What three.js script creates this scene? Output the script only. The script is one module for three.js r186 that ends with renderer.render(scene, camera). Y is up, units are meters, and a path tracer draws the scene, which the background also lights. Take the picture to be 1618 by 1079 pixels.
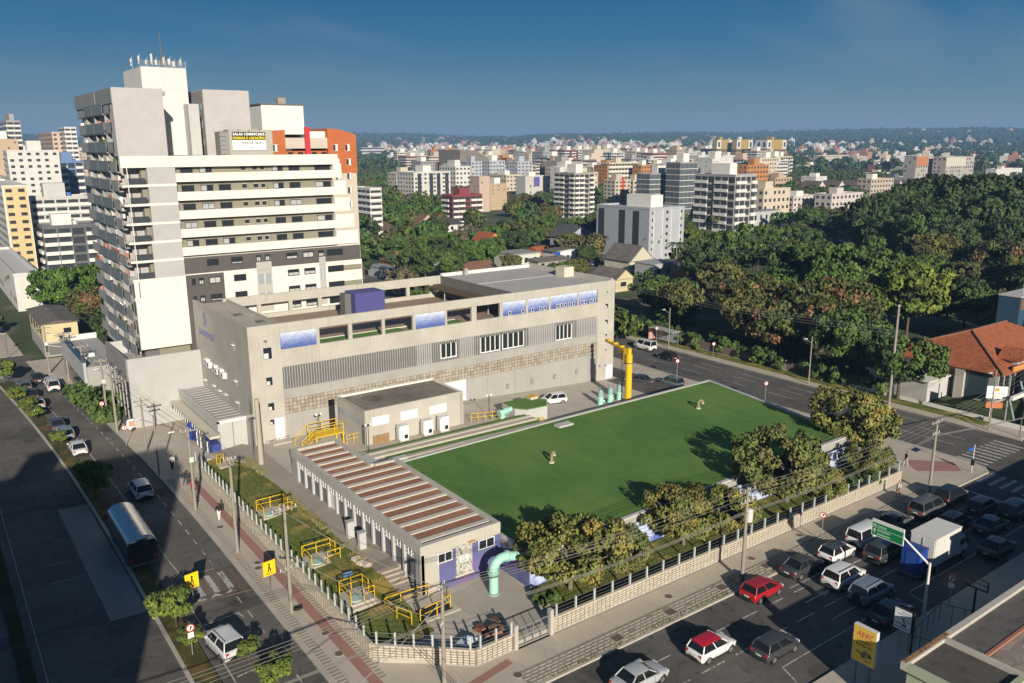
import * as THREE from 'three';
import { mergeGeometries } from 'three/addons/utils/BufferGeometryUtils.js';
import { MarchingCubes } from 'three/addons/objects/MarchingCubes.js';

// ---------- camera, sky, sun, exposure ----------
const scene = new THREE.Scene();
const camera = new THREE.PerspectiveCamera(44.8, 1618 / 1079, 0.5, 20000);
{
  const d = Math.PI / 180, p = 13.33 * d, y = 54.1 * d, ro = -0.257 * d;
  const fh = new THREE.Vector3(Math.cos(y), 0, -Math.sin(y)), r = new THREE.Vector3(Math.sin(y), 0, Math.cos(y));
  const f = fh.clone().multiplyScalar(Math.cos(p)).add(new THREE.Vector3(0, -Math.sin(p), 0));
  const u = fh.clone().multiplyScalar(Math.sin(p)).add(new THREE.Vector3(0, Math.cos(p), 0));
  camera.up.copy(u.multiplyScalar(Math.cos(ro)).sub(r.multiplyScalar(Math.sin(ro))));
  camera.position.set(0, 36, 0);
  camera.lookAt(f.add(camera.position));
}
const SUN_AZ = new THREE.Vector3(-0.305, 0.345, 0.888).normalize();
const renderer = new THREE.WebGLRenderer({ antialias: true });
renderer.toneMapping = THREE.LinearToneMapping;
renderer.toneMappingExposure = 1.5;
renderer.shadowMap.enabled = true;
const sun = new THREE.DirectionalLight(new THREE.Color().setRGB(1, 0.91, 0.77), 4.4);
sun.position.copy(SUN_AZ).multiplyScalar(400).add(new THREE.Vector3(60, 0, -80));
sun.target.position.set(60, 0, -80);
sun.castShadow = true; sun.shadow.mapSize.set(4096, 4096);
Object.assign(sun.shadow.camera, { left: -260, right: 260, top: 200, bottom: -200, near: 10, far: 1200 });
scene.add(sun, sun.target);

// ---------- random and noise ----------
function rng(seed) { let s = seed >>> 0; return () => { s = (s + 0x6D2B79F5) >>> 0; let t = s; t = Math.imul(t ^ (t >>> 15), t | 1); t ^= t + Math.imul(t ^ (t >>> 7), t | 61); return ((t ^ (t >>> 14)) >>> 0) / 4294967296; }; }
function hash2(x, y, s) { let h = Math.imul(x | 0, 374761393) + Math.imul(y | 0, 668265263) + Math.imul(s | 0, 974634541); h = Math.imul(h ^ (h >>> 13), 1274126177); return ((h ^ (h >>> 16)) >>> 0) / 4294967296; }
function vnoise(x, y, s, per) {
  const xi = Math.floor(x), yi = Math.floor(y), fx = x - xi, fy = y - yi, w = (a) => per ? ((a % per) + per) % per : a;
  const sx = fx * fx * (3 - 2 * fx), sy = fy * fy * (3 - 2 * fy);
  const a = hash2(w(xi), w(yi), s), b = hash2(w(xi + 1), w(yi), s), c = hash2(w(xi), w(yi + 1), s), e = hash2(w(xi + 1), w(yi + 1), s);
  return a + (b - a) * sx + (c - a) * sy + (a - b - c + e) * sx * sy;
}
function fbm(x, y, s, o, per) { let v = 0, a = 0.5, t = 0; for (let i = 0; i < o; i++) { v += a * vnoise(x, y, s + i, per); t += a; x *= 2; y *= 2; if (per) per *= 2; a *= 0.5; } return v / t; }
const lerp = (a, b, t) => a + (b - a) * t, clamp = (v, a = 0, b = 1) => Math.max(a, Math.min(b, v)), sstep = (a, b, x) => { const t = clamp((x - a) / (b - a)); return t * t * (3 - 2 * t); };

// ---------- sky: clear evening air with thin high streaks ----------
{
  const W = 1024, H = 512, D = new Float32Array(W * H * 4);
  const stops = [[0, .18, .205, .2], [.025, .135, .185, .2], [.06, .068, .15, .205], [.11, .022, .108, .2], [.157, .008, .08, .178], [.25, .004, .05, .125], [.6, .003, .03, .085], [1, .003, .027, .08]];
  for (let j = 0; j < H; j++) for (let i = 0; i < W; i++) {
    const el = (j + 0.5) / H * Math.PI - Math.PI / 2, az = (i / W) * Math.PI * 2, e = Math.max(0, Math.sin(el));
    let k = 0; while (k < stops.length - 2 && e > stops[k + 1][0]) k++;
    const t = clamp((e - stops[k][0]) / (stops[k + 1][0] - stops[k][0])), c = [1, 2, 3].map((q) => lerp(stops[k][q], stops[k + 1][q], t));
    if (el < 0) { c[0] = .13; c[1] = .13; c[2] = .12; }
    const hx = Math.cos(az), hz = Math.sin(az), s = Math.max(e, 0.03), px = hx * Math.cos(el) / (s + .12), pz = hz * Math.cos(el) / (s + .12);
    const a = fbm(px * .55 + pz * 1.6 + 7, pz * .5 - px * .25, 3, 5), b = fbm(px * 2.2 + pz * 6 + 31, pz * 1.4 - px * .7, 9, 4);
    const st = sstep(.46, .78, a * .7 + b * .34) * sstep(0.02, .1, e) * .3;
    const o = (j * W + i) * 4;
    for (let q = 0; q < 3; q++) D[o + q] = lerp(c[q], [.16, .21, .26][q], st);
    D[o + 3] = 1;
  }
  const t = new THREE.DataTexture(D, W, H, THREE.RGBAFormat, THREE.FloatType);
  t.mapping = THREE.EquirectangularReflectionMapping; t.magFilter = t.minFilter = THREE.LinearFilter; t.wrapS = THREE.RepeatWrapping; t.needsUpdate = true;
  scene.background = t; scene.environment = t;
}
scene.fog = new THREE.FogExp2(0x86aede, 0.00019);

// ---------- geometry collector (uv in metres) ----------
class G {
  constructor() { this.p = []; this.n = []; this.u = []; this.i = []; this.c = null; }
  v(x, y, z, nx, ny, nz, u, w) { this.p.push(x, y, z); this.n.push(nx, ny, nz); this.u.push(u, w); return this.p.length / 3 - 1; }
  quad(a, b, c, d) { // counter-clockwise seen from outside
    const e = [b[0] - a[0], b[1] - a[1], b[2] - a[2]], f = [d[0] - a[0], d[1] - a[1], d[2] - a[2]];
    let n = [e[1] * f[2] - e[2] * f[1], e[2] * f[0] - e[0] * f[2], e[0] * f[1] - e[1] * f[0]]; let l = Math.hypot(...n);
    if (l < 1e-12) { const g = [c[0] - a[0], c[1] - a[1], c[2] - a[2]]; n = [e[1] * g[2] - e[2] * g[1], e[2] * g[0] - e[0] * g[2], e[0] * g[1] - e[1] * g[0]]; l = Math.hypot(...n) || 1; }
    n = n.map((q) => q / l);
    const le = Math.hypot(...e) || 1, lf = Math.hypot(...f), ax = Math.abs(n[1]) > .9;
    const uv = (q) => { if (ax) return [q[0], -q[2]]; if (Math.abs(n[1]) < .1) return [Math.abs(n[0]) > Math.abs(n[2]) ? q[2] * Math.sign(n[0]) * -1 : q[0] * (Math.sign(n[2]) || 1), q[1]]; const d0 = [q[0] - a[0], q[1] - a[1], q[2] - a[2]]; const uu = (d0[0] * e[0] + d0[1] * e[1] + d0[2] * e[2]) / le; return [uu + a[0] + a[2], (d0[0] * f[0] + d0[1] * f[1] + d0[2] * f[2]) / (lf || 1) + a[1]]; };
    const k = [a, b, c, d].map((q) => { const t = uv(q); return this.v(q[0], q[1], q[2], n[0], n[1], n[2], t[0], t[1]); });
    this.i.push(k[0], k[1], k[2], k[0], k[2], k[3]); return this;
  }
  tri(a, b, c) { const e = [b[0] - a[0], b[1] - a[1], b[2] - a[2]], f = [c[0] - a[0], c[1] - a[1], c[2] - a[2]]; let n = [e[1] * f[2] - e[2] * f[1], e[2] * f[0] - e[0] * f[2], e[0] * f[1] - e[1] * f[0]]; const l = Math.hypot(...n) || 1; n = n.map((q) => q / l); const uv = (q) => Math.abs(n[1]) > .5 ? [q[0], -q[2]] : Math.abs(n[0]) > Math.abs(n[2]) ? [q[2], q[1]] : [q[0], q[1]]; const k = [a, b, c].map((q) => this.v(...q, ...n, ...uv(q))); this.i.push(...k); return this; }
  box(x0, y0, z0, x1, y1, z1, skip = '') {
    if (x1 < x0) [x0, x1] = [x1, x0]; if (y1 < y0) [y0, y1] = [y1, y0]; if (z1 < z0) [z0, z1] = [z1, z0];
    const s = (k) => !skip.includes(k);
    if (s('f')) this.quad([x0, y0, z1], [x1, y0, z1], [x1, y1, z1], [x0, y1, z1]);
    if (s('b')) this.quad([x1, y0, z0], [x0, y0, z0], [x0, y1, z0], [x1, y1, z0]);
    if (s('l')) this.quad([x0, y0, z0], [x0, y0, z1], [x0, y1, z1], [x0, y1, z0]);
    if (s('r')) this.quad([x1, y0, z1], [x1, y0, z0], [x1, y1, z0], [x1, y1, z1]);
    if (s('t')) this.quad([x0, y1, z1], [x1, y1, z1], [x1, y1, z0], [x0, y1, z0]);
    if (s('d')) this.quad([x0, y0, z0], [x1, y0, z0], [x1, y0, z1], [x0, y0, z1]);
    return this;
  }
  obox(cx, cy, cz, w, h, d, yaw = 0) { const g = new G().box(-w / 2, -h / 2, -d / 2, w / 2, h / 2, d / 2); return this.add(g, cx, cy, cz, yaw); }
  add(g, x = 0, y = 0, z = 0, yaw = 0, s = 1) {
    const c = Math.cos(yaw), q = Math.sin(yaw), o = this.p.length / 3;
    for (let k = 0; k < g.p.length; k += 3) { const X = g.p[k] * s, Y = g.p[k + 1] * s, Z = g.p[k + 2] * s; this.p.push(X * c + Z * q + x, Y + y, -X * q + Z * c + z); const a = g.n[k], b = g.n[k + 1], e = g.n[k + 2]; this.n.push(a * c + e * q, b, -a * q + e * c); }
    this.u.push(...g.u); for (const k of g.i) this.i.push(k + o); return this;
  }
  tube(a, b, r0, r1 = r0, seg = 8, caps = true) { // tapered bar between two points
    const d = new THREE.Vector3(b[0] - a[0], b[1] - a[1], b[2] - a[2]), L = d.length(); d.normalize();
    const t = Math.abs(d.y) > .9 ? new THREE.Vector3(1, 0, 0) : new THREE.Vector3(0, 1, 0), e = new THREE.Vector3().crossVectors(t, d).normalize(), f = new THREE.Vector3().crossVectors(d, e);
    const A = [], B = [];
    for (let k = 0; k <= seg; k++) { const th = k / seg * Math.PI * 2, c = Math.cos(th), s = Math.sin(th), nx = e.x * c + f.x * s, ny = e.y * c + f.y * s, nz = e.z * c + f.z * s; A.push(this.v(a[0] + nx * r0, a[1] + ny * r0, a[2] + nz * r0, nx, ny, nz, th * r0, 0)); B.push(this.v(b[0] + nx * r1, b[1] + ny * r1, b[2] + nz * r1, nx, ny, nz, th * r0, L)); }
    for (let k = 0; k < seg; k++) this.i.push(A[k], A[k + 1], B[k + 1], A[k], B[k + 1], B[k]);
    if (caps) for (const [P, r, sg] of [[a, r0, -1], [b, r1, 1]]) { const c0 = this.v(P[0], P[1], P[2], d.x * sg, d.y * sg, d.z * sg, 0, 0), R = []; for (let k = 0; k <= seg; k++) { const th = k / seg * Math.PI * 2, c = Math.cos(th) * r, s = Math.sin(th) * r; R.push(this.v(P[0] + e.x * c + f.x * s, P[1] + e.y * c + f.y * s, P[2] + e.z * c + f.z * s, d.x * sg, d.y * sg, d.z * sg, c, s)); } for (let k = 0; k < seg; k++) sg > 0 ? this.i.push(c0, R[k], R[k + 1]) : this.i.push(c0, R[k + 1], R[k]); }
    return this;
  }
  path(pts, r, seg = 6) { for (let k = 0; k + 1 < pts.length; k++) this.tube(pts[k], pts[k + 1], r, r, seg, true); return this; }
  flat(poly, y) { // horizontal polygon [[x,z],...] facing up
    const P = poly.map(([x, z]) => new THREE.Vector2(x, -z)), rev = THREE.ShapeUtils.isClockWise(P); const Q = rev ? P.reverse() : P;
    const o = Q.map((q) => this.v(q.x, y, -q.y, 0, 1, 0, q.x, q.y)); for (const t of THREE.ShapeUtils.triangulateShape(Q, [])) this.i.push(o[t[0]], o[t[1]], o[t[2]]); return this;
  }
  prism(poly, y0, y1) {
    this.flat(poly, y1); let P = poly.slice(); if (THREE.ShapeUtils.isClockWise(P.map(([x, z]) => new THREE.Vector2(x, -z)))) P.reverse();
    for (let k = 0; k < P.length; k++) { const a = P[k], b = P[(k + 1) % P.length]; this.quad([a[0], y0, a[1]], [b[0], y0, b[1]], [b[0], y1, b[1]], [a[0], y1, a[1]]); } return this;
  }
  gable(x0, z0, x1, z1, y, rise, over = .5, alongX = true) { // pitched roof slab with thickness .15
    const t = .15; x0 -= over; x1 += over; z0 -= over; z1 += over;
    if (alongX) { const zm = (z0 + z1) / 2; for (const dy of [0]) { this.quad([x0, y, z1], [x1, y, z1], [x1, y + rise, zm], [x0, y + rise, zm]); this.quad([x1, y, z0], [x0, y, z0], [x0, y + rise, zm], [x1, y + rise, zm]); this.quad([x0, y - t, z1], [x1, y - t, z1], [x1, y, z1], [x0, y, z1]); this.quad([x1, y - t, z0], [x0, y - t, z0], [x0, y, z0], [x1, y, z0]); this.tri([x0, y, z0], [x0, y, z1], [x0, y + rise, zm]); this.tri([x1, y, z1], [x1, y, z0], [x1, y + rise, zm]); } }
    else { const xm = (x0 + x1) / 2; this.quad([x0, y, z0], [x0, y, z1], [xm, y + rise, z1], [xm, y + rise, z0]); this.quad([x1, y, z1], [x1, y, z0], [xm, y + rise, z0], [xm, y + rise, z1]); this.quad([x0, y - t, z0], [x0, y - t, z1], [x0, y, z1], [x0, y, z0]); this.quad([x1, y - t, z1], [x1, y - t, z0], [x1, y, z0], [x1, y, z1]); this.tri([x0, y, z1], [x1, y, z1], [xm, y + rise, z1]); this.tri([x1, y, z0], [x0, y, z0], [xm, y + rise, z0]); }
    return this;
  }
  hip(x0, z0, x1, z1, y, rise, over = .6) {
    x0 -= over; x1 += over; z0 -= over; z1 += over; const w = x1 - x0, d = z1 - z0, m = Math.min(w, d) / 2;
    const A = w >= d ? [x0 + m, y + rise, (z0 + z1) / 2] : [(x0 + x1) / 2, y + rise, z0 + m], B = w >= d ? [x1 - m, y + rise, (z0 + z1) / 2] : [(x0 + x1) / 2, y + rise, z1 - m];
    const a = [x0, y, z0], b = [x1, y, z0], c = [x1, y, z1], e = [x0, y, z1];
    if (w >= d) { this.quad(e, c, B, A); this.quad(b, a, A, B); this.tri(a, e, A); this.tri(c, b, B); } else { this.quad(a, e, B, A); this.quad(c, b, A, B); this.tri(e, c, B); this.tri(b, a, A); }
    this.box(x0, y - .15, z0, x1, y, z1, 't'); return this;
  }
  color(f) { this.c = f; return this; }
  geo() {
    const g = new THREE.BufferGeometry(); g.setAttribute('position', new THREE.Float32BufferAttribute(this.p, 3)); g.setAttribute('normal', new THREE.Float32BufferAttribute(this.n, 3)); g.setAttribute('uv', new THREE.Float32BufferAttribute(this.u, 2));
    if (this.col) g.setAttribute('color', new THREE.Float32BufferAttribute(this.col, 3));
    g.setIndex(this.i); return g;
  }
}
// ---------- object helpers ----------
const used = {};
function numbered(n) { if (!(n in used)) { used[n] = 0; return n; } used[n]++; return n + '_' + String(used[n]).padStart(3, '0'); }
function sh(o) { o.castShadow = o.receiveShadow = true; return o; }
function thing(name, label, category, pos = [0, 0, 0], group, turn = 0) { const o = new THREE.Group(); o.name = numbered(name); o.position.set(...pos); o.rotation.y = turn; o.userData = { label, category }; if (group) o.userData.group = group; scene.add(o); return o; }
function part(name, g, m, parent, kind, local) { // world-placed geometry under an unrotated thing
  const b = g instanceof G ? g.geo() : g; const o = sh(new THREE.Mesh(b, m)); o.name = name;
  if (parent) { if (!local) { let p = parent, x = 0, y = 0, z = 0; while (p && p !== scene) { x += p.position.x; y += p.position.y; z += p.position.z; p = p.parent; } b.translate(-x, -y, -z); } parent.add(o); }
  if (kind) o.userData.kind = kind; return o;
}
const lpart = (name, g, m, parent, kind) => part(name, g, m, parent, kind, true);
function setting(name, g, m) { const o = part(numbered(name), g, m); o.userData.kind = 'structure'; scene.add(o); return o; }
function single(name, label, category, g, m, group) { const o = part(numbered(name), g, m); o.userData = { label, category }; if (group) o.userData.group = group; scene.add(o); return o; }
function dup(src, pos, turn = 0, label, group, scale = 1) { const r = src.clone(); r.name = numbered(src.name.replace(/_\d\d\d$/, '')); r.userData = { ...src.userData }; r.position.set(...pos); r.rotation.y = turn; if (Array.isArray(scale)) r.scale.set(...scale); else r.scale.setScalar(scale); if (label) r.userData.label = label; if (group) r.userData.group = group; scene.add(r); return r; }

// ---------- textures: matter only (grain, stains, wear) ----------
function tex(size, metres, f, srgb = true) {
  const d = new Uint8Array(size * size * 4); for (let j = 0; j < size; j++) for (let i = 0; i < size; i++) { const c = f(i / size, j / size), o = (j * size + i) * 4; for (let q = 0; q < 3; q++) d[o + q] = clamp(Array.isArray(c) ? c[q] : c) * 255; d[o + 3] = 255; }
  const t = new THREE.DataTexture(d, size, size); t.wrapS = t.wrapT = THREE.RepeatWrapping; t.magFilter = THREE.LinearFilter; t.minFilter = THREE.LinearMipmapLinearFilter; t.generateMipmaps = true; t.repeat.set(1 / metres, 1 / metres); if (srgb) t.colorSpace = THREE.SRGBColorSpace; t.needsUpdate = true; return t;
}
const T = {
  concrete: tex(512, 14, (u, v) => { const st = fbm(u * 96, v * 2, 5, 3, 0); return .85 + .1 * fbm(u * 8, v * 8, 1, 4, 8) - .08 * sstep(.56, .8, st) * fbm(u * 6, v * 3, 8, 2, 6) + .07 * (hash2(u * 512, v * 512, 3) - .5); }),
  asphalt: tex(1024, 26, (u, v) => { const big = fbm(u * 5, v * 5, 11, 4, 5), st = fbm(u * 30, v * 4, 12, 3, 0), g = hash2(u * 1024, v * 1024, 4); const cr = Math.abs(fbm(u * 7, v * 7, 17, 4, 7) - .5) < .006 ? -.16 : 0, pa = vnoise(u * 6, v * 9, 18, 0) > .8 ? -.1 : 0; const o = (vnoise(u * 40, v * 40, 15, 40) > .86 ? -.08 : 0) + cr + pa; return .60 + .30 * big + .10 * (fbm(u * 40, v * 40, 14, 3, 40) - .5) + .14 * (g - .5) + o; }),
  turf: tex(1024, 30, (u, v) => { const a = fbm(u * 5, v * 5, 21, 5, 5), b = fbm(u * 40, v * 12, 24, 3, 0), g = hash2(u * 1024, v * 1024, 5), l = Math.abs(((v * 8) % 1) - .5) < .012 ? -.07 : 0; return [.62 + .34 * a + .12 * (b - .5) + .16 * (g - .5) + l, .70 + .2 * a + .1 * (b - .5) + .16 * (g - .5) + l, .62 + .26 * a + .1 * (g - .5) + l]; }),
  lawn: tex(1024, 16, (u, v) => { const a = fbm(u * 7, v * 7, 31, 5, 7), b = fbm(u * 18, v * 18, 37, 4, 18), g = hash2(u * 1024, v * 1024, 6), d = sstep(.46, .66, a * .6 + b * .4); return [lerp(.42, .72, d) + .16 * (g - .5), lerp(.47, .62, d) + .16 * (g - .5), lerp(.18, .36, d) + .1 * (g - .5)]; }),
  paint: tex(256, 3, (u, v) => { const a = fbm(u * 20, v * 20, 41, 3, 20); return a > .62 ? .52 : .86 + .1 * (hash2(u * 256, v * 256, 2) - .5); }),
  sheet: tex(512, 8, (u, v) => .90 + .07 * fbm(u * 7, v * 7, 51, 4, 7) + .04 * (hash2(u * 512, v * 512, 52) - .5)),
  deck: tex(512, 5, (u, v) => .74 + .16 * fbm(u * 40, v * 4, 61, 3, 0) + .18 * (hash2(u * 512, v * 512, 62) - .5)),
  mosaic: tex(512, 2.2, (u, v) => { const q = 64, h = hash2(Math.floor(u * q), Math.floor(v * q), 71), gx = (u * q) % 1, gy = (v * q) % 1, gr = gx < .12 || gy < .12; return gr ? .62 : [.62 + .34 * h, .66 + .3 * hash2(Math.floor(u * q), Math.floor(v * q), 72), .8 + .2 * h]; }),
  mural: tex(512, 9, (u, v) => { const a = fbm(u * 5, v * 5, 81, 4, 5), b = fbm(u * 6, v * 6, 85, 4, 6), c = fbm(u * 9, v * 3, 88, 4, 9), m = sstep(.5, .68, b), y = sstep(.55, .7, c); return [lerp(lerp(.40, .50, m), .42, y) + .08 * (a - .5), lerp(lerp(.41, .40, m), .47, y) + .07 * (a - .5), lerp(.60, .60, m) + .1 * (a - .5)]; }),
  mural2: tex(512, 12, (u, v) => { const a = fbm(u * 6, v * 6, 83, 5, 6), b = fbm(u * 14, v * 14, 87, 4, 14), m = sstep(.46, .62, a * .6 + b * .4); return [lerp(.74, .36, m) + .08 * (b - .5), lerp(.77, .42, m) + .08 * (b - .5), lerp(.86, .68, m)]; }),
  roofsheet: tex(512, 6, (u, v) => { const c = Math.abs(((u * 24) % 1) - .5) * 2; return .66 + .2 * fbm(u * 12, v * 5, 91, 4, 0) + .1 * c + .1 * (hash2(u * 512, v * 512, 92) - .5) - (fbm(u * 5, v * 9, 95, 3, 0) > .62 ? .1 : 0); }),
  tiles: tex(512, 3, (u, v) => { const row = v * 10, cu = u * 14 + (Math.floor(row) % 2) * .5, h = hash2(Math.floor(cu), Math.floor(row), 101); const e = Math.abs((cu % 1) - .5) * 2; return [.74 + .24 * h - .1 * e, .72 + .22 * h - .12 * e, .7 + .2 * h - .12 * e]; }),
  terrain: tex(1024, 900, (u, v) => { const a = fbm(u * 30, v * 30, 111, 5, 30), b = fbm(u * 90, v * 90, 113, 3, 90), c = sstep(.6, .66, b); return [lerp(.30 + .14 * a, .56, c), lerp(.36 + .12 * a, .52, c), lerp(.22 + .08 * a, .46, c)]; }),
};
for (const k in T) T[k].anisotropy = 8;
function tb(t) { const c = t.clone(); c.colorSpace = THREE.NoColorSpace; c.needsUpdate = true; return c; }
const mc = {};
function mat(col, rough = .9, map, opt = {}) { const key = JSON.stringify([col, rough, map, opt]); if (mc[key]) return mc[key]; const m = new THREE.MeshStandardMaterial({ roughness: rough, metalness: 0, ...opt }); if (Array.isArray(col)) m.color.setRGB(...col); else m.color.set(col); if (map) m.map = T[map]; return mc[key] = m; }
const M = {
  asphalt: mat([.19, .176, .162], .93, 'asphalt'), oldAsphalt: mat([.22, .2, .176], .93, 'asphalt'), walk: mat([.60, .52, .42], .93, 'concrete'), walkRed: mat([.42, .22, .18], .93, 'concrete'), kerb: mat([.55, .5, .42], .9, 'concrete'), line: mat([.62, .6, .55], .8, 'paint'), lineY: mat([.55, .4, .1], .8, 'paint'),
  yard: mat([.57, .51, .43], .93, 'concrete'), wall: mat([.56, .52, .455], .9, 'concrete'), wallDull: mat([.43, .415, .385], .9, 'concrete'), white: mat([.80, .77, .71], .8, 'sheet'), cream: mat([.66, .6, .49], .85, 'sheet'), grey: mat([.44, .43, .42], .85, 'sheet'), lgrey: mat([.55, .54, .52], .85, 'sheet'), dgrey: mat([.16, .155, .15], .85, 'sheet'), dark: mat([.045, .045, .05], .8), roofGrey: mat([.36, .35, .335], .9, 'sheet'), fin: mat([.42, .405, .395], .6, 'sheet'), finBack: mat([.1, .1, .105], .7),
  glass: mat([.022, .027, .032], .08), glassBlue: mat([.05, .085, .11], .1), glassPale: mat([.30, .34, .36], .12), frame: mat([.62, .61, .58], .6), frameDark: mat([.03, .03, .032], .5), turf: mat([.15, .315, .055], .95, 'turf'), lawn: mat([.66, .64, .46], 1, 'lawn'), yellow: mat([.72, .46, .012], .5), brown: mat([.50, .235, .14], .9, 'deck'), mint: mat([.36, .66, .53], .45), mosaic: mat([.16, .21, .52], .5, 'mosaic'), mosaicPale: mat([.40, .47, .72], .5, 'mosaic'), purple: mat([.13, .12, .33], .8, 'mosaic'), mural: mat([.78, .78, .82], .8, 'mural'), pole: mat([.36, .32, .27], .9, 'concrete'), steel: mat([.42, .43, .44], .45, undefined, { metalness: .6 }), wire: mat([.09, .085, .08], .6), wireLight: mat([.34, .32, .29], .5), wireMid: mat([.2, .185, .165], .5), black: mat([.012, .012, .013], .6), rubber: mat([.02, .02, .02], .9), whitePaint: mat([.84, .83, .8], .5), red: mat([.5, .03, .025], .5), tile: mat([.52, .17, .07], .85, 'tiles'), tileBrown: mat([.30, .17, .11], .9, 'tiles'), asbestos: mat([.25, .22, .19], .95, 'roofsheet'), terrain: mat([.42, .46, .36], 1, 'terrain'), bark: mat([.15, .115, .085], 1, 'deck'), barkPale: mat([.3, .25, .2], 1, 'deck'), soil: mat([.24, .15, .1], 1, 'lawn'),
};
const ORD = ['first', 'second', 'third', 'fourth', 'fifth', 'sixth', 'seventh', 'eighth', 'ninth', 'tenth', 'eleventh', 'twelfth', 'thirteenth', 'fourteenth', 'fifteenth', 'sixteenth'];
// canvas texture for flat print
function print(w, h, draw) { const c = document.createElement('canvas'); c.width = w; c.height = h; const x = c.getContext('2d'); draw(x, w, h); const t = new THREE.CanvasTexture(c); t.colorSpace = THREE.SRGBColorSpace; t.anisotropy = 8; return new THREE.MeshStandardMaterial({ map: t, roughness: .6 }); }
function panelGeo(w, h) { return new THREE.PlaneGeometry(w, h); }
// ---------- terrain ----------
function hillH(x, z) {
  const r = Math.hypot(x, z), th = Math.atan2(-z, x); if (r < 900) return 0;
  const n = fbm(th * 9 + 40, r * .0004 + 3, 211, 4), n2 = fbm(x * .0009 + 9, z * .0009 + 4, 215, 4), far = sstep(2300, 5200, r);
  return sstep(1500, 5200, r) * (26 + 40 * n) + far * (n2 * 60 + 2) + sstep(900, 1800, r) * (n2 - .5) * 26;
}
{
  const g = new G(), R = [0, 60, 140, 260, 420, 650, 900]; for (let r = 1050; r < 12000; r *= 1.085) R.push(r); const S = 220;
  for (let a = 0; a < R.length; a++) for (let k = 0; k <= S; k++) { const th = k / S * Math.PI * 2, x = Math.cos(th) * R[a] + 60, z = -Math.sin(th) * R[a] - 60; g.v(x, hillH(x, z) - .05, z, 0, 1, 0, x, -z); }
  for (let a = 0; a + 1 < R.length; a++) for (let k = 0; k < S; k++) { const i = a * (S + 1) + k, j = i + S + 1; g.i.push(i, j, j + 1, i, j + 1, i + 1); }
  const b = g.geo(); b.computeVertexNormals(); const o = sh(new THREE.Mesh(b, M.terrain)); o.name = 'terrain'; o.userData.kind = 'structure'; scene.add(o);
}
// ---------- streets: world axes follow the street grid ----------
const bend = (z) => z < -70 ? -.0006 * (z + 70) ** 2 : 0;
function strip(x0, x1, z0, z1, y, y0 = -.3, step = 8) { // band along the bending street
  const g = new G(), P = [], Q = []; for (let z = z0; z >= z1 - .01; z -= step) { const b = bend(z); P.push([x0 + b, z]); Q.unshift([x1 + b, z]); } return g.prism(P.concat(Q), y0, y);
}
setting('street', strip(-14, 19.1, 10, -262, 0), M.oldAsphalt).name = 'bus_street';
setting('street', new G().prism([[19.1, -28.3], [19.1, -39.1], [95.9, -39.1], [95.9, -240], [108.1, -240], [108.1, -41.5], [150, -41.5], [150, -28.3]], -.3, 0), M.asphalt).name = 'main_street';
setting('street', new G().prism([[-60, -166], [11, -166], [11, -156], [-60, -156]], -.3, .004), M.oldAsphalt).name = 'cross_street';
setting('street', new G().prism([[96, -176], [60, -176], [60, -184], [260, -184], [260, -176]], -.3, .004), M.oldAsphalt).name = 'back_street';
setting('paved_lot', new G().prism([[-40, -167], [13.4, -167], [12, -230], [-40, -230]], -.3, .05), M.walk); setting('paved_lot', new G().prism([[13.8, -149], [23, -149], [23, -161], [13.2, -161]], -.3, .1), M.walk);
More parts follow.
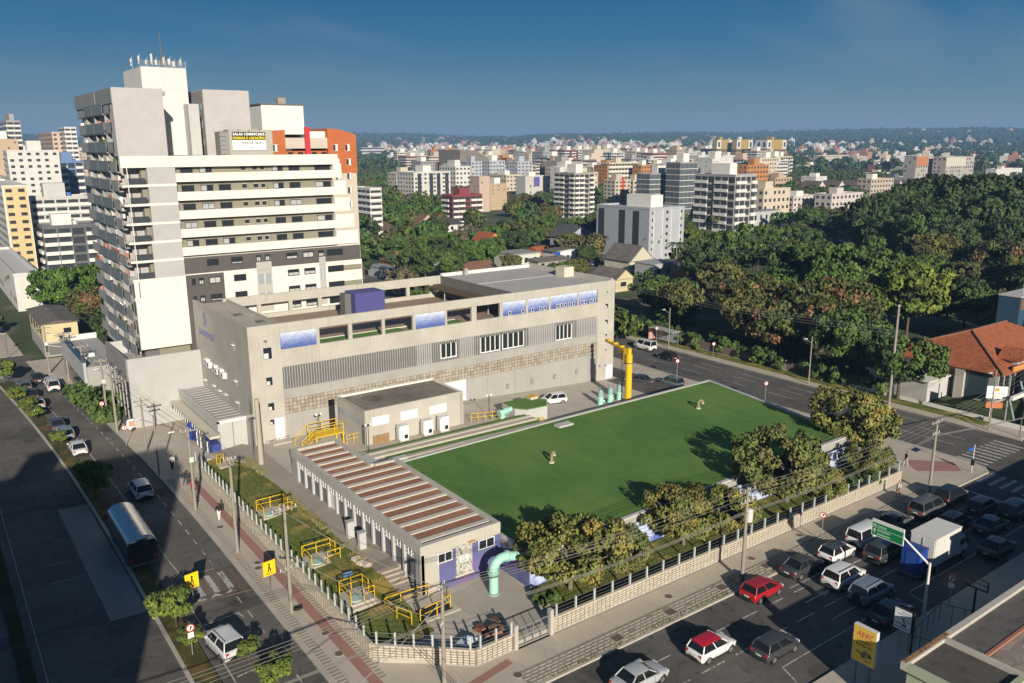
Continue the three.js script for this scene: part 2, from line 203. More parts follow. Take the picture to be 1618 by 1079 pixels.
// pavements with kerbs
function pavement(name, poly, m = M.walk, y = .13) { const s = setting(name, new G().prism(poly, -.3, y), m); return s; }
{
  const P = [], Q = []; for (let z = -48; z >= -150; z -= 6) { P.push([19.35 + bend(z), z]); Q.unshift([z > -93 ? 22.7 : 30, z]); }
  pavement('pavement', [[22.2, -39.35], [21, -41], [19.9, -44], ...P, ...Q, [31.5, -43.3], [84, -43.3], [84, -39.35]]);
  const K = [], L = []; for (let z = -44; z >= -150; z -= 6) { K.push([19.1 + bend(z), z]); L.unshift([19.35 + bend(z), z]); }
  setting('kerb', new G().prism([...K, ...L], -.3, .15), M.kerb);
  setting('kerb', new G().prism([[19.1, -44], [19.35, -44], [19.9, -44], [21, -41], [22.2, -39.35], [94, -39.35], [95.2, -40.2], [95.6, -42], [95.7, -150], [95.9, -150], [95.9, -42], [95.4, -40], [94.2, -39.1], [22, -39.1], [20.8, -40.7]], -.3, .15), M.kerb);
  pavement('pavement', [[84, -39.35], [84, -76], [91, -76], [91, -150], [95.7, -150], [95.6, -42], [95.2, -40.2], [94, -39.35]]);
  pavement('verge', [[108.35, -240], [112.6, -240], [112.6, -42], [108.35, -41.8]], M.walk);
  setting('kerb', new G().box(108.1, -.3, -240, 108.35, .15, -41.6), M.kerb);
  setting('grass_strip', new G().box(109.9, -.3, -240, 112.2, .18, -47), M.lawn);
  pavement('pavement', [[30, -28.3], [30, -10], [150, -10], [150, -28.3]], M.walk, .12);
  // planted median with parking bays
  const A = [], B = []; for (let z = -46; z >= -150; z -= 6) { A.push([11.6 + bend(z), z]); B.unshift([13.1 + bend(z) * .9, z]); }
  pavement('median', [...A, ...B], mat([.30, .265, .215], 1, 'lawn'), .14);
  const C0 = [], D0 = []; for (let z = -46; z >= -150; z -= 6) { C0.push([11.35 + bend(z), z]); D0.unshift([11.6 + bend(z), z]); }
  setting('kerb', new G().prism([...C0, ...D0], -.3, .16), M.kerb);
  pavement('median', [[2.1, -30], [2.9, -30], [2.7, -130], [1.6, -130]], mat([.10, .10, .075], 1, 'lawn'), .12);
  setting('concrete_lane', new G().prism([[8.5, -65.3], [11.2, -65.1], [11, -90.2], [8.3, -90.7]], 0, .006), mat([.34, .32, .285], .9, 'concrete'));
  setting('red_paving', strip(21.25, 22.05, -45, -93, .138, .1, 6), M.walkRed);
  setting('red_paving', new G().prism([[24, -41], [30.5, -42.2], [30.5, -42.9], [24, -41.7]], .1, .138), M.walkRed);
  setting('red_paving', new G().prism([[88, -44], [92, -41], [94, -43], [90, -47]], .1, .138), M.walkRed);
}
// paving blocks on the outer half of the pavements (small blocks, joined)
{
  setting('paving_bed', new G().box(30, .1, -41.15, 83.6, .134, -39.45), mat([.33, .285, .225], .95, 'concrete')); const r = rng(5), g = new G(); for (let x = 30; x < 83; x += .62) for (let k = 0; k < 5; k++) { const z = -39.5 - k * .32; if (r() < .05) continue; g.box(x + (k % 2) * .3, .12, z - .13, x + (k % 2) * .3 + .5, .145 + r() * .012, z + .02 - .02, 'd'); }
  const o = setting('paving_blocks', g, mat([.62, .55, .44], .95, 'concrete')); o.userData.kind = 'stuff';
  const g2 = new G(); for (let z = -46; z > -92; z -= .42) { const b = bend(z); g2.box(19.5 + b, .12, z, 20.2 + b, .15, z + .2, 'd'); if (z < -46 && z > -78) g2.box(22.1, .12, z, 22.6, .152, z + .2, 'd'); }
  const o2 = setting('paving_blocks', g2, mat([.36, .31, .25], .95, 'concrete')); o2.userData.kind = 'stuff';
}
// tufts of grass along the south kerb
{
  const r = rng(77), g = new G(); for (let k = 0; k < 2600; k++) { const x = lerp(31, 84, r()), cl = fbm(x * .35, 2, 71, 3); if (r() > cl * 1.3 - .25) continue; const z = -39.2 - r() * r() * .9, h = .06 + r() * .16, a = r() * 6.28, w = .04; g.tri([x - Math.cos(a) * w, .13, z - Math.sin(a) * w], [x + Math.cos(a) * w, .13, z + Math.sin(a) * w], [x + (r() - .5) * .15, .13 + h, z + (r() - .5) * .15]); }
  const o = setting('kerb_grass', g, mat([.15, .15, .05], 1)); o.userData.kind = 'stuff';
}
// painted markings: thin sheets on the asphalt, each stroke its own object of the setting
const mk = (name, g, m = M.line) => setting(name, g, m);
function dashes(poly) { poly.forEach((p) => mk('lane_line', new G().flat(p, .005))); }
{
  const L = []; const bar = (x0, z0, x1, z1, w = .12) => { const dx = x1 - x0, dz = z1 - z0, l = Math.hypot(dx, dz), nx = -dz / l * w / 2, nz = dx / l * w / 2; return [[x0 + nx, z0 + nz], [x1 + nx, z1 + nz], [x1 - nx, z1 - nz], [x0 - nx, z0 - nz]]; };
  for (let x = 32.2; x < 86; x += 3.25) if (x < 58) L.push(bar(x, -36.4, x + 1.75, -36.4));
  for (const [a, b] of [[60.2, 86.5]]) L.push(bar(a, -36.3, b, -36.3));
  for (let x = 37; x < 62; x += 3.6) L.push(bar(x, -33.6, x + 2.4, -33.6));
  L.push(bar(62, -33.5, 86.5, -33.5), bar(62.5, -30.8, 86.5, -30.8), bar(45.7, -30.7, 61, -30.7, .1), bar(45.7, -30.7, 44.9, -28.6, .12), bar(62.5, -30.8, 62, -29, .12), bar(55.2, -37, 60, -37, .1));
  for (let x = 54; x < 62; x += 4.4) L.push(bar(x, -32.2, x + 3, -32.2));
  L.push(bar(87.4, -39, 87.4, -28.6, .35));
  // arrow heads on the lanes
  for (const [x, z] of [[56.5, -34.9], [72, -32.1], [74, -38]]) { L.push([[x, z - .35], [x + 1.3, z], [x, z + .35]], bar(x - 2.2, z, x, z, .16)); }
  for (const x of [100.3, 103.1, 105.4]) for (let z = -52; z > -175; z -= 8.6) { const s = x > 104 ? .3 : x > 102 ? .2 : 0; L.push(bar(x, z - s, x, z - 4.2 - s, .14)); }
  for (const x of [100.2, 103.1]) L.push(bar(x, -46, x, -57, .14));
  L.push(bar(107.6, -46, 107.6, -175, .08), bar(96.4, -46, 96.4, -175, .08));
  for (let x = 96.6; x < 106; x += 1.12) L.push(bar(x, -43.8, x, -40.3, .42));
  for (let z = -38.6; z < -29; z += 1.15) L.push(bar(90.7, z, 94.4, z, .45));
  // bus street
  for (let z = -49; z > -150; z -= 2.55) { const b = bend(z); L.push(bar(17.65 + b, z, 17.65 + b, z - 1.3, .11)); }
  for (let z = -66.5; z > -128; z -= 6) L.push(bar(15 + bend(z) - (z < -70 ? .3 : 0), z, 15 + bend(z - 6) - .3, z - 6, .1));
  for (const [z, l] of [[-52.5, 2.6], [-57.2, 2.7], [-60.4, 2.8]]) L.push(bar(14.2, z, 14.2 + l, z - .25, .16));
  L.push(bar(16.9, -60.6, 17.1, -59.8, .12), bar(13.9, -50.5, 14.1, -63.2, .1), bar(17.5, -68.9, 14.6, -69.1, .12), bar(6, -78, 7.6, -78, .07), bar(5.4, -74.4, 8.2, -74.4, .07), bar(3.4, -50, 3.6, -95, .06), bar(11, -149.5, 8, -149.5, .2));
  for (const z0 of [-153, -171]) for (let x = -4; x < 15; x += 1.3) L.push(bar(x + bend(z0), z0, x + bend(z0), z0 + 2.6, .5));
  dashes(L);
  // raised zebra crossing on the bus street
  setting('raised_crossing', new G().prism([[14.6, -63.9], [18.9, -63.4], [18.9, -68.3], [14.9, -68.6]], -.1, .09), mat([.235, .175, .145], .95, 'asphalt'));
  for (const x of [15.4, 16.55, 17.7]) mk('crossing_stripe', new G().flat(bar(x, -64.6, x, -67.9, .45), .095));
  for (const x of [15.1, 16.3, 17.5]) mk('crossing_arrow', new G().flat([[x - .5, -63.95], [x + .5, -63.9], [x, -64.45]], .095));
  // lettering on the far lane, as pale strokes
}
// drain and manhole covers
{
  const cov = mat([.13, .10, .075], .8); const proto = []; const spots = [[20.6, -66.4], [20.9, -67.4], [21.3, -53.6], [21, -50.6], [20.3, -84], [20.4, -76.5], [30, -40.9], [46, -41.9], [56.6, -42], [63.9, -42.2]];
  spots.forEach(([x, z], k) => { const t = thing('manhole_cover', k < 6 ? 'round iron manhole cover in the bus street pavement ' + ['beside the raised crossing', 'just past the raised crossing', 'toward the slanted corner wall', 'nearest the slanted corner wall', 'beside the walkers', 'beside the walker with backpack'][k] : `round iron manhole cover below the pierced wall, ${ORD[k - 6]} from the gate`, 'manhole cover', [x, .14, z], k < 6 ? 'manhole covers of the bus street pavement' : 'manhole covers of the south pavement'); lpart('frame', new G().tube([0, -.05, 0], [0, .012, 0], .36, .36, 18), M.kerb, t); lpart('lid', new G().tube([0, 0, 0], [0, .022, 0], .3, .3, 18), cov, t); });
  let gk = 0; for (const [x, z] of [[38.6, -40.1], [44.4, -40.2], [50.6, -40.3], [56.6, -40.4], [60.4, -40.6]]) { const t = thing('tree_pit', `square iron grate in the south pavement, ${ORD[gk++]} from the gate`, 'grate', [x, .15, z], 'square grates along the south pavement'); lpart('frame', new G().box(-.55, -.05, -.45, .55, .012, .45), M.kerb, t); lpart('grate', new G().box(-.45, 0, -.35, .45, .02, .35), cov, t); }
}
// ---------- the site: yard, lawns ----------
const yardY = (x) => lerp(1.65, .35, clamp((x - 58) / 26));
{
  const g = new G(); const X = [29.6, 58, 66, 75, 84, 91];
  g.prism([[22.9, -47.9], [28.2, -43.7], [84, -43.7], [84, -77], [36, -77], [36, -54], [22.9, -54]], -.3, .5);
  setting('yard', g, M.yard);
  const h = new G(); for (let k = 0; k + 1 < X.length; k++) { const a = X[k], b = X[k + 1], ya = yardY(a), yb = yardY(b); h.quad([a, ya, -73.8], [b, yb, -73.8], [b, yb, -118], [a, ya, -118]); h.quad([a, -.3, -73.8], [b, -.3, -73.8], [b, yb, -73.8], [a, ya, -73.8]); } h.quad([91, -.3, -73.8], [91, -.3, -118], [91, yardY(91), -118], [91, yardY(91), -73.8]);
  setting('yard', h, M.yard); setting('parking_yard', new G().prism([[84.4, -77.5], [90.8, -77.5], [90.8, -112], [87, -112], [87, -91.8], [84.4, -91.8]], .2, .362), M.asphalt);
  setting('yard_walkway', new G().prism([[27.5, -57.1], [29.7, -57.1], [29.7, -92], [28.4, -94], [24.5, -93], [26.8, -88], [27.4, -80]], -.3, 1.7), mat([.42, .365, .30], .93, 'concrete'));
  setting('yard_walkway', new G().prism([[29.7, -80.8], [42, -80.8], [42, -92], [29.7, -92.2]], -.3, 1.69), M.yard);
}
function bumpySheet(x0, x1, z0, z1, f, st = .6) { const g = new G(); const nx = Math.max(2, Math.ceil((x1 - x0) / st)), nz = Math.max(2, Math.ceil((z1 - z0) / st)); for (let j = 0; j <= nz; j++) for (let i = 0; i <= nx; i++) { const x = lerp(x0, x1, i / nx), z = lerp(z0, z1, j / nz); g.v(x, f(x, z), z, 0, 1, 0, x, -z); } for (let j = 0; j < nz; j++) for (let i = 0; i < nx; i++) { const a = j * (nx + 1) + i, b = a + nx + 1; g.i.push(a, b, b + 1, a, b + 1, a + 1); } const e = g.geo(); e.computeVertexNormals(); return e; }
const lawnY = (x, z) => lerp(1.15, 1.62, clamp((x - 22.9) / 4.7)) * lerp(.45, 1, sstep(-50, -58, z)) + .1 * (fbm(x * .7, z * .7, 301, 3) - .5);
{
  const o = sh(new THREE.Mesh(bumpySheet(22.85, 27.7, -92, -48.2, lawnY), M.lawn)); o.name = 'lawn'; o.userData.kind = 'structure'; scene.add(o);
  const o2 = sh(new THREE.Mesh(bumpySheet(37, 84, -48.9, -43.7, (x, z) => .56 + .1 * fbm(x * .6, z * .6, 303, 3)), M.lawn)); o2.name = 'lawn_001'; o2.userData.kind = 'structure'; scene.add(o2);
  const blade = (r, g, x, y, z, h, w) => { const a = r() * 6.28; g.tri([x - Math.cos(a) * w, y, z - Math.sin(a) * w], [x + Math.cos(a) * w, y, z + Math.sin(a) * w], [x + (r() - .5) * h, y + h, z + (r() - .5) * h]); };
  const r = rng(19), g = new G(); for (let k = 0; k < 9000; k++) { const x = lerp(22.95, 27.6, r()), z = lerp(-91, -49, r()); if (fbm(x * .5, z * .5, 55, 3) < r() * .9) continue; blade(r, g, x, lawnY(x, z), z, .03 + r() * .06, .03); }
  for (let k = 0; k < 5000; k++) { const x = lerp(27.1, 27.75, r()), z = lerp(-89, -56, r()); if (fbm(z * .5, 3, 57, 3) < .4) continue; blade(r, g, x - (r() * .3), lawnY(x, z), z, .12 + r() * .28, .06); }
  for (let k = 0; k < 7000; k++) { const x = lerp(37, 84, r()), z = lerp(-48.8, -43.8, r()); blade(r, g, x, .58, z, .05 + r() * .12, .035); }
  const o3 = setting('lawn_grass', g, mat([.22, .2, .075], 1)); o3.userData.kind = 'stuff';
}
// ---------- main waterworks building ----------
{
  const X0 = 29.6, X1 = 86.4, ZF = -92.4, ZB = -114.2, H = 15.9;
  const t = thing('waterworks_building', 'long beige concrete building with finned facade band and blue mosaic roof screen', 'building', [58, 0, -103]);
  const P = (n, g, m, k) => part(n, g, m, t, k);
  // front wall pieces around the roof openings, recesses and windows
  const fw = new G(), z0 = ZF - .4;
  fw.box(X0, 0, z0, 33.4, H, ZF); fw.box(82.95, 0, z0, X1, H, ZF); // end piers
  fw.box(33.4, 10.7, z0, 82.95, 12.75, ZF, 'lr'); fw.box(33.4, 14.75, z0, 82.95, H, ZF, 'lr');
  const posts = [[37.9, 38.3], [42.1, 42.6], [46.7, 47.1], [51.1, 51.5], [56, 56.3], [60.2, 61], [64.9, 65.4], [69.4, 69.8], [73.6, 73.9], [79, 79.3]];
  P('front_wall', fw, M.wall);
  for (const [a, b] of posts) P('roof_post', new G().box(a, 12.75, z0, b, 14.75, ZF - .06, 'td'), M.wall);
  P('lower_wall', new G().box(33.4, 0, z0 - .1, 82.95, 4.7, ZF - .25, 'lr'), M.wallDull);
  P('beam', new G().box(33.4, 6.6, z0, 82.95, 7.75, ZF - .12, 'lr'), M.wallDull);
  P('back_panel', new G().box(33.4, 7.75, z0 - .3, 82.95, 10.7, ZF - .42, 'lrtd'), M.finBack);
  // pierced block band: rows of hollow blocks
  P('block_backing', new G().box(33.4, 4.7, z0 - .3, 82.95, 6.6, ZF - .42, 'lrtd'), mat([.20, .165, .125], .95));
  { const r = rng(4), gs = [new G(), new G(), new G()]; let n = 0; const near = []; for (let x = 33.5; x < 82.7; x += .5) for (let k = 0; k < 4; k++) { const y = 4.74 + k * .465; if (x > 52 && x < 59.6 || n > 300) gs[Math.floor(r() * 3)].box(x, y, z0, x + .44, y + .41, ZF - .2 - r() * .03, 'b'); else { near.push([x, y, Math.floor(r() * 3)]); n++; } }
    const ms = [mat([.45, .395, .32], .95, 'concrete'), mat([.39, .335, .265], .95, 'concrete'), mat([.49, .445, .375], .95, 'concrete')]; gs.forEach((g, k) => P('block_band', g, ms[k], 'stuff'));
    const bg = new G().box(-.22, -.205, -.1, .22, .205, .1, 'b').geo(); for (const [x, y, k] of near) { const o = sh(new THREE.Mesh(bg, ms[k])); o.name = 'block'; o.position.set(x + .22 - 58, y + .205, ZF - .3 + 103); t.add(o); } }
  // upright fins, each its own piece
  const finG = new G().box(-.045, 0, -.19, .045, 2.85, .19).geo(), finW = new G().box(-.11, 0, -.12, .11, 2.85, .12).geo();
  for (let x = 33.6, k = 0; x < 82.9; x += .335, k++) { const closed = (x > 51.6 && x < 54) || (x > 58.2 && x < 60.6) || (x > 69.9 && x < 74.6) || (x > 79 && x < 83); const win = (x > 55.2 && x < 57.8) || (x > 61.6 && x < 69.2) || (x > 75 && x < 78); if (win) continue; const o = sh(new THREE.Mesh(closed ? finW : finG, M.fin)); o.name = 'fin'; o.position.set(x - 58, 7.78, ZF - .2 + 103); t.add(o); }
  P('fin_rail', new G().box(33.4, 7.74, ZF - .3, 82.95, 7.86, ZF - .02), M.fin); P('fin_rail', new G().box(33.4, 10.58, ZF - .3, 82.95, 10.7, ZF - .02), M.fin);
  for (const [a, b, y0, y1, n] of [[55.3, 57.7, 8.3, 10.2, 3], [61.7, 64.9, 8.1, 10.2, 4], [65.4, 69.1, 8.1, 10.2, 4], [75, 78, 8, 10.1, 4]]) { const w = P('window', new G().box(a, y0, ZF - .36, b, y1, ZF - .3), M.glass); for (let k = 0; k <= n; k++) part('mullion', new G().box(lerp(a, b, k / n) - .05, y0, ZF - .3, lerp(a, b, k / n) + .05, y1, ZF - .18), M.whitePaint, w); part('sill', new G().box(a - .05, y0 - .12, ZF - .3, b + .05, y0, ZF - .16), M.whitePaint, w); for (let k = 0; k < (b - a) / .34; k++) part('short_fin', new G().box(a + k * .34, 7.86, ZF - .3, a + k * .34 + .09, y0 - .13, ZF - .03), M.fin, w); for (let k = 0; k < (b - a) / .34; k++) part('short_fin', new G().box(a + k * .34, y1 + .01, ZF - .3, a + k * .34 + .09, 10.58, ZF - .03), M.fin, w); }
  // square windows of the end piers
  const sq = (x, y, s, h = s) => { const w = P('window', new G().box(x, y, ZF, x + s, y + h, ZF + .03), M.glass); part('window_frame', new G().box(x - .1, y - .1, ZF - .02, x + s + .1, y, ZF + .1).box(x - .1, y + h, ZF - .02, x + s + .1, y + h + .1, ZF + .1).box(x - .1, y, ZF - .02, x, y + h, ZF + .1).box(x + s, y, ZF - .02, x + s + .1, y + h, ZF + .1), M.lgrey, w); part('blind', new G().box(x + .06, y + .05, ZF + .03, x + s * .6, y + h * .5, ZF + .045), M.frame, w); };
  sq(31.25, 11.9, 1, 1.35); sq(31.35, 8.7, .75, 1); sq(31.35, 5.6, .75, .95); sq(31.45, 3.9, .5, .6); sq(31.4, 13.85, .35, .3);
  for (const [x, y, s] of [[84.45, 11.75, .6], [84.45, 9.25, .6], [84.6, 14, .3], [84.5, 7.2, .42], [84.6, 4.9, .34], [84.55, 2.4, .34], [83.35, 2.5, .34]]) sq(x, y, s, s * 1.05);
  const vent = (x, y) => { const v = P('vent', new G().box(x, y, ZF - .3, x + .5, y + .7, ZF - .2), M.dgrey); part('vent_louvre', new G().box(x + .05, y + .1, ZF - .2, x + .45, y + .2, ZF - .17).box(x + .05, y + .3, ZF - .2, x + .45, y + .4, ZF - .17).box(x + .05, y + .5, ZF - .2, x + .45, y + .6, ZF - .17), M.grey, v); };
  for (const x of [66, 70.4, 74.6, 78.9]) vent(x, 2.1);
  for (const [x0, x1, y0, y1] of [[32.05, 33.15, 1.7, 4.5], [84.9, 86.2, .5, 2.6]]) { const dr = P('door', new G().box(x0, y0, ZF, x1, y1, ZF + .05), M.whitePaint); part('door_handle', new G().box(x0 + .15, (y0 + y1) / 2, ZF + .05, x0 + .2, (y0 + y1) / 2 + .25, ZF + .09), M.steel, dr); }
  P('doorway', new G().box(39, 1.7, ZF - .24, 39.8, 5.5, ZF - .2), M.black);
  for (const x of [72.5, 62.8, 49]) P('wall_joint', new G().box(x, 0, ZF - .255, x + .03, 4.7, ZF - .244), M.dgrey);
  // side walls, back, roof slabs
  P('side_wall', new G().box(X0, 0, ZB, X0 + .4, H, z0, ''), mat([.50, .465, .41], .9, 'concrete'));
  P('end_wall', new G().box(X1 - .4, 0, ZB, X1, H, z0), M.wall);
  P('back_wall', new G().box(X0 + .4, 0, ZB, X1 - .4, 12.9, ZB + .4), M.wall);
  P('back_beam', new G().box(33.5, 14.35, ZB, 68.2, 15.65, ZB + .4), M.wall);
  for (const x of [33.5, 38.2, 42.8, 47.3, 51.8, 62, 66.2]) P('roof_post', new G().box(x, 12.9, ZB + .02, x + .55, 14.35, ZB + .38, 'td'), M.wall);
  P('roof_slab', new G().box(X0 + .4, 14.9, ZB + .3, 33.9, 15.3, z0), mat([.50, .45, .375], .95, 'concrete'));
  P('inner_wall', new G().box(33.9, 12.2, ZB + .4, 34.2, 15.55, z0), M.wallDull);
  for (const [x, z] of [[31.6, -103], [32.4, -97.2]]) P('roof_hatch', new G().box(x, 15.3, z - .7, x + .9, 15.45, z + .7), M.dgrey);
  for (const [x, z] of [[31.3, -105], [31.3, -104.2], [32.2, -98.4], [32.2, -97.6]]) P('ladder_rail', new G().tube([x, 15.3, z], [x, 16.3, z], .04), M.steel);
  const terrace = P('terrace', new G().box(34.2, 12, ZB + .4, 68.2, 12.3, z0), mat([.36, .265, .2], .95, 'concrete'));
  for (const [a, b, z1, z2] of [[38.3, 51, -96.4, -92.9], [56.3, 60.2, -96.4, -92.9], [40, 48, -108, -104.5]]) part('turf_strip', new G().box(a, 12.3, z1, b, 12.36, z2), M.turf, terrace);
  part('turf_edge', new G().box(38.3, 12.3, -96.55, 60, 12.46, -96.42), M.cream, terrace);
  P('right_roof', new G().box(68.4, 14.9, ZB + .5, X1 - .4, 15.45, z0), mat([.50, .485, .46], .85, 'sheet'));
  P('roof_fascia', new G().box(68.2, 12.3, ZB + .4, 68.4, 15.6, z0), mat([.17, .165, .155], .85, 'sheet'));
  P('pergola', new G().box(65.6, 14, ZB + .4, 68.19, 14.2, -96), mat([.16, .105, .065], .9, 'deck'));
  for (const z of [-97, -103, -109]) P('pergola_post', new G().tube([66, 12.3, z], [66, 14, z], .09), M.grey);
  
  P('roof_parapet', new G().box(68.4, 15.45, ZB, X1, 15.95, ZB + .5), M.white); P('roof_parapet', new G().box(X1 - .4, 15.9, ZB + .5, X1, 16.05, z0), M.lgrey);
  P('roof_vent', new G().box(72.2, 15.45, ZB + 1, 72.8, 16.5, ZB + 1.5), M.wallDull); P('stair_head', new G().box(83.6, 15.45, -103.4, 85.6, 17, -101.2), M.cream); P('roof_seam', new G().box(68.5, 15.45, -104.1, 86, 15.5, -103.9), M.lgrey);
  const cube = P('terrace_block', new G().box(48.2, 12.3, -106.5, 52.7, 16.3, -103.2), M.purple); part('block_frame', new G().box(47.3, 12.3, -106.2, 48.2, 16.1, -104.6), M.dgrey, cube);
  // mosaic panels between the roof posts: blue glass tiles thinning upward into pale ones
  const mz = print(256, 96, (c, w, h) => { const r = rng(8); for (let j = 0; j < h; j += 2) for (let i = 0; i < w; i += 2) { const v = j / h + (vnoise(i * .05, j * .1, 3) - .5) * .16 + (r() - .5) * .3, k = clamp(v * 1.15); const p = [lerp(205, 74, k), lerp(212, 92, k), lerp(224, 156, k)].map((q) => q + (r() - .5) * 26 | 0); c.fillStyle = `rgb(${p})`; c.fillRect(i, j, 2, 2); } });
  for (const [a, b] of [[33.5, 37.9], [51.5, 56], [65.4, 69.4], [69.8, 73.6], [73.9, 79], [79.3, 82.9]]) { const g = new THREE.BoxGeometry(b - a, 1.98, .12); g.translate((a + b) / 2, 13.75, ZF - .22); const p = P('mosaic_panel', g, mz); const wn = { 65.4: [66.4, 68.7], 69.8: [70.4, 71.9, 72.7], 73.9: [75.1, 75.8, 76.5, 77.3, 78.1], 79.3: [79.7, 80.4, 81.5, 82.2] }[a] || []; for (const x of wn) { const w = part('small_window', new G().box(x, 12.82, ZF - .16, x + .44, 13.35, ZF - .13), M.whitePaint, p); part('pane', new G().box(x + .06, 12.87, ZF - .13, x + .38, 13.31, ZF - .12), M.glass, p); } }
  // emblem and lettering on the side wall
  const lg = print(512, 400, (c, w, h) => { c.fillStyle = '#aaa49a'; c.fillRect(0, 0, w, h); c.strokeStyle = '#2c4fa3'; c.lineWidth = 20; c.lineJoin = 'miter'; for (const dx of [0, 56]) { c.beginPath(); c.moveTo(240 + dx, 10); c.lineTo(200 + dx, 70); c.lineTo(256 + dx, 125); c.lineTo(200 + dx, 200); c.stroke(); } c.fillStyle = '#2c4fa3'; c.font = 'bold 124px sans-serif'; c.textAlign = 'center'; c.fillText('SANEPAR', 256, 345); });
  const lgp = new THREE.PlaneGeometry(6.4, 4.1); lgp.rotateY(-Math.PI / 2); lgp.translate(X0 - .012, 13.1, -109.2); P('emblem', lgp, lg);
  const ac = (z, y) => { const u = P('air_unit', new G().box(X0 - .5, y, z - .55, X0 - .04, y + .75, z + .55), M.whitePaint); part('fan_grille', new G().tube([X0 - .51, y + .38, z + .1], [X0 - .53, y + .38, z + .1], .27, .27, 12), M.dgrey, u); };
  for (const [z, y] of [[-109, 8.1], [-108, 7.9], [-105.6, 8], [-104.6, 7.8], [-103.2, 8], [-102.1, 7.8]]) ac(z, y);
  for (const [z, y] of [[-111.1, 5.1], [-107.2, 5.2], [-104.8, 5.1], [-102.3, 5.2], [-97.8, 8], [-97.8, 5.3], [-97.7, 12.5]]) { const w = P('window', new G().box(X0 - .06, y - .35, z - .35, X0 - .01, y + .35, z + .35), M.glassPale); part('window_hood', new G().box(X0 - .32, y + .35, z - .42, X0 - .01, y + .43, z + .42), M.whitePaint, w); }
  // door steps
  const st = P('door_steps', (() => { const g = new G(); for (let k = 0; k < 5; k++) g.box(31.2 - k * .3, 1.7 - .16 * 0, ZF + .02, 33.3, 1.7 + .0001 * k + .12 * 1, ZF + 1.4 - k * .02); return new G().box(31.2, 1.7, ZF + .01, 33.4, 1.9, ZF + 1.5); })(), M.yard);
  for (let k = 0; k < 6; k++) part('baluster', new G().tube([30.3 + k * .55, 1.7, ZF + 1.5 + (k < 3 ? .2 : 0)], [30.3 + k * .55, 2.6, ZF + 1.5 + (k < 3 ? .2 : 0)], .03), M.steel, st);
  part('handrail', new G().tube([30.3, 2.55, ZF + 1.7], [33.2, 2.65, ZF + 1.5], .03), M.steel, st);
}
// ---------- entrance annex ----------
{
  const t = thing('entrance_annex', 'low grey annex with seamed roof and glazed entrance beside the long building', 'building', [27, 0, -103]); const P = (n, g, m) => part(n, g, m, t);
  P('wall', new G().box(26.4, 0, -115, 29.6, 4.2, -95.4, 'r'), M.lgrey);
  P('roof', new G().box(26.5, 4.2, -114.6, 29.6, 4.32, -95.6), M.roofGrey); for (let z = -114; z < -96; z += 1.1) P('roof_seam', new G().box(26.7, 4.32, z, 29.55, 4.37, z + .05), M.lgrey);
  P('fascia', new G().box(26.2, 3.3, -115, 26.42, 4.5, -95.3), M.lgrey); P('front_parapet', new G().box(26.2, 4.2, -95.6, 29.6, 4.55, -95.3), M.white); P('back_parapet', new G().box(26.4, 4.2, -115.3, 29.6, 5, -114.9), M.cream);
  P('canopy', new G().box(25, 2.75, -115.5, 26.2, 3.05, -94.6), M.cream);
  for (let z = -114.5; z < -98; z += 1.05) { const q = P('clerestory_pane', new G().box(25.25, 1.9, z, 25.3, 2.74, z + .95), M.glassBlue); part('mullion', new G().box(25.2, 1.9, z - .06, 25.34, 2.74, z), M.whitePaint, q); }
  P('entrance_wall', new G().box(25.3, 0, -106, 26.3, 1.9, -95), mat([.05, .07, .3], .6)); P('entrance_glass', new G().box(25.2, .2, -101, 25.29, 1.85, -96.5), M.glassBlue); for (const z of [-101, -99.5, -98, -96.6]) P('door_frame', new G().box(25.12, .2, z - .05, 25.3, 1.9, z + .05), M.whitePaint);
  P('blue_banner', new G().box(24.9, .3, -103.6, 25, 2.6, -102.6), mat([.01, .06, .5], .6));
  P('entrance_base', new G().box(24.4, 0, -97.5, 26.4, .55, -94.4), M.wall); P('gable_line', new G().box(27.9, .5, -95.29, 27.96, 4.2, -95.26), M.dgrey);
  P('blue_pier', new G().box(29.62, 1.65, -95.3, 30.3, 4.1, -94.7), M.purple);
}
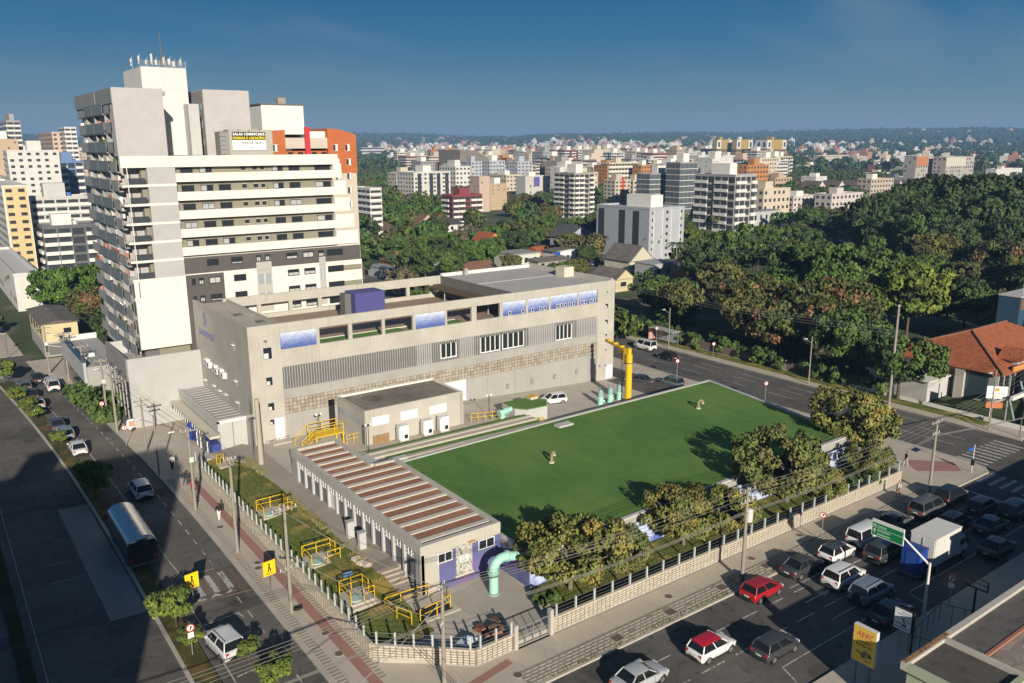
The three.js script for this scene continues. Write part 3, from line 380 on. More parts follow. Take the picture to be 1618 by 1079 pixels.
// ---------- electrical building and cabinets ----------
{
  const t = thing('transformer_house', 'beige flat roofed block with white shutters and three cabinets in front', 'building', [47, 1.65, -88]); const P = (n, g, m) => part(n, g, m, t); const x0 = 40, x1 = 53.6, z0 = -92.1, z1 = -84.6, y1 = 5.7;
  P('wall', new G().box(x0, 1.6, z0, x1, y1, z1), M.wall); P('roof', new G().box(x0 + .3, y1, z0 + .3, x1 - .3, y1 + .06, z1 - .3), mat([.36, .31, .26], .95, 'asphalt'));
  P('parapet', new G().box(x0, y1, z1 - .28, x1, y1 + .22, z1), M.wall); P('parapet', new G().box(x0, y1, z0, x1, y1 + .3, z0 + .28), M.white); P('parapet', new G().box(x0, y1, z0 + .28, x0 + .25, y1 + .22, z1 - .28), M.wallDull); P('parapet', new G().box(x1 - .25, y1, z0 + .28, x1, y1 + .22, z1 - .28), M.white);
  for (const [a, b, z] of [[41.5, 46, -87.4], [47.5, 51, -88.6], [49, 53, -90]]) P('roof_patch', new G().box(a, y1 + .06, z, b, y1 + .075, z + .4), M.dgrey);
  for (const [a, b, y] of [[40.9, 43.1, 3.9], [44.7, 47, 3.85], [48.7, 51.1, 3.8]]) { const s = P('shutter', new G().box(a, y, z1, b, y + 1.05, z1 + .05), M.whitePaint); for (let k = 1; k < 6; k++) part('slat', new G().box(a, y + k * .17, z1 + .05, b, y + k * .17 + .025, z1 + .07), M.frame, s); }
  for (let k = 0; k < 9; k++) for (let j = 0; j < 2; j++) P('louvre_pane', new G().box(x0 - .03, 3.9 + j * .42, z1 - .35 - k * .78, x0, 4.26 + j * .42, z1 - 1 - k * .78), M.glassPale);
  P('corner_door', new G().box(x0 - .04, 1.65, z1 - .9, x0, 3.7, z1 - .2), M.dgrey); P('wood_board', new G().box(40.9, 1.66, z1 + .05, 43, 2.7, z1 + .12), mat([.42, .26, .12], .9, 'deck')); P('down_pipe', new G().tube([53.2, 1.6, z1 + .08], [53.2, 5.6, z1 + .08], .06), M.wallDull);
  P('white_screen', new G().box(54.6, 2.2, -91.6, 58.4, 5.1, -91.4), M.whitePaint);
  const cab = (x, lab) => { const c = thing('power_cabinet', lab, 'cabinet', [x, 1.65, -83.4], 'white power cabinets'); lpart('plinth', new G().box(-.75, 0, -.6, .75, .25, .6), M.yard, c); lpart('casing', new G().box(-.55, .25, -.42, .55, 2.05, .42), M.whitePaint, c); lpart('side_radiator', new G().box(-.72, .4, -.35, -.55, 1.9, .35), M.frame, c); lpart('vent_grille', new G().box(-.05, .45, .42, .42, .95, .45), M.black, c); lpart('door_seam', new G().box(-.02, .95, .42, .0, 2, .43), M.grey, c); lpart('cap', new G().box(-.62, 2.05, -.5, .62, 2.12, .5), M.frame, c); };
  cab(44.3, 'white power cabinet nearest the leaning wood board'); cab(47.6, 'white power cabinet in the middle of the three'); cab(49.9, 'white power cabinet at the right end of the three');
}
// ---------- filter block with brown roof panels ----------
{
  const t = thing('filter_block', 'long low block with brown striped roof panels and purple painted end wall', 'building', [33, .5, -66]); const P = (n, g, m, k) => part(n, g, m, t, k); const x0 = 29.4, x1 = 37.2, xn = 34.6, zA = -80.6, zB = -71.6, zC = -53.2, H = 4.9;
  P('body', new G().box(x0 + .35, .5, zA + .2, xn - .1, 4.5, zB).box(x0 + .35, .5, zB, x1 - .2, 4.5, zC - .3), M.wallDull);
  const rim = new G().box(x0, 4.1, zA, x0 + .5, H, zC).box(x0 + .5, 4.1, zC - .45, x1, H, zC).box(x1 - .45, 4.1, zB, x1, H, zC - .45).box(x0 + .5, 4.1, zA, xn, H, zA + .45).box(xn - .4, 4.1, zA + .45, xn, H, zB).box(xn, 4.1, zB - .1, x1 - .45, H, zB + .3); P('roof_rim', rim, mat([.58, .54, .47], .9, 'concrete'));
  const r = rng(3); const bm = [M.brown, mat([.55, .265, .16], .9, 'deck'), mat([.45, .21, .125], .9, 'deck')];
  for (let z = zA + .7, k = 0; z < zC - 1; z += 1.72, k++) { const e = z < zB - 1.2 ? xn - .45 : x1 - .55; P('roof_panel', new G().box(x0 + .62, 4.5, z, e, 4.68 + r() * .02, z + 1.06), bm[k % 3]); P('roof_beam', new G().box(x0 + .5, 4.45, z + 1.1, e + .08, 4.76, z + 1.62), mat([.68, .63, .55], .9, 'concrete')); P('panel_edge', new G().box(x0 + .62, 4.6, z + 1.06, e, 4.69, z + 1.1), M.black); }
  // bays along the walkway
  const n = 13, w = (zC - zA - 2.6) / n; P('bay_wall', new G().box(x0 + .06, 1.6, zA, x0 + .34, 4.1, zA + 1.6).box(x0 + .06, .5, zC - 1, x0 + .34, 4.1, zC), M.wallDull);
  for (let k = 0; k < n; k++) { const z = zA + 1.6 + k * w; P('pilaster', new G().box(x0, .5, z - .16, x0 + .36, 4.1, z + .16), M.lgrey); const d = P(k == 4 ? 'open_door' : 'shutter_door', new G().box(x0 + .22, 1.65, z + .16, x0 + .3, 3.3, z + w - .16), k == 4 ? M.white : mat([.17, .165, .20], .7, 'sheet')); for (let j = 1; j < 4 && k != 4; j++) part('door_rib', new G().box(x0 + .2, 1.65, lerp(z + .16, z + w - .16, j / 4) - .015, x0 + .225, 3.3, lerp(z + .16, z + w - .16, j / 4) + .015), M.dgrey, d); const gl = P('louvre_window', new G().box(x0 + .14, 3.34, z + .2, x0 + .2, 4.06, z + w - .2), M.glassPale); for (let j = 1; j < 3; j++) part('glazing_bar', new G().box(x0 + .1, 3.34, lerp(z + .2, z + w - .2, j / 3) - .03, x0 + .15, 4.06, lerp(z + .2, z + w - .2, j / 3) + .03), M.whitePaint, gl); for (let j = 0; j < 3; j++) part('glazing_bar', new G().box(x0 + .1, 3.36 + j * .33, z + .2, x0 + .14, 3.4 + j * .33, z + w - .2), M.whitePaint, gl); part('pane', new G().box(x0 + .12, 3.72, lerp(z, z + w, .45), x0 + .135, 4, lerp(z, z + w, .6)), M.glassBlue, gl); }
  // painted end wall
  P('end_wall', new G().box(x0, .5, zC - .3, 31.1, 4.1, zC).box(31.1, 3.85, zC - .3, x1, 4.1, zC), M.wall); P('mural_wall', new G().box(31.1, .5, zC - .3, x1 + .01, 3.85, zC - .02), M.mural);
  const pn = P('plaque', new G().box(32.7, 1.35, zC - .02, 34.3, 3.95, zC + .04), mat([.66, .63, .56], .9, 'paint')); part('plaque_sill', new G().box(32.6, 1.22, zC - .02, 34.4, 1.35, zC + .14), M.cream, pn);
  { const m = print(128, 96, (c, w, h) => { c.fillStyle = '#d3cec1'; c.fillRect(0, 0, w, h); c.strokeStyle = '#5b7fb5'; c.lineWidth = 7; c.beginPath(); c.moveTo(30, 15); c.lineTo(52, 40); c.lineTo(34, 62); c.moveTo(60, 12); c.lineTo(80, 40); c.lineTo(58, 66); c.stroke(); c.fillStyle = '#5b7fb5'; c.fillRect(20, 74, 88, 9); }); const g = new THREE.PlaneGeometry(.9, .68); g.translate(33.5, 2.75, zC + .045); part('painted_emblem', g, m, pn); }
  for (const [a, b] of [[31.05, 32.3], [35, 36.5]]) { const wd = P('window', new G().box(a, 3, zC - .02, b, 3.75, zC + .01), M.glass); part('window_frame', new G().box(a - .06, 2.94, zC - .02, b + .06, 3, zC + .05).box(a - .06, 3.75, zC - .02, b + .06, 3.81, zC + .05).box(a - .06, 3, zC - .02, a, 3.75, zC + .05).box(b, 3, zC - .02, b + .06, 3.75, zC + .05).box((a + b) / 2 - .03, 3, zC, (a + b) / 2 + .03, 3.75, zC + .04), M.whitePaint, wd); }
  P('lamp_bracket', new G().box(33.9, 4, zC, 34.5, 4.12, zC + .35), mat([.5, .36, .15], .7));
}
// channel terrace with strips
{
  const t = thing('channel_terrace', 'stepped concrete channel with green and brown strips behind the turf roof', 'terrace', [48, .5, -77]); const P = (n, g, m) => part(n, g, m, t);
  P('base', new G().box(34.7, .5, -79.6, 59.5, 3.05, -73.9).box(37.25, .5, -73.9, 40, 3.05, -72), M.yard);
  for (const [z0, z1, m, h, x] of [[-79.5, -78.6, M.turf, .04, 37.5], [-78.55, -78.1, M.yard, .22, 37], [-78.05, -77.75, M.brown, .06, 38], [-77.7, -76.9, M.yard, .22, 36.5], [-76.8, -75.6, M.turf, .04, 38.4], [-75.5, -74.9, M.yard, .24, 37.6]]) P(m === M.turf ? 'turf_strip' : m === M.brown ? 'brown_strip' : 'kerb', new G().box(x, 3.05, z0, 59.4, 3.05 + h, z1), m);
  P('end_block', new G().box(34.7, 3.05, -76.8, 36.4, 3.9, -74.2), M.lgrey); P('step_block', new G().box(36.9, 3.05, -74.8, 39.8, 3.7, -74), M.lgrey);
}
// ---------- reservoir with artificial turf roof ----------
{
  const t = thing('reservoir', 'huge low water tank roofed with bright green artificial turf', 'reservoir', [62, .5, -62]); const P = (n, g, m) => part(n, g, m, t);
  const poly = [[37.3, -49.2], [84.4, -50], [88.9, -75.2], [59.8, -74.6], [37.3, -73.7]]; P('tank_wall', new G().prism(poly, .2, 3.36), M.wallDull);
  const inn = [[37.7, -49.6], [84, -50.4], [88.4, -74.8], [59.8, -74.2], [37.7, -73.3]]; P('turf_roof', new G().flat(inn, 3.45), M.turf);
  for (let k = 0; k < 5; k++) { const a = poly[k], b = poly[(k + 1) % 5], c = inn[(k + 1) % 5], d = inn[k]; P('roof_kerb', new G().prism([a, b, c, d], 3.36, 3.56), M.lgrey); }
  P('mural_panel', new G().box(37.3, .5, -49.21, 84.3, 2.9, -49.12).geo().rotateY(0), mat([.95, .98, 1], .8, 'mural2')); P('side_mural', new G().box(37.22, .5, -53.1, 37.31, 3.0, -49.2), M.mural);
  for (const [x, z, w] of [[58.9, -73, 2.2], [41.2, -50.9, .8]]) P('roof_hatch', new G().box(x, 3.45, z, x + w, 3.66, z + (w > 1 ? 1.1 : .8)), M.lgrey);
  for (const [x, z, yw, lab] of [[51.4, -64, .4, 'mossy spout statuette standing on the turf roof near its left half'], [77.8, -67.3, -.3, 'mossy spout statuette standing on the turf roof near its far right']]) { const s = thing('roof_vent_pipe', 'curved roof vent pipe ' + (x < 60 ? 'on the left half of the turf roof' : 'on the far right of the turf roof'), 'vent pipe', [x, 3.45, z], 'vent pipes on the turf roof', yw); lpart('base', new G().tube([0, 0, 0], [0, .12, 0], .32, .3, 12), M.cream, s); const g = new G(); let p = [0, .1, 0]; for (let k = 1; k <= 9; k++) { const a = k / 9 * Math.PI, q = [.3 - .3 * Math.cos(a), .75 + .3 * Math.sin(a), 0]; g.tube(k == 1 ? [0, .1, 0] : p, k == 1 ? [0, .75, 0] : q, .15, .15, 10); if (k == 1) g.tube([0, .75, 0], q, .15, .15, 10); p = q; } lpart('bent_pipe', g, mat([.42, .36, .2], .8, 'paint'), s); lpart('flange', new G().tube([.6, .72, 0], [.6, .6, 0], .19, .19, 12), M.cream, s); }
}
// green-topped valve chamber
{
  const t = thing('valve_chamber', 'faceted grey chamber with turf top between the turf roof and the building', 'chamber', [62, 1, -83]); const poly = [[59.8, -84.9], [59.7, -81.9], [60.7, -80.6], [63.8, -80.4], [65.4, -82.4], [64.1, -84.7]];
  part('chamber_wall', new G().prism(poly, .6, 3.1), M.lgrey, t); const c = [62.3, -82.6]; part('turf_top', new G().prism(poly.map(([x, z]) => [lerp(x, c[0], .04), lerp(z, c[1], .04)]), 3.1, 3.22), M.turf, t); part('hatch', new G().box(63.4, 3.22, -84.4, 64.6, 3.5, -83.4), M.cream, t); part('hatch_lid', new G().box(63.35, 3.5, -84.45, 64.65, 3.58, -83.35), mat([.6, .38, .03], .6), t);
}
// ---------- mint green pipework ----------
function elbow(g, pts, r, seg = 14) { const cv = new THREE.CatmullRomCurve3(pts.map((p) => new THREE.Vector3(...p)), false, 'catmullrom', .2); const b = new THREE.TubeGeometry(cv, 28, r, seg); const o = g.p.length / 3; g.p.push(...b.attributes.position.array); g.n.push(...b.attributes.normal.array); g.u.push(...b.attributes.uv.array); for (const k of b.index.array) g.i.push(k + o); return g; }
{
  const t = thing('overflow_pipe', 'big mint green swan neck pipe rising beside the purple mural', 'pipe', [34.4, .5, -50.2]);
  lpart('riser', new G().tube([0, 0, 0], [0, 1.95, 0], .38, .38, 20), M.mint, t); lpart('bend', elbow(new G(), [[0, 1.9, 0], [0, 2.25, 0], [.22, 2.7, 0], [.65, 2.95, 0], [1.25, 2.98, 0], [1.8, 2.8, 0], [2.9, 2.6, 0]], .38, 20), M.mint, t); for (const [a, b] of [[[0, 1.85, 0], [0, 1.93, 0]], [[0, 1.96, 0], [0, 2.04, 0]], [[0, 0, 0], [0, .08, 0]], [[1.3, 2.97, 0], [1.4, 2.95, 0]]]) lpart('flange', new G().tube(a, b, .48, .48, 20), mat([.32, .58, .47], .6), t); for (let k = 0; k < 10; k++) lpart('bolt', new G().tube([Math.cos(k * .628) * .44, 1.8, Math.sin(k * .628) * .44], [Math.cos(k * .628) * .44, 2.09, Math.sin(k * .628) * .44], .025, .025, 6), M.dgrey, t); lpart('rust_patch', new G().tube([0, .08, 0], [0, .2, 0], .384, .384, 20, false), mat([.34, .36, .26], .8, 'paint'), t);
  const u = thing('inlet_pipe', 'mint green elbow pipe entering the turf topped chamber', 'pipe', [58.2, 1.2, -82.6]); lpart('riser', new G().tube([0, -.3, 0], [0, 1.4, 0], .36, .36, 16), M.mint, u); lpart('tee', new G().tube([-.4, 1.5, 0], [1.8, 1.65, -.3], .34, .34, 16), M.mint, u); lpart('flange', new G().tube([-.5, 1.5, 0], [-.36, 1.51, 0], .48, .48, 16), M.mint, u); lpart('flange', new G().tube([.6, 1.57, -.1], [.76, 1.58, -.12], .48, .48, 16), M.mint, u); lpart('flange', new G().tube([0, 1.0, 0], [0, 1.12, 0], .46, .46, 16), M.mint, u);
  const v = thing('pump_head', 'mint green pump head, leftmost of three beside the yellow crane', 'pump', [74.3, .75, -81.8], 'mint green pump heads'); lpart('barrel', new G().tube([0, 0, 0], [0, 1.1, 0], .42, .36, 14).tube([0, 1.1, 0], [0, 1.3, 0], .5, .5, 14), M.mint, v); lpart('motor', new G().tube([0, 1.3, 0], [0, 2.2, 0], .38, .36, 14).tube([0, 2.2, 0], [0, 2.32, 0], .3, .16, 14), mat([.25, .42, .40], .5), v); lpart('side_port', new G().tube([0, .6, 0], [.62, .6, .1], .2, .2, 12), M.mint, v); lpart('spindle', new G().tube([0, 2.3, 0], [0, 2.75, 0], .04), M.steel, v); lpart('pad', new G().box(-.8, -.3, -.7, .8, .02, .7), M.yard, v);
  dup(v, [76.3, .7, -82], .3, 'mint green pump head, middle of three beside the yellow crane'); dup(v, [78.3, .65, -82.3], .6, 'mint green pump head, rightmost of three beside the yellow crane');
}
// ---------- yellow gantry crane ----------
{
  const t = thing('jib_crane', 'bright yellow pillar crane with jib arm beside the turf roof', 'crane', [78.3, .6, -80.5]); lpart('pillar', new G().tube([0, 0, 0], [0, 7.2, 0], .48, .46, 20), M.yellow, t); lpart('base_plate', new G().tube([0, 0, 0], [0, .12, 0], .8, .8, 16), M.yellow, t); lpart('collar', new G().tube([0, 5.9, 0], [0, 6, 0], .54, .54, 20), M.purple, t); lpart('head', new G().tube([0, 7.2, 0], [0, 8.05, 0], .3, .3, 16).box(-.25, 5.7, -.9, .25, 7.9, -.35), M.yellow, t);
  lpart('jib_beam', new G().quad([-.2, 7.35, -.4], [.2, 7.35, -.4], [2.4, 7.35, -7.2], [2, 7.35, -7.2]).quad([-.2, 7.75, -.4], [2, 7.75, -7.2], [2.4, 7.75, -7.2], [.2, 7.75, -.4].map((q) => q)).quad([-.2, 7.35, -.4], [2, 7.35, -7.2], [2, 7.75, -7.2], [-.2, 7.75, -.4]).quad([2.4, 7.35, -7.2], [.2, 7.35, -.4], [.2, 7.75, -.4], [2.4, 7.75, -7.2]).quad([2, 7.35, -7.2], [2.4, 7.35, -7.2], [2.4, 7.75, -7.2], [2, 7.75, -7.2]), M.yellow, t); for (const [x, z] of [[.5, -2], [1.1, -3.9], [1.7, -5.8]]) lpart('rail_clamp', new G().box(x - .35, 7.75, z - .12, x + .35, 7.95, z + .12), M.yellow, t); lpart('trolley', new G().box(.3, 6.9, -2.4, .9, 7.35, -1.8), M.yellow, t); lpart('hoist_chain', new G().tube([.6, 1.2, -2.1], [.6, 6.9, -2.1], .03), M.dgrey, t); lpart('hoist_chain', new G().tube([.85, 1.2, -2.1], [.85, 6.9, -2.1], .03), M.dgrey, t);
}
// ---------- yellow railings ----------
function railing(t, pts, h = 1.05, m = M.yellow, mid = true) { // one rail run: posts, top rail, mid rail as parts
  for (let k = 0; k < pts.length; k++) lpart('post', new G().tube(pts[k], [pts[k][0], pts[k][1] + h, pts[k][2]], .045, .045, 6), m, t);
  for (let k = 0; k + 1 < pts.length; k++) { const a = pts[k], b = pts[k + 1]; lpart('top_rail', new G().tube([a[0], a[1] + h, a[2]], [b[0], b[1] + h, b[2]], .045, .045, 6), m, t); if (mid) lpart('mid_rail', new G().tube([a[0], a[1] + h * .55, a[2]], [b[0], b[1] + h * .55, b[2]], .035, .035, 6), m, t); }
}
function chamber(x, z, s, lab) {
  const t = thing('railed_chamber', lab, 'chamber', [x, 1, z], 'railed lawn chambers'); const W = 2.9 * s, D = 2.3;
  lpart('slab', new G().box(0, -.6, -D, W, .42, 0), mat([.55, .51, .44], .9, 'concrete'), t); lpart('plinth_step', new G().box(-.2, -.6, -D - .2, W + .2, .2, .3), M.yard, t); lpart('round_lid', new G().tube([.75, .42, -.7], [.75, .52, -.7], .52, .52, 18), mat([.38, .52, .45], .6), t); lpart('square_lid', new G().box(1.5, .42, -1.9, 2.5 * s, .5, -.9), M.lgrey, t);
  railing(t, [[.08, .42, -.08], [.08, .42, -D + .08], [W / 2, .42, -D + .08], [W - .08, .42, -D + .08], [W - .08, .42, -D / 2]], 1.05); railing(t, [[W - .08, .42, -.1], [W * .55, .42, -.1]], 1.0); return t;
}
chamber(23.6, -73.1, 1, 'yellow railed concrete chamber on the lawn, farthest of the three'); chamber(23.5, -61.4, .95, 'yellow railed concrete chamber on the lawn, middle of the three'); chamber(23.6, -54, .75, 'yellow railed concrete chamber on the lawn, nearest the corner'); 
{
  const t = thing('railed_chamber', 'small yellow railed pit at the end of the lawn by the annex', 'chamber', [24.2, 1.2, -88.5]); lpart('slab', new G().box(0, -.5, -1.6, 2, .25, 0), M.yard, t); railing(t, [[.1, .25, -.1], [.1, .25, -1.5], [.9, .25, -1.5]], 1);
  const p = thing('stair_platform', 'yellow railed steel stair platform by the dark doorway', 'platform', [34.8, 1.69, -87]); lpart('deck', new G().box(0, 1.3, -2.2, 3.6, 1.42, 0), M.yellow, p); for (const [a, b] of [[.1, -.1], [3.5, -.1], [.1, -2.1], [3.5, -2.1]]) lpart('leg', new G().box(a - .07, 0, b - .07, a + .07, 1.3, b + .07), M.yellow, p); for (let k = 0; k < 5; k++) lpart('tread', new G().box(-.3 - k * .34, 1.15 - k * .24, -1.2, -k * .34, 1.2 - k * .24, -.1), M.yellow, p); railing(p, [[0, 1.42, -.05], [1.2, 1.42, -.05], [2.4, 1.42, -.05], [3.55, 1.42, -.05], [3.55, 1.42, -2.15], [1.8, 1.42, -2.15], [0, 1.42, -2.15], [-1.7, .2, -2.15]]); railing(p, [[0, 1.42, -.05], [-1.7, .2, -.05]]); railing(p, [[3.6, 0, .6], [4.5, 0, .6], [5.4, 0, .6]], 1.1);
  const q = thing('stair_platform', 'yellow rail run between the transformer house and the mint elbow pipe', 'railing', [54.6, 1.65, -84.4]); railing(q, [[0, 0, 0], [.9, 0, .3], [1.8, 0, .6], [2.7, 0, .9], [3.4, 0, 1.1]], 1.1); const q2 = thing('stair_platform', 'low yellow guard rail beside the turf topped chamber', 'railing', [61.3, .8, -79.4]); railing(q2, [[0, .3, 0], [.8, .3, 0], [.8, .3, .7], [0, .3, .7], [0, .3, 0]], 1.1);
  // stair at the near end
  const s = thing('concrete_stair', 'concrete stair with yellow rails descending beside the low block', 'stair', [28.6, .5, -55]); for (let k = 0; k < 8; k++) lpart('step', new G().box(-1, -.1, -2.2 + k * .5, .75, 1.2 - k * .15, -1.7 + k * .5), mat([.50, .43, .35], .9, 'concrete'), s); lpart('landing', new G().box(-2.8, -.1, 1.8, 2.4, .1, 5.2), M.yard, s); railing(s, [[-2.6, .1, 2], [-1.2, .1, 2], [.2, .1, 2.1], [1.2, .1, 2.2]], 1.1); railing(s, [[-2.6, .1, 2], [-2.4, .1, 3.6], [-1.9, .1, 5]], 1.1); railing(s, [[-1.2, .1, 5.1], [.4, .1, 4.9], [1.8, .1, 4.6], [2.3, .1, 3.2]], 1.1); lpart('pit', new G().box(-1.1, .1, 3.4, 1.9, .13, 4.8), M.black, s);
  // pad under the pipe
  setting('concrete_pad', new G().prism([[30.6, -51.9], [37.2, -53], [36.8, -48.5], [34.6, -44], [31.8, -44]], .4, .53), mat([.48, .43, .36], .93, 'concrete'));
  // debris by the gate
  const r = rng(12); for (let k = 0; k < 9; k++) { const g = new G().obox(0, 0, 0, .5 + r() * 1.3, .08 + r() * .25, .3 + r() * .6, 0); const o = single('rubble_slab', 'broken brown plank in the heap by the steel gate', 'debris', g, mat([.26 + r() * .12, .15, .09], .95, 'deck'), 'planks heaped by the gate'); o.position.set(30.2 + r() * 2.4, .62 + k * .06, -46.4 + r() * 1.8); o.rotation.set(r() * .4 - .2, r() * 3, r() * .5 - .25); }
  const tp = single('tarp', 'crumpled pale blue tarp behind the corner wall', 'tarp', new G().box(-.7, 0, -.5, .7, .5, .5).tri([-.7, .5, .5], [.7, .5, .5], [0, .9, 0]), mat([.45, .52, .6], .8)); tp.position.set(28.7, .5, -45.4); tp.rotation.y = .4;
}
// ---------- boundary walls: pierced block courses, posts, wires ----------
function blockWall(name, lab, ax, az, bx, bz, h, y0, maxParts, baseM) {
  const t = thing(name, lab, 'wall', [ax, y0, az]); const L = Math.hypot(bx - ax, bz - az), yaw = Math.atan2(-(bz - az), bx - ax); t.rotation.y = yaw;
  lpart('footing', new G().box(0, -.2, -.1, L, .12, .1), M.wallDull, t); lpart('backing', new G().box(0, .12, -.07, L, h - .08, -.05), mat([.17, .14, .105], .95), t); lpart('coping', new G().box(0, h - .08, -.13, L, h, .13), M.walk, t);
  const r = rng(L * 100 | 0), ms = [mat([.66, .59, .47], .92, 'concrete'), mat([.60, .53, .42], .92, 'concrete'), mat([.70, .64, .53], .92, 'concrete')], bg = new G().box(-.185, -.066, -.05, .185, .066, .12, 'b').geo(); const rest = new G(); let n = 0;
  for (let x = .25; x < L - .2; x += .44) { const up = new G(); for (let y = .22; y < h - .12; y += .2) { if (n++ < maxParts) { const o = sh(new THREE.Mesh(bg, ms[Math.floor(r() * 3)])); o.name = 'block'; o.position.set(x, y, (r() - .5) * .03); t.add(o); } else rest.box(x - .185, y - .066, -.05, x + .185, y + .066, .105 + r() * .03, 'b'); } }
  if (rest.p.length) lpart('block_courses', rest, ms[0], t, 'stuff');
  return { t, L, yaw };
}
function wirePosts(w, h, y, st, m, ht = 1) { for (let x = .4; x < w.L; x += st) { lpart('fence_post', new G().box(x - .065, h, -.065, x + .065, h + ht, .065), m, w.t); } for (const k of [.3, .6, .9]) lpart('fence_wire', new G().tube([0, h + ht * k, 0], [w.L, h + ht * k, 0], .012, .012, 4), M.steel, w.t); }
const fpost = mat([.58, .62, .60], .8, 'concrete');
{
  const s = blockWall('boundary_wall', 'long pierced block wall with fence posts below the south trees', 35.1, -43.5, 83.7, -43.5, 1.35, .1, 300); wirePosts(s, 1.35, 0, 1.9, fpost);
  const c = blockWall('boundary_wall', 'pierced block wall running slantwise across the site corner', 22.6, -48.5, 28.2, -43.5, 1.35, .1, 300); wirePosts(c, 1.35, 0, 1.35, fpost);
  const d = blockWall('boundary_wall', 'short pierced block wall between site corner and steel gate', 28.2, -43.5, 31.5, -43.5, 1.35, .1, 300); wirePosts(d, 1.35, 0, 1.35, fpost);
  const w = blockWall('boundary_wall', 'long pierced block wall below the lawn along the bus street', 22.6, -92.6, 22.6, -48.5, 1.4, .1, 300); wirePosts(w, 1.4, 0, 1.25, fpost);
  const e = blockWall('boundary_wall', 'pierced block wall turning the far south corner of the site', 83.7, -43.5, 84.6, -49.8, 1.3, .1, 300); wirePosts(e, 1.3, 0, 1.6, fpost);
  const g = thing('steel_gate', 'grey steel bar gate between two pierced block walls', 'gate', [31.6, .1, -43.5]); lpart('gate_pier', new G().box(-.12, 0, -.2, .2, 2, .2), M.wall, g); lpart('gate_pier', new G().box(3.2, 0, -.2, 3.5, 2.1, .2), M.wall, g); lpart('gate_frame', new G().box(.2, .1, -.03, 3.2, .16, .03).box(.2, 1.6, -.03, 3.2, 1.66, .03).box(.2, .85, -.03, 3.2, .9, .03), M.steel, g); for (let k = 0; k < 5; k++) lpart('gate_bar', new G().box(.25 + k * .72, .1, -.03, .3 + k * .72, 1.66, .03), M.steel, g); for (let k = 0; k < 22; k++) lpart('mesh_wire', new G().box(.27 + k * .133, .16, -.006, .278 + k * .133, 1.6, .006), M.steel, g);
}
// dosing cabinets and lamp posts in the yard
{
  const a = thing('metering_cabinet', 'grey cabinet on the walkway farther from the stair', 'cabinet', [28.4, 1.7, -64.2], 'grey cabinets on the walkway'); lpart('casing', new G().box(-.3, 0, -.25, .3, 1.5, .25), M.lgrey, a); lpart('cap', new G().box(-.36, 1.5, -.31, .36, 1.58, .31), M.grey, a); lpart('door', new G().box(-.31, .2, -.2, -.3, 1.4, .2), M.frame, a); dup(a, [28.3, 1.7, -61.6], 0, 'grey cabinet on the walkway nearer to the stair');
  const lp = (x, y, z, lab) => { const t = thing('yard_lamp', lab, 'lamp post', [x, y, z], 'twin globe yard lamps'); lpart('post', new G().tube([0, 0, 0], [0, 3.1, 0], .05, .04, 8), M.black, t); lpart('arm', new G().tube([-.3, 3.1, 0], [.3, 3.1, 0], .03), M.black, t); for (const s of [-1, 1]) { const g = new THREE.SphereGeometry(.15, 12, 8); g.translate(s * .3, 3.25, 0); lpart('globe', g, M.whitePaint, t); } };
  lp(36.4, 1.7, -89.6, 'twin globe lamp post behind the yellow stair platform'); lp(39.4, 1.7, -82.6, 'twin globe lamp post at the corner of the transformer house'); lp(57.4, 1.5, -84.4, 'twin globe lamp post between the white screen and mint elbow pipe');
  const rk = rng(8); for (let k = 0; k < 6; k++) { const g = new THREE.DodecahedronGeometry(.3 + rk() * .3, 0); const o = single('boulder', 'pale stone in the small heap at the lawn edge', 'stone', g, M.walk, 'stones at the lawn edge'); o.position.set(27 + rk() * .9, 1.65, -60.5 + rk() * 2.2); o.scale.y = .6; o.rotation.y = rk() * 6; }
  const b = thing('water_drum', 'blue plastic drum lying on the lawn near the railed chambers', 'drum', [25.3, 1.45, -58.3]); lpart('barrel', new G().tube([-.35, .2, 0], [.35, .2, .1], .2, .2, 14), mat([.16, .3, .55], .5), b); lpart('lid', new G().tube([.35, .2, .1], [.4, .2, .11], .16, .16, 14), M.frame, b);
}
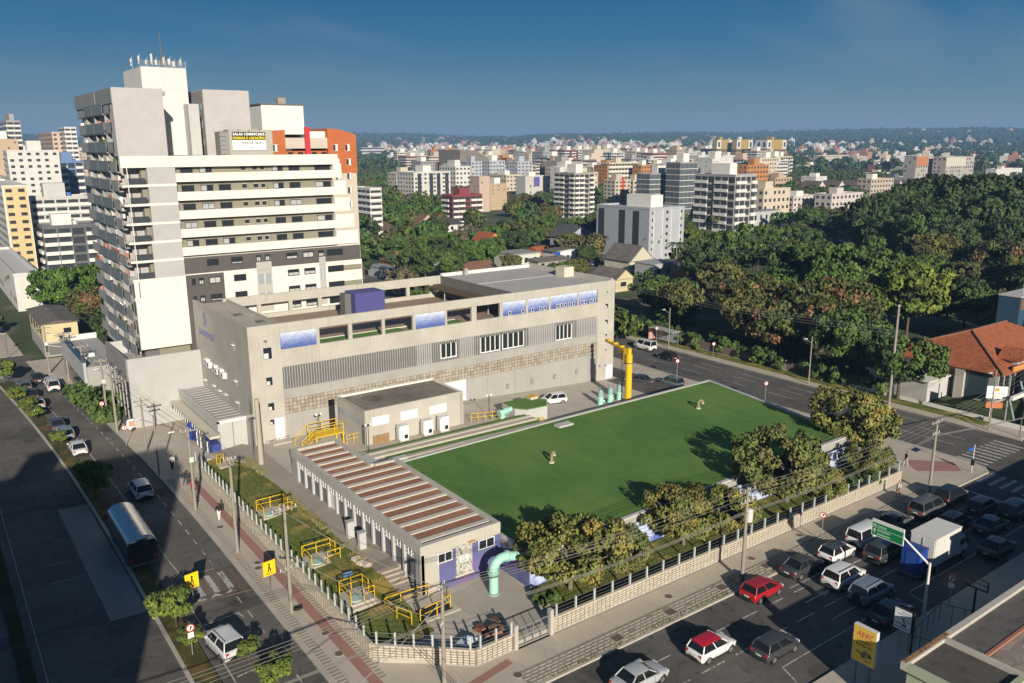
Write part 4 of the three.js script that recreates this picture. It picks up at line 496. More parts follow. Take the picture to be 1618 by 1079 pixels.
// ---------- grey and white tower block ----------
{
  const ZF = -115.4, X0 = 22.6, ZB = -141, t = thing('apartment_tower', 'tall grey and white tower with striped balconies and antennas on the roof core', 'building', [38, 0, -126]); const P = (n, g, m, k) => part(n, g, m, t, k);
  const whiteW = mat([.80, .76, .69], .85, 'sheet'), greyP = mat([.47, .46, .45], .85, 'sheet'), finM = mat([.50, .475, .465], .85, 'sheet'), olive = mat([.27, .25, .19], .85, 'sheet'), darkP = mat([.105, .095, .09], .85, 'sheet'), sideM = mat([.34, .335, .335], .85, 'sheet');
  const per = 2.435, top = 34.85; const endX = [52.2, 52.7, 53.3, 53.8, 54.4, 54.9, 55.2];
  // core volume set back behind the facade layers
  P('core_body', new G().box(X0 + 2.6, 7, ZB, 51.6, 34.5, ZF - .9), olive);
  P('rear_body', new G().box(51.6, 7, ZB + 6, 55.2, 22, ZF - .4), whiteW);
  // left panel column with slab edges
  for (let k = 0; k < 6; k++) { const y1 = 33.4 - k * per, y0 = y1 - per + .32; P('panel', new G().box(26.1 - (k > 3 ? .6 : .3), y0, ZF - .9, 29.3, y1, ZF - .05), greyP); P('slab_edge', new G().box(23.4, y0 - .32, ZF - .9, 29.3, y0, ZF + .02), whiteW); }
  P('top_band', new G().box(X0 + .1, 33.4, ZF - .9, 52.2, top, ZF + .03), whiteW);
  P('white_wall', new G().box(X0 + .2, 9.7, ZF - 4, 29.3, 19.1, ZF), whiteW);
  // white storey bands with recessed olive strips and windows
  const r = rng(21);
  for (let k = 0; k < 5; k++) { const y1 = 32.6 - k * per, y0 = y1 - 1.12, e = endX[k + 1]; P('white_band', new G().box(29.3, y0, ZF - .9, e, y1, ZF + .03), whiteW); if (e > 52.4) P('band_end', new G().box(51.4, y1, ZF - .9, e - .02, y1 + .9, ZF), whiteW); else P('band_end', new G().box(51.4, y1, ZF - .9, 52.15, y1 + .82, ZF), whiteW);
    const wy0 = y1 + .02, wy1 = y1 + .78; const list = [[30.1, 31.7, k == 0 ? 1 : 0], [32.6, 34.2, 0], [35, 36.6, 0], [38.2, 38.8, 2], [39.8, 40.4, 2], [40.9, 41.4, 2], [42.6, 44.1, 0], [45, 46.6, 0], [48.9, 51.3, 0]]; for (const [a, b, ty] of list) { if (ty == 0 && a < 42 && a > 32 && k == 0 && a > 34) continue; const zz = ZF - .86; const sm = ty == 2 ? .2 : 0; const w = P('window', new G().box(a, wy0 + sm, zz, b, wy1, zz + .05), M.glass); part('window_frame', new G().box(a - .06, wy0 + sm - .05, zz, b + .06, wy0 + sm, zz + .1).box(a - .06, wy1, zz, b + .06, wy1 + .05, zz + .1), ty == 2 ? M.frame : M.frameDark, w); part('mullion', new G().box((a + b) / 2 - .03, wy0 + sm, zz + .05, (a + b) / 2 + .03, wy1, zz + .08), M.frameDark, w); if (ty == 0 && r() < .45) part('curtain', new G().box(a + .05, wy0 + .05, zz + .05, r() < .5 ? (a + b) / 2 - .05 : b - .05, wy1 - .05, zz + .06), mat([.34, .35, .36], .8), w); }
    P('wall_joint', new G().box(41.8, wy0, ZF - .9, 41.85, wy1, ZF - .84), M.dgrey); }
  // dark storey and white lower storeys
  P('dark_storey', new G().box(29.3, 19.25, ZF - .9, 55.1, 21.45, ZF), darkP); P('slab_line', new G().box(29.3, 21.45, ZF - .9, 55.15, 21.5, ZF + .03), whiteW);
  P('dark_corner', new G().box(29.3, 7, ZF - .9, 34.4, 19.1, ZF), darkP); P('slab_line', new G().box(29.3, 19.1, ZF - .9, 34.5, 19.25, ZF + .03), whiteW);
  P('white_wall', new G().box(34.4, 7, ZF - .9, 55.3, 19.25, ZF + .01), whiteW);
  const win = (a, b, y, h = .8, curtain) => { const w = P('window', new G().box(a, y, ZF + .01, b, y + h, ZF + .04), M.glass); part('window_frame', new G().box(a - .06, y - .06, ZF, b + .06, y, ZF + .08).box(a - .06, y + h, ZF, b + .06, y + h + .06, ZF + .08).box(a - .06, y, ZF, a, y + h, ZF + .08).box(b, y, ZF, b + .06, y + h, ZF + .08), M.frameDark, w); part('mullion', new G().box((a + b) / 2 - .03, y, ZF + .04, (a + b) / 2 + .03, y + h, ZF + .07), M.frameDark, w); if (curtain) part('curtain', new G().box(a + .06, y + .04, ZF + .04, b - .06, y + h * curtain, ZF + .05), mat([.42, .42, .40], .8), w); };
  for (const [a, b, c] of [[32.3, 33.8, 0], [35.6, 37.1, .2], [39.1, 39.7, .7], [40.4, 41, .7], [43.5, 45.1, .4], [46, 47.6, .8], [48.4, 49.2, .5], [49.7, 52.2, 0]]) win(a, b, 20.2, .82, c);
  for (const y of [17.75, 15.35, 13]) for (const [a, b, c] of [[30.1, 30.5, 0], [31, 31.6, .6], [32.4, 33.9, y > 16 ? .9 : .2], [35.8, 37.4, 0], [43.6, 45.2, .5], [46.1, 47.7, .5], [49.8, 52.2, 0]]) win(a, b, y, .8, c);
  for (const y of [17.75, 15.35]) P('grey_spandrel', new G().box(52.2, y - .02, ZF + .01, 55.2, y + .78, ZF + .03), olive);
  for (const [a, b] of [[39, 41.2], [48.4, 49.4]]) { P('stair_bay', new G().box(a, 13, ZF + .01, b, 19.2, ZF + .05), mat([.42, .39, .36], .85)); P('louvre', new G().box(a, 18.9, ZF + .05, b, 20.1, ZF + .09), mat([.36, .34, .32], .7)); for (let k = 1; k < 6; k++) P('louvre_blade', new G().box(a, 18.9 + k * .2, ZF + .09, b, 18.94 + k * .2, ZF + .13), M.frame); for (const y of [16.9, 14.2]) { const w = P('window', new G().box(a + .2, y, ZF + .05, b - .2, y + 1.5, ZF + .08), M.glassPale); part('mullion', new G().box((a + b) / 2 - .06, y, ZF + .08, (a + b) / 2 + .06, y + 1.5, ZF + .12), M.frame, w); } }
  // recessed dark base above the podium
  P('recess', new G().box(23.5, 7, ZF - 3.8, 29.3, 9.7, ZF - 1.2), M.dgrey); for (const [a, b] of [[25.6, 27.1], [27.6, 29]]) P('recess_window', new G().box(a, 8.6, ZF - 1.2, b, 9.5, ZF - 1.15), M.black);
  // street side: balconies with tinted glass parapets on every storey
  P('side_body', new G().box(X0 + .6, 7, ZB, X0 + 2.6, 43, ZF - 4), mat([.48, .465, .45], .85, 'sheet'));
  const gl = mat([.15, .178, .195], .55), gl2 = mat([.27, .275, .275], .6);
  for (let k = 0; k < 14; k++) { const y = 41.4 - k * per - .3; if (y < 8.5) break; for (const [a, b, off, m] of [[-140.8, -134.6, 0, gl2], [-134.4, -128.6, -.18, gl], [-128.4, -121.6, -.18, gl], [-121.4, -117.4, 0, gl2]]) { P('balcony_glass', new G().box(X0 + off, y - .95, a, X0 + off + .06, y + .4, b), m); P('balcony_slab', new G().box(X0 + off + .06, y - 1.05, a, X0 + .6, y - .9, b), sideM); if (r() < .6) P('awning', new G().box(X0 + off + .3, y + .4, lerp(a, b, .1 + r() * .4), X0 + .59, y + .9 + r() * .5, lerp(a, b, .55 + r() * .4)), r() < .6 ? M.frame : M.cream); if (r() < .5) P('chair', new G().box(X0 + .1, y - .9, lerp(a, b, r() * .9), X0 + .5, y + .75, lerp(a, b, .05 + r() * .9) + .3), [M.whitePaint, mat([.4, .16, .1], .8), mat([.08, .12, .03], 1)][r() * 3 | 0]); } for (const z of [-134.5, -128.5, -121.5]) P('party_wall', new G().box(X0 + .02, y - .9, z - .1, X0 + .61, y + 1.5, z + .1), sideM); }
  P('roof_band', new G().box(X0 - .16, 41.3, ZB, X0 + 1.6, 43.2, ZF - 10.4), mat([.26, .27, .275], .8, 'sheet')); P('roof_band', new G().box(X0 - .1, 41.3, ZF - 10.3, X0 + 1.6, 43.15, ZF - .05), mat([.25, .26, .27], .8, 'sheet'));
  P('roof_slab', new G().box(X0 + 1.6, 42.4, ZB, 29, 42.9, ZF - .2), M.roofGrey);
  // front left corner loggias
  for (let k = 0; k < 7; k++) { const y = 33.4 - k * per; if (y < 18.5) break; P('loggia_rail', new G().box(23.3, y - 2.1, ZF - .1, 25.5, y - 1.3, ZF - .05), mat([.05, .055, .06], .3)); P('loggia_back', new G().box(23.5, y - 2.1, ZF - 2.4, 25.9, y, ZF - 2.2), M.grey); P('loggia_post', new G().box(23.35, y - 2.4, ZF - .12, 23.45, y, ZF), M.frame); P('corner_slab', new G().box(22.7, y - 2.42, ZF - 2.6, 25.9, y - 2.12, ZF + .015), whiteW); }
  for (let k = 0; k < 4; k++) { P('side_window', new G().box(X0 + .12, 17 - k * 2.4, ZF - 2.8, X0 + .19, 18.3 - k * 2.4, ZF - 1.9), M.glass); P('side_window', new G().box(X0 + .12, 16.6 - k * 2.4, ZF - 1.2, X0 + .19, 18.5 - k * 2.4, ZF - .3), M.glassBlue); }
  // grey fins, lift core, second block above the roof
  P('grey_fin', new G().box(X0, 34.85, ZF - 2.5, 28.6, 43.2, ZF - .03), finM); P('fin_back', new G().box(X0 + 1.6, 34.85, ZB, 28.2, 42.4, ZF - 2.5), sideM);
  P('lift_core', new G().box(28.1, 34.85, -134, 34, 46.5, -123.4), mat([.70, .68, .65], .85, 'sheet')); P('core_slot', new G().box(28.75, 34.85, ZF - 4, 29.1, 41, ZF - 3.6), M.dgrey);
  P('link_wall', new G().box(33.2, 34.85, -130, 34.6, 41.7, -121), M.lgrey);
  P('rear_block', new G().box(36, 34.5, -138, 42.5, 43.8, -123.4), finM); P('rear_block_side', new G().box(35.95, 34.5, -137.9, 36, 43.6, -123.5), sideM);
  for (let k = 0; k < 4; k++) for (let j = 0; j < 5; j++) { const z = -124.6 - j * 1.3, y = 41 - k * per; const w = P('window', new G().box(35.88, y, z - .5, 35.95, y + .95, z + .1), M.glassPale); if ((j + k) % 2) part('drying_rack', new G().box(35.55, y - .4, z - .5, 35.88, y + .8, z - .42), M.whitePaint, w); }
  P('roof_floor', new G().box(29, 34.5, ZB, 51.8, 34.7, ZF - 1), M.roofGrey); P('plant_box', new G().box(37.8, 34.7, -121.5, 44, 38.3, -119.1), mat([.44, .41, .36], .85, 'sheet')); P('plant_side', new G().box(36.6, 34.7, -121.5, 37.8, 38, -119.3), mat([.24, .235, .22], .85));
  for (let k = 0; k < 8; k++) P('ladder_rung', new G().box(36.4, 35 + k * .6, -119.2, 37.4, 35.06 + k * .6, -119.14), M.steel);
  // antennas on the core
  for (let k = 0; k < 5; k++) P('core_rail', new G().box(27.9, 46.6 + k * .17, -123.3, 34.1, 46.63 + k * .17, -123.26), M.steel); for (let k = 0; k < 8; k++) P('rail_post', new G().tube([28 + k * .85, 46.5, -123.28], [28 + k * .85, 47.4, -123.28], .03), M.steel); P('core_rail', new G().box(27.9, 47.25, -134, 27.95, 47.3, -123.3), M.steel);
  const an = [[28, -124, 1.6, .3], [29.6, -123.9, 2.1, .34], [31.2, -124, 1.5, .3], [31.9, -124.2, 1.3, .5], [33.4, -124, 1.3, .3], [27.9, -128, 1.5, .3], [32.9, -126, 1.1, .6], [30.4, -125, 1.1, .4], [29, -124.4, .8, .35]]; for (const [x, z, h, w] of an) { const a = P('antenna_panel', new G().box(x, 46.9, z - .1, x + w * .55, 46.9 + h * .62, z + .06), mat([.62, .57, .46], .7)); part('antenna_mast', new G().tube([x + w * .55 + .08, 46.5, z], [x + w * .55 + .08, 47.5 + h * .4, z], .04), M.steel, a); }
  P('mast', new G().tube([31.6, 46.5, -126], [31.6, 51.2, -126], .09, .05), M.dgrey); P('mast_lattice', new G().tube([31.3, 46.5, -126], [31.6, 49, -126], .03).tube([31.9, 46.5, -126], [31.6, 49, -126], .03), M.dgrey);
  P('lightning_rod', new G().tube([41, 43.8, -124], [41, 44.6, -124], .03), M.dgrey);
  const sg = thing('billboard', 'sales billboard in black, yellow and white on the tower roof', 'billboard', [40.55, 36.75, -119]);
  const m = print(512, 276, (c, w, h) => { c.fillStyle = '#fbfbf8'; c.fillRect(0, 0, w, h); c.fillStyle = '#15150f'; c.fillRect(0, 0, w, 128); c.font = 'bold 54px sans-serif'; c.textAlign = 'center'; c.fillStyle = '#fff'; c.fillText('SALAS COMERCIAIS', 256, 55, 492); c.fillStyle = '#f7e21c'; c.fillText('VENDAS E LOCAÇÕES', 256, 114, 492); c.fillStyle = '#17171d'; c.font = 'bold 66px sans-serif'; c.fillText('99658 0683', 312, 194, 370); c.fillStyle = '#333'; c.beginPath(); c.arc(30, 170, 10, 0, 7); c.fill(); c.fillStyle = '#bcd8d8'; c.fillRect(62, 160, 26, 22); c.fillStyle = '#777'; c.font = '40px sans-serif'; c.fillText('(945)', 140, 250); c.fillStyle = '#d88'; c.beginPath(); c.arc(292, 236, 15, 0, 7); c.fill(); c.font = '26px sans-serif'; c.fillText('imobiliária', 400, 246); });
  lpart('print', new THREE.PlaneGeometry(4.7, 2.5).translate(0, 0, .07), m, sg); lpart('board', new G().box(-2.4, -1.3, -.06, 2.4, 1.3, .06), M.lgrey, sg); for (const x of [-1.5, 0, 1.5]) { lpart('lamp_arm', new G().tube([x, 1.3, 0], [x, 1.6, .5], .025), M.black, sg); }
}
// podium and side wings along the street
{
  const t = thing('tower_podium', 'grey podium with dark glazed shopfront at the foot of the tower', 'building', [24, 0, -120]); const P = (n, g, m) => part(n, g, m, t);
  P('end_wall', new G().box(20.3, 0, -112.8, 29.55, 9.4, -112.4), mat([.48, .47, .455], .88, 'sheet')); P('body', new G().box(20.8, 0, -126, 29.5, 7, -112.8), M.dgrey); P('roof_deck', new G().box(20.8, 7, -126, 29.5, 7.3, -112.8), M.grey); P('street_parapet', new G().box(20.2, 6.4, -126, 20.6, 9.25, -112.8), mat([.30, .295, .29], .85, 'sheet')); P('roof_wall', new G().box(20.6, 7.3, -126.2, 23, 9.1, -125.8), M.lgrey);
  for (let k = 0; k < 6; k++) { const z = -125.6 + k * 2.15; const w = P('shop_glass', new G().box(20.3, .6, z, 20.36, 6.2, z + 2), mat([.03, .033, .036], .12)); for (const y of [2.2, 4]) part('transom', new G().box(20.22, y, z, 20.3, y + .1, z + 2), M.frameDark, w); part('mullion', new G().box(20.2, .6, z - .08, 20.32, 6.2, z), M.grey, w); }
  P('planter', new G().box(19.6, 0, -125, 20.2, .8, -114), M.dgrey); P('air_unit', new G().box(23.2, 7.3, -114.6, 24.4, 8.2, -113.7), M.whitePaint); P('air_unit', new G().box(25, 7.3, -114.8, 26, 8.1, -113.9), M.frame);
  const u = thing('street_wing', 'low grey wing with a long sloping parapet left of the podium', 'building', [19, 0, -136]); const Q = (n, g, m) => part(n, g, m, u); Q('wall', new G().box(17.4, 0, -146.5, 22.4, 5.6, -126.4), mat([.40, .39, .37], .85, 'sheet')); Q('parapet', new G().box(17.1, 3.6, -146.8, 17.5, 6.6, -126.2), mat([.46, .48, .475], .8, 'sheet')); Q('parapet_cap', new G().box(17, 6.6, -146.9, 17.6, 6.75, -126.1), M.glassBlue); Q('roof', new G().box(17.5, 5.6, -146.4, 22.4, 5.75, -126.5), M.grey); Q('back_parapet', new G().box(17.5, 5.75, -147, 22.4, 6.6, -146.6), M.white); Q('roof_fan', new G().box(19, 5.75, -134, 19.8, 6.2, -133.2), M.whitePaint);
  for (let k = 0; k < 7; k++) Q('shop_window', new G().box(17.34, .5, -146 + k * 2.7, 17.4, 3.2, -143.8 + k * 2.7), M.glass);
}
// orange topped tower behind
{
  const ZF = -140, t = thing('orange_tower', 'beige tower with orange curved top and red stripe behind the white bands', 'building', [60, 0, -150]); const P = (n, g, m, k) => part(n, g, m, t, k); const beige = mat([.60, .52, .44], .85, 'sheet'), org = mat([.50, .14, .045], .85, 'sheet');
  P('body', new G().box(51, 0, -158, 66.9, 31.3, ZF), beige); const arch = new G(); const pts = []; for (let k = 0; k <= 8; k++) { const u = k / 8; pts.push([lerp(61.6, 67, u), lerp(39, 37.9, u * u)]); } for (let k = 0; k < 8; k++) { const [a, ya] = pts[k], [b, yb] = pts[k + 1]; arch.quad([a, 31.3, ZF + .1], [b, 31.3, ZF + .1], [b, yb, ZF + .1], [a, ya, ZF + .1]); arch.quad([a, ya, ZF + .1], [b, yb, ZF + .1], [b, yb, -157], [a, ya, -157]); } arch.quad([67, 31.3, ZF + .1], [67, 31.3, -157], [67, 37.9, -157], [67, 37.9, ZF + .1]); arch.quad([61.6, 31.3, -157], [61.6, 31.3, ZF + .1], [61.6, 39, ZF + .1], [61.6, 39, -157]); P('orange_wing', arch, org);
  const arch2 = new G(); for (let k = 0; k < 6; k++) { const a = lerp(50.9, 53.9, k / 6), b = lerp(50.9, 53.9, (k + 1) / 6), f = (q) => lerp(38.1, 38.7, Math.sin((q - 50.9) / 3 * 1.57)); arch2.quad([a, 31.3, ZF + .1], [b, 31.3, ZF + .1], [b, f(b), ZF + .1], [a, f(a), ZF + .1]); arch2.quad([a, f(a), ZF + .1], [b, f(b), ZF + .1], [b, f(b), -157], [a, f(a), -157]); } P('orange_wing', arch2, org);
  P('recess_wall', new G().box(53.9, 31.3, -157, 61.6, 35.2, ZF - .6), org); P('cream_band', new G().box(53.9, 35.6, -157, 61.6, 37.4, ZF - .1), beige); P('sill_band', new G().box(53.9, 33.2, ZF - .6, 61.6, 33.6, ZF - .1), beige); P('red_stripe', new G().box(57.4, 33.3, ZF - .1, 58.3, 39.2, ZF + .25), mat([.48, .03, .03], .6)); P('roof_box', new G().box(51.2, 38, -152, 58.7, 42.9, -143), M.white); P('roof_parapet', new G().box(58.7, 37.4, -157, 61.6, 38.5, -141), M.white); P('roof_cap', new G().box(51, 42.9, -152.2, 58.9, 43.1, -142.8), M.dgrey);
  for (let k = 0; k < 12; k++) { const y = 35.2 - k * 2.5; for (const x of k < 1 ? [62.6, 64.9, 51.6] : [65, 62.8]) { if (y < 10) continue; const w = P('window', new G().box(x, y, ZF + .1, x + .85, y + 1.05, ZF + .13), M.glass); part('window_frame', new G().box(x - .06, y - .06, ZF + .1, x + .91, y, ZF + .17).box(x - .06, y + 1.05, ZF + .1, x + .91, y + 1.11, ZF + .17).box(x + .36, y, ZF + .12, x + .8, y + 1.05, ZF + .15), M.frame, w); } } for (const x of [54.5, 56.3, 58.8, 60.6]) P('window', new G().box(x, 33.7, ZF - .6, x + .9, 35, ZF - .55), M.glass); for (let k = 0; k < 9; k++) P('side_balcony', new G().box(66.9, 8 + k * 2.5, -148, 67.6, 9.1 + k * 2.5, -142), beige);
  P('mast', new G().tube([56, 43, -147], [56, 47.5, -147], .05), M.dgrey); P('dish_cluster', new G().box(55.6, 43, -147.6, 57, 44.3, -146.6), mat([.3, .24, .2], .8)); for (const y of [43.9, 44.5]) P('aerial_bar', new G().box(52.6, y, -146, 54, y + .05, -145.95), M.dgrey); P('aerial_mast', new G().tube([53.3, 43, -146], [53.3, 45, -146], .04), M.dgrey);
}
// yellow house at the cross street
{
  const t = thing('corner_house', 'pale yellow two storey house with shed roof at the crossing', 'house', [19, 0, -171]); const P = (n, g, m) => part(n, g, m, t); P('wall', new G().box(16.4, 2.6, -180.5, 22, 5.9, -162.5), mat([.68, .56, .33], .88, 'sheet')); P('ground_floor', new G().box(16.4, 0, -180.5, 22, 2.6, -162.5), M.wallDull); P('roof', new G().gable(16.4, -180.5, 22, -162.5, 5.9, .5, .4, false), M.asbestos); const w = P('window', new G().box(19.7, 4, -162.5, 20.9, 4.9, -162.45), M.glass); part('window_frame', new G().box(19.6, 3.9, -162.5, 21, 4, -162.38), M.frame, w); for (const z of [-178, -174, -170, -166]) P('side_window', new G().box(16.34, 3.6, z, 16.4, 5, z + 1.4), M.glass); P('shopfront', new G().box(17, .3, -162.5, 21.2, 2.3, -162.44), M.dgrey);
}
// ---------- cars ----------
const carSpec = {
  hatch: { L: 3.85, W: 1.7, H: 1.48, belt: .93, gb: [-.455, .27], gt: [-.385, .075], hood: .9 },
  sedan: { L: 4.35, W: 1.74, H: 1.45, belt: .93, gb: [-.36, .24], gt: [-.215, .055], hood: .88 },
  suv: { L: 4.25, W: 1.82, H: 1.68, belt: 1.05, gb: [-.46, .265], gt: [-.40, .1], hood: 1.02 },
  van: { L: 4.5, W: 1.8, H: 1.9, belt: 1.1, gb: [-.48, .36], gt: [-.465, .2], hood: 1.0 },
};
const carGeo = {};
function loft(sec) { const g = new G(), n = sec[0].length; for (const s of sec) for (const p of s) g.v(p[0], p[1], p[2], 0, 1, 0, p[0], p[2]); for (let a = 0; a + 1 < sec.length; a++) for (let k = 0; k + 1 < n; k++) { const i = a * n + k, j = i + n; g.i.push(i, i + 1, j + 1, i, j + 1, j); } for (const a of [0, sec.length - 1]) { const c = sec[a].reduce((q, p) => [q[0] + p[0] / n, q[1] + p[1] / n, q[2] + p[2] / n], [0, 0, 0]), o = g.v(...c, 0, 1, 0, 0, 0); for (let k = 0; k + 1 < n; k++) a == 0 ? g.i.push(o, a * n + k + 1, a * n + k) : g.i.push(o, a * n + k, a * n + k + 1); } const b = g.geo(); b.computeVertexNormals(); return b; }
function buildCar(type) {
  if (carGeo[type]) return carGeo[type]; const s = carSpec[type], L = s.L, w = s.W / 2, o = {};
  const sec = (x, k, y0, y1, yt) => { const W = w * k; return [[x, y0, -W * .88], [x, y0 + (y1 - y0) * .3, -W], [x, y0 + (y1 - y0) * .72, -W], [x, y1, -W * .94], [x, yt, -W * .6], [x, yt + .015, 0], [x, yt, W * .6], [x, y1, W * .94], [x, y0 + (y1 - y0) * .72, W], [x, y0 + (y1 - y0) * .3, W], [x, y0, W * .88]]; };
  const B = s.belt, h = s.hood; o.body = loft([sec(-.5 * L, .80, .42, B - .22, B - .18), sec(-.485 * L, .92, .3, B - .08, B - .04), sec(-.44 * L, .98, .24, B - .02, B), sec(-.3 * L, 1, .22, B, B + .02), sec(0, 1, .2, B, B + .02), sec(.24 * L, 1, .22, B - .02, B), sec(.32 * L, .99, .22, h - .04, h), sec(.42 * L, .96, .24, h - .14, h - .07), sec(.475 * L, .86, .3, h - .28, h - .2), sec(.5 * L, .7, .36, h - .36, h - .33)]);
  const gs = (x0, x1) => x0; const yb = B - .01, ym = lerp(B, s.H, .93), yr = s.H; const wb = w * .9, wt = w * .72; const x = (f) => f * L;
  const q = new G(); const A = [[x(s.gb[0]), yb, -wb], [x(s.gb[1]), yb, -wb], [x(s.gb[1]), yb, wb], [x(s.gb[0]), yb, wb]], T0 = [[x(s.gt[0]), ym, -wt], [x(s.gt[1]), ym, -wt], [x(s.gt[1]), ym, wt], [x(s.gt[0]), ym, wt]]; q.quad(A[3], A[2], T0[2], T0[3]); q.quad(A[1], A[0], T0[0], T0[1]); q.quad(A[2], A[1], T0[1], T0[2]); q.quad(A[0], A[3], T0[3], T0[0]); o.glass = q.geo();
  const rs = (xx, k, y) => [[xx, ym - .01, -wt * k * 1.03], [xx, y - .02, -wt * k], [xx, y + .015, -wt * k * .6], [xx, y + .025, 0], [xx, y + .015, wt * k * .6], [xx, y - .02, wt * k], [xx, ym - .01, wt * k * 1.03]]; const xr = x(s.gt[0]), xf = x(s.gt[1]); o.roof = loft([rs(xr - .09, .97, ym + .02), rs(xr + .05, 1, yr - .02), rs(lerp(xr, xf, .5), 1.01, yr), rs(xf - .05, 1, yr - .02), rs(xf + .05, .97, ym + .02)]);
  o.pillars = []; for (const k of [0, 1, 2, 3]) o.pillars.push(new G().tube(A[k], T0[k], .055, .045, 6).geo()); for (const z of [-1, 1]) o.pillars.push(new G().tube([x(lerp(s.gb[0], s.gb[1], .52)), yb, z * wb], [x(lerp(s.gt[0], s.gt[1], .5)), ym, z * wt], .05, .045, 6).geo());
  const r = type == 'suv' || type == 'van' ? .35 : .31; const ty = new G().tube([0, 0, -.1], [0, 0, .1], r, r, 18), ri = new G().tube([0, 0, -.108], [0, 0, .108], r * .62, r * .62, 14); o.tyre = ty.geo(); o.rim = ri.geo(); o.r = r; o.wx = [-.3 * L, .31 * L]; o.wz = w - .1;
  o.head = new G().box(-.12, -.09, -.17, .06, .09, .17).geo(); o.tail = new G().box(-.03, -.13, -.12, .12, .13, .12).geo(); o.seam = new G().box(-.008, -.3, -.006, .008, .3, .006).geo(); o.sill = new G().box(-s.L * .2, -.05, -.05, s.L * .2, .06, .045).geo(); o.plate = new G().box(-.02, -.06, -.22, .02, .06, .22).geo(); o.mirror = new G().box(-.1, -.07, -.09, .1, .07, .09).geo(); o.bumper = new G().box(-.06, -.09, -w * .84, .06, .09, w * .84).geo(); o.arch = new G().tube([0, 0, -.02], [0, 0, .02], r * 1.2, r * 1.2, 18).geo();
  return carGeo[type] = o;
}
const tailM = mat([.45, .012, .01], .3), headM = mat([.6, .62, .62], .15), carGlass = mat([.012, .014, .016], .06), rimM = mat([.38, .38, .39], .35, undefined, { metalness: .7 });
function car(type, x, z, turn, col, lab, o = {}) {
  const s = carSpec[type], q = buildCar(type), t = thing('parked_car', lab, o.cat || 'car', [x, o.y || .004, z], o.group, turn); t.name = numbered(o.name || 'car'); const pm = new THREE.MeshPhysicalMaterial({ roughness: .35, clearcoat: .8, clearcoatRoughness: .06 }); pm.color.setRGB(...col); const rm = o.roof ? (() => { const m = pm.clone(); m.color.setRGB(...o.roof); return m; })() : pm;
  const add = (n, g, m, x = 0, y = 0, z = 0, p = t) => { const e = sh(new THREE.Mesh(g, m)); e.name = n; e.position.set(x, y, z); p.add(e); return e; };
  add('body', q.body, pm); add('windows', q.glass, carGlass).name = 'glasshouse'; add('roof', q.roof, rm); for (const e of q.pillars) add('pillar', e, pm);
  for (const a of q.wx) for (const b of [-1, 1]) { const wgr = new THREE.Group(); wgr.name = 'wheel'; wgr.position.set(a, q.r, b * q.wz); t.add(wgr); add('tyre', q.tyre, M.rubber, 0, 0, 0, wgr); add('rim', q.rim, rimM, 0, 0, 0, wgr); add('wheel_arch', q.arch, M.black, a, q.r + .03, b * (s.W / 2 - .03)); }
  for (const b of [-1, 1]) { add('headlight', q.head, headM, s.L * .465, s.hood - .26, b * s.W * .33); add('tail_light', q.tail, tailM, -s.L * .492, s.belt - .2, b * s.W * .36); add('door_mirror', q.mirror, pm, s.L * .2, s.belt + .08, b * (s.W / 2 + .06)); }
  for (const b of [-1, 1]) for (const f of [-.12, .14]) add('door_seam', q.seam, M.black, f * s.L, s.belt * .62, b * (s.W / 2 + .001)); for (const b of [-1, 1]) add('sill', q.sill, M.rubber, 0, .24, b * (s.W / 2 - .03));
  add('number_plate', q.plate, M.frame, -s.L * .5 - .01, s.belt - .32, 0); add('rear_bumper', q.bumper, M.rubber, -s.L * .485, .33, 0);
  if (o.rack) for (const b of [-1, 1]) add('roof_rail', new G().tube([s.L * s.gt[0], s.H + .06, 0], [s.L * s.gt[1], s.H + .06, 0], .03).geo(), M.steel, 0, 0, b * s.W * .32);
  if (o.spare) add('spare_wheel', new G().tube([-s.L * .5 - .16, .85, 0], [-s.L * .5, .85, 0], .32, .32, 16).geo(), M.rubber);
  if (o.stripe) add('roof_sunroof', new G().box(-.3, 0, -.4, .5, .02, .4).geo(), carGlass, -.2, s.H + .02, 0);
  return t;
}
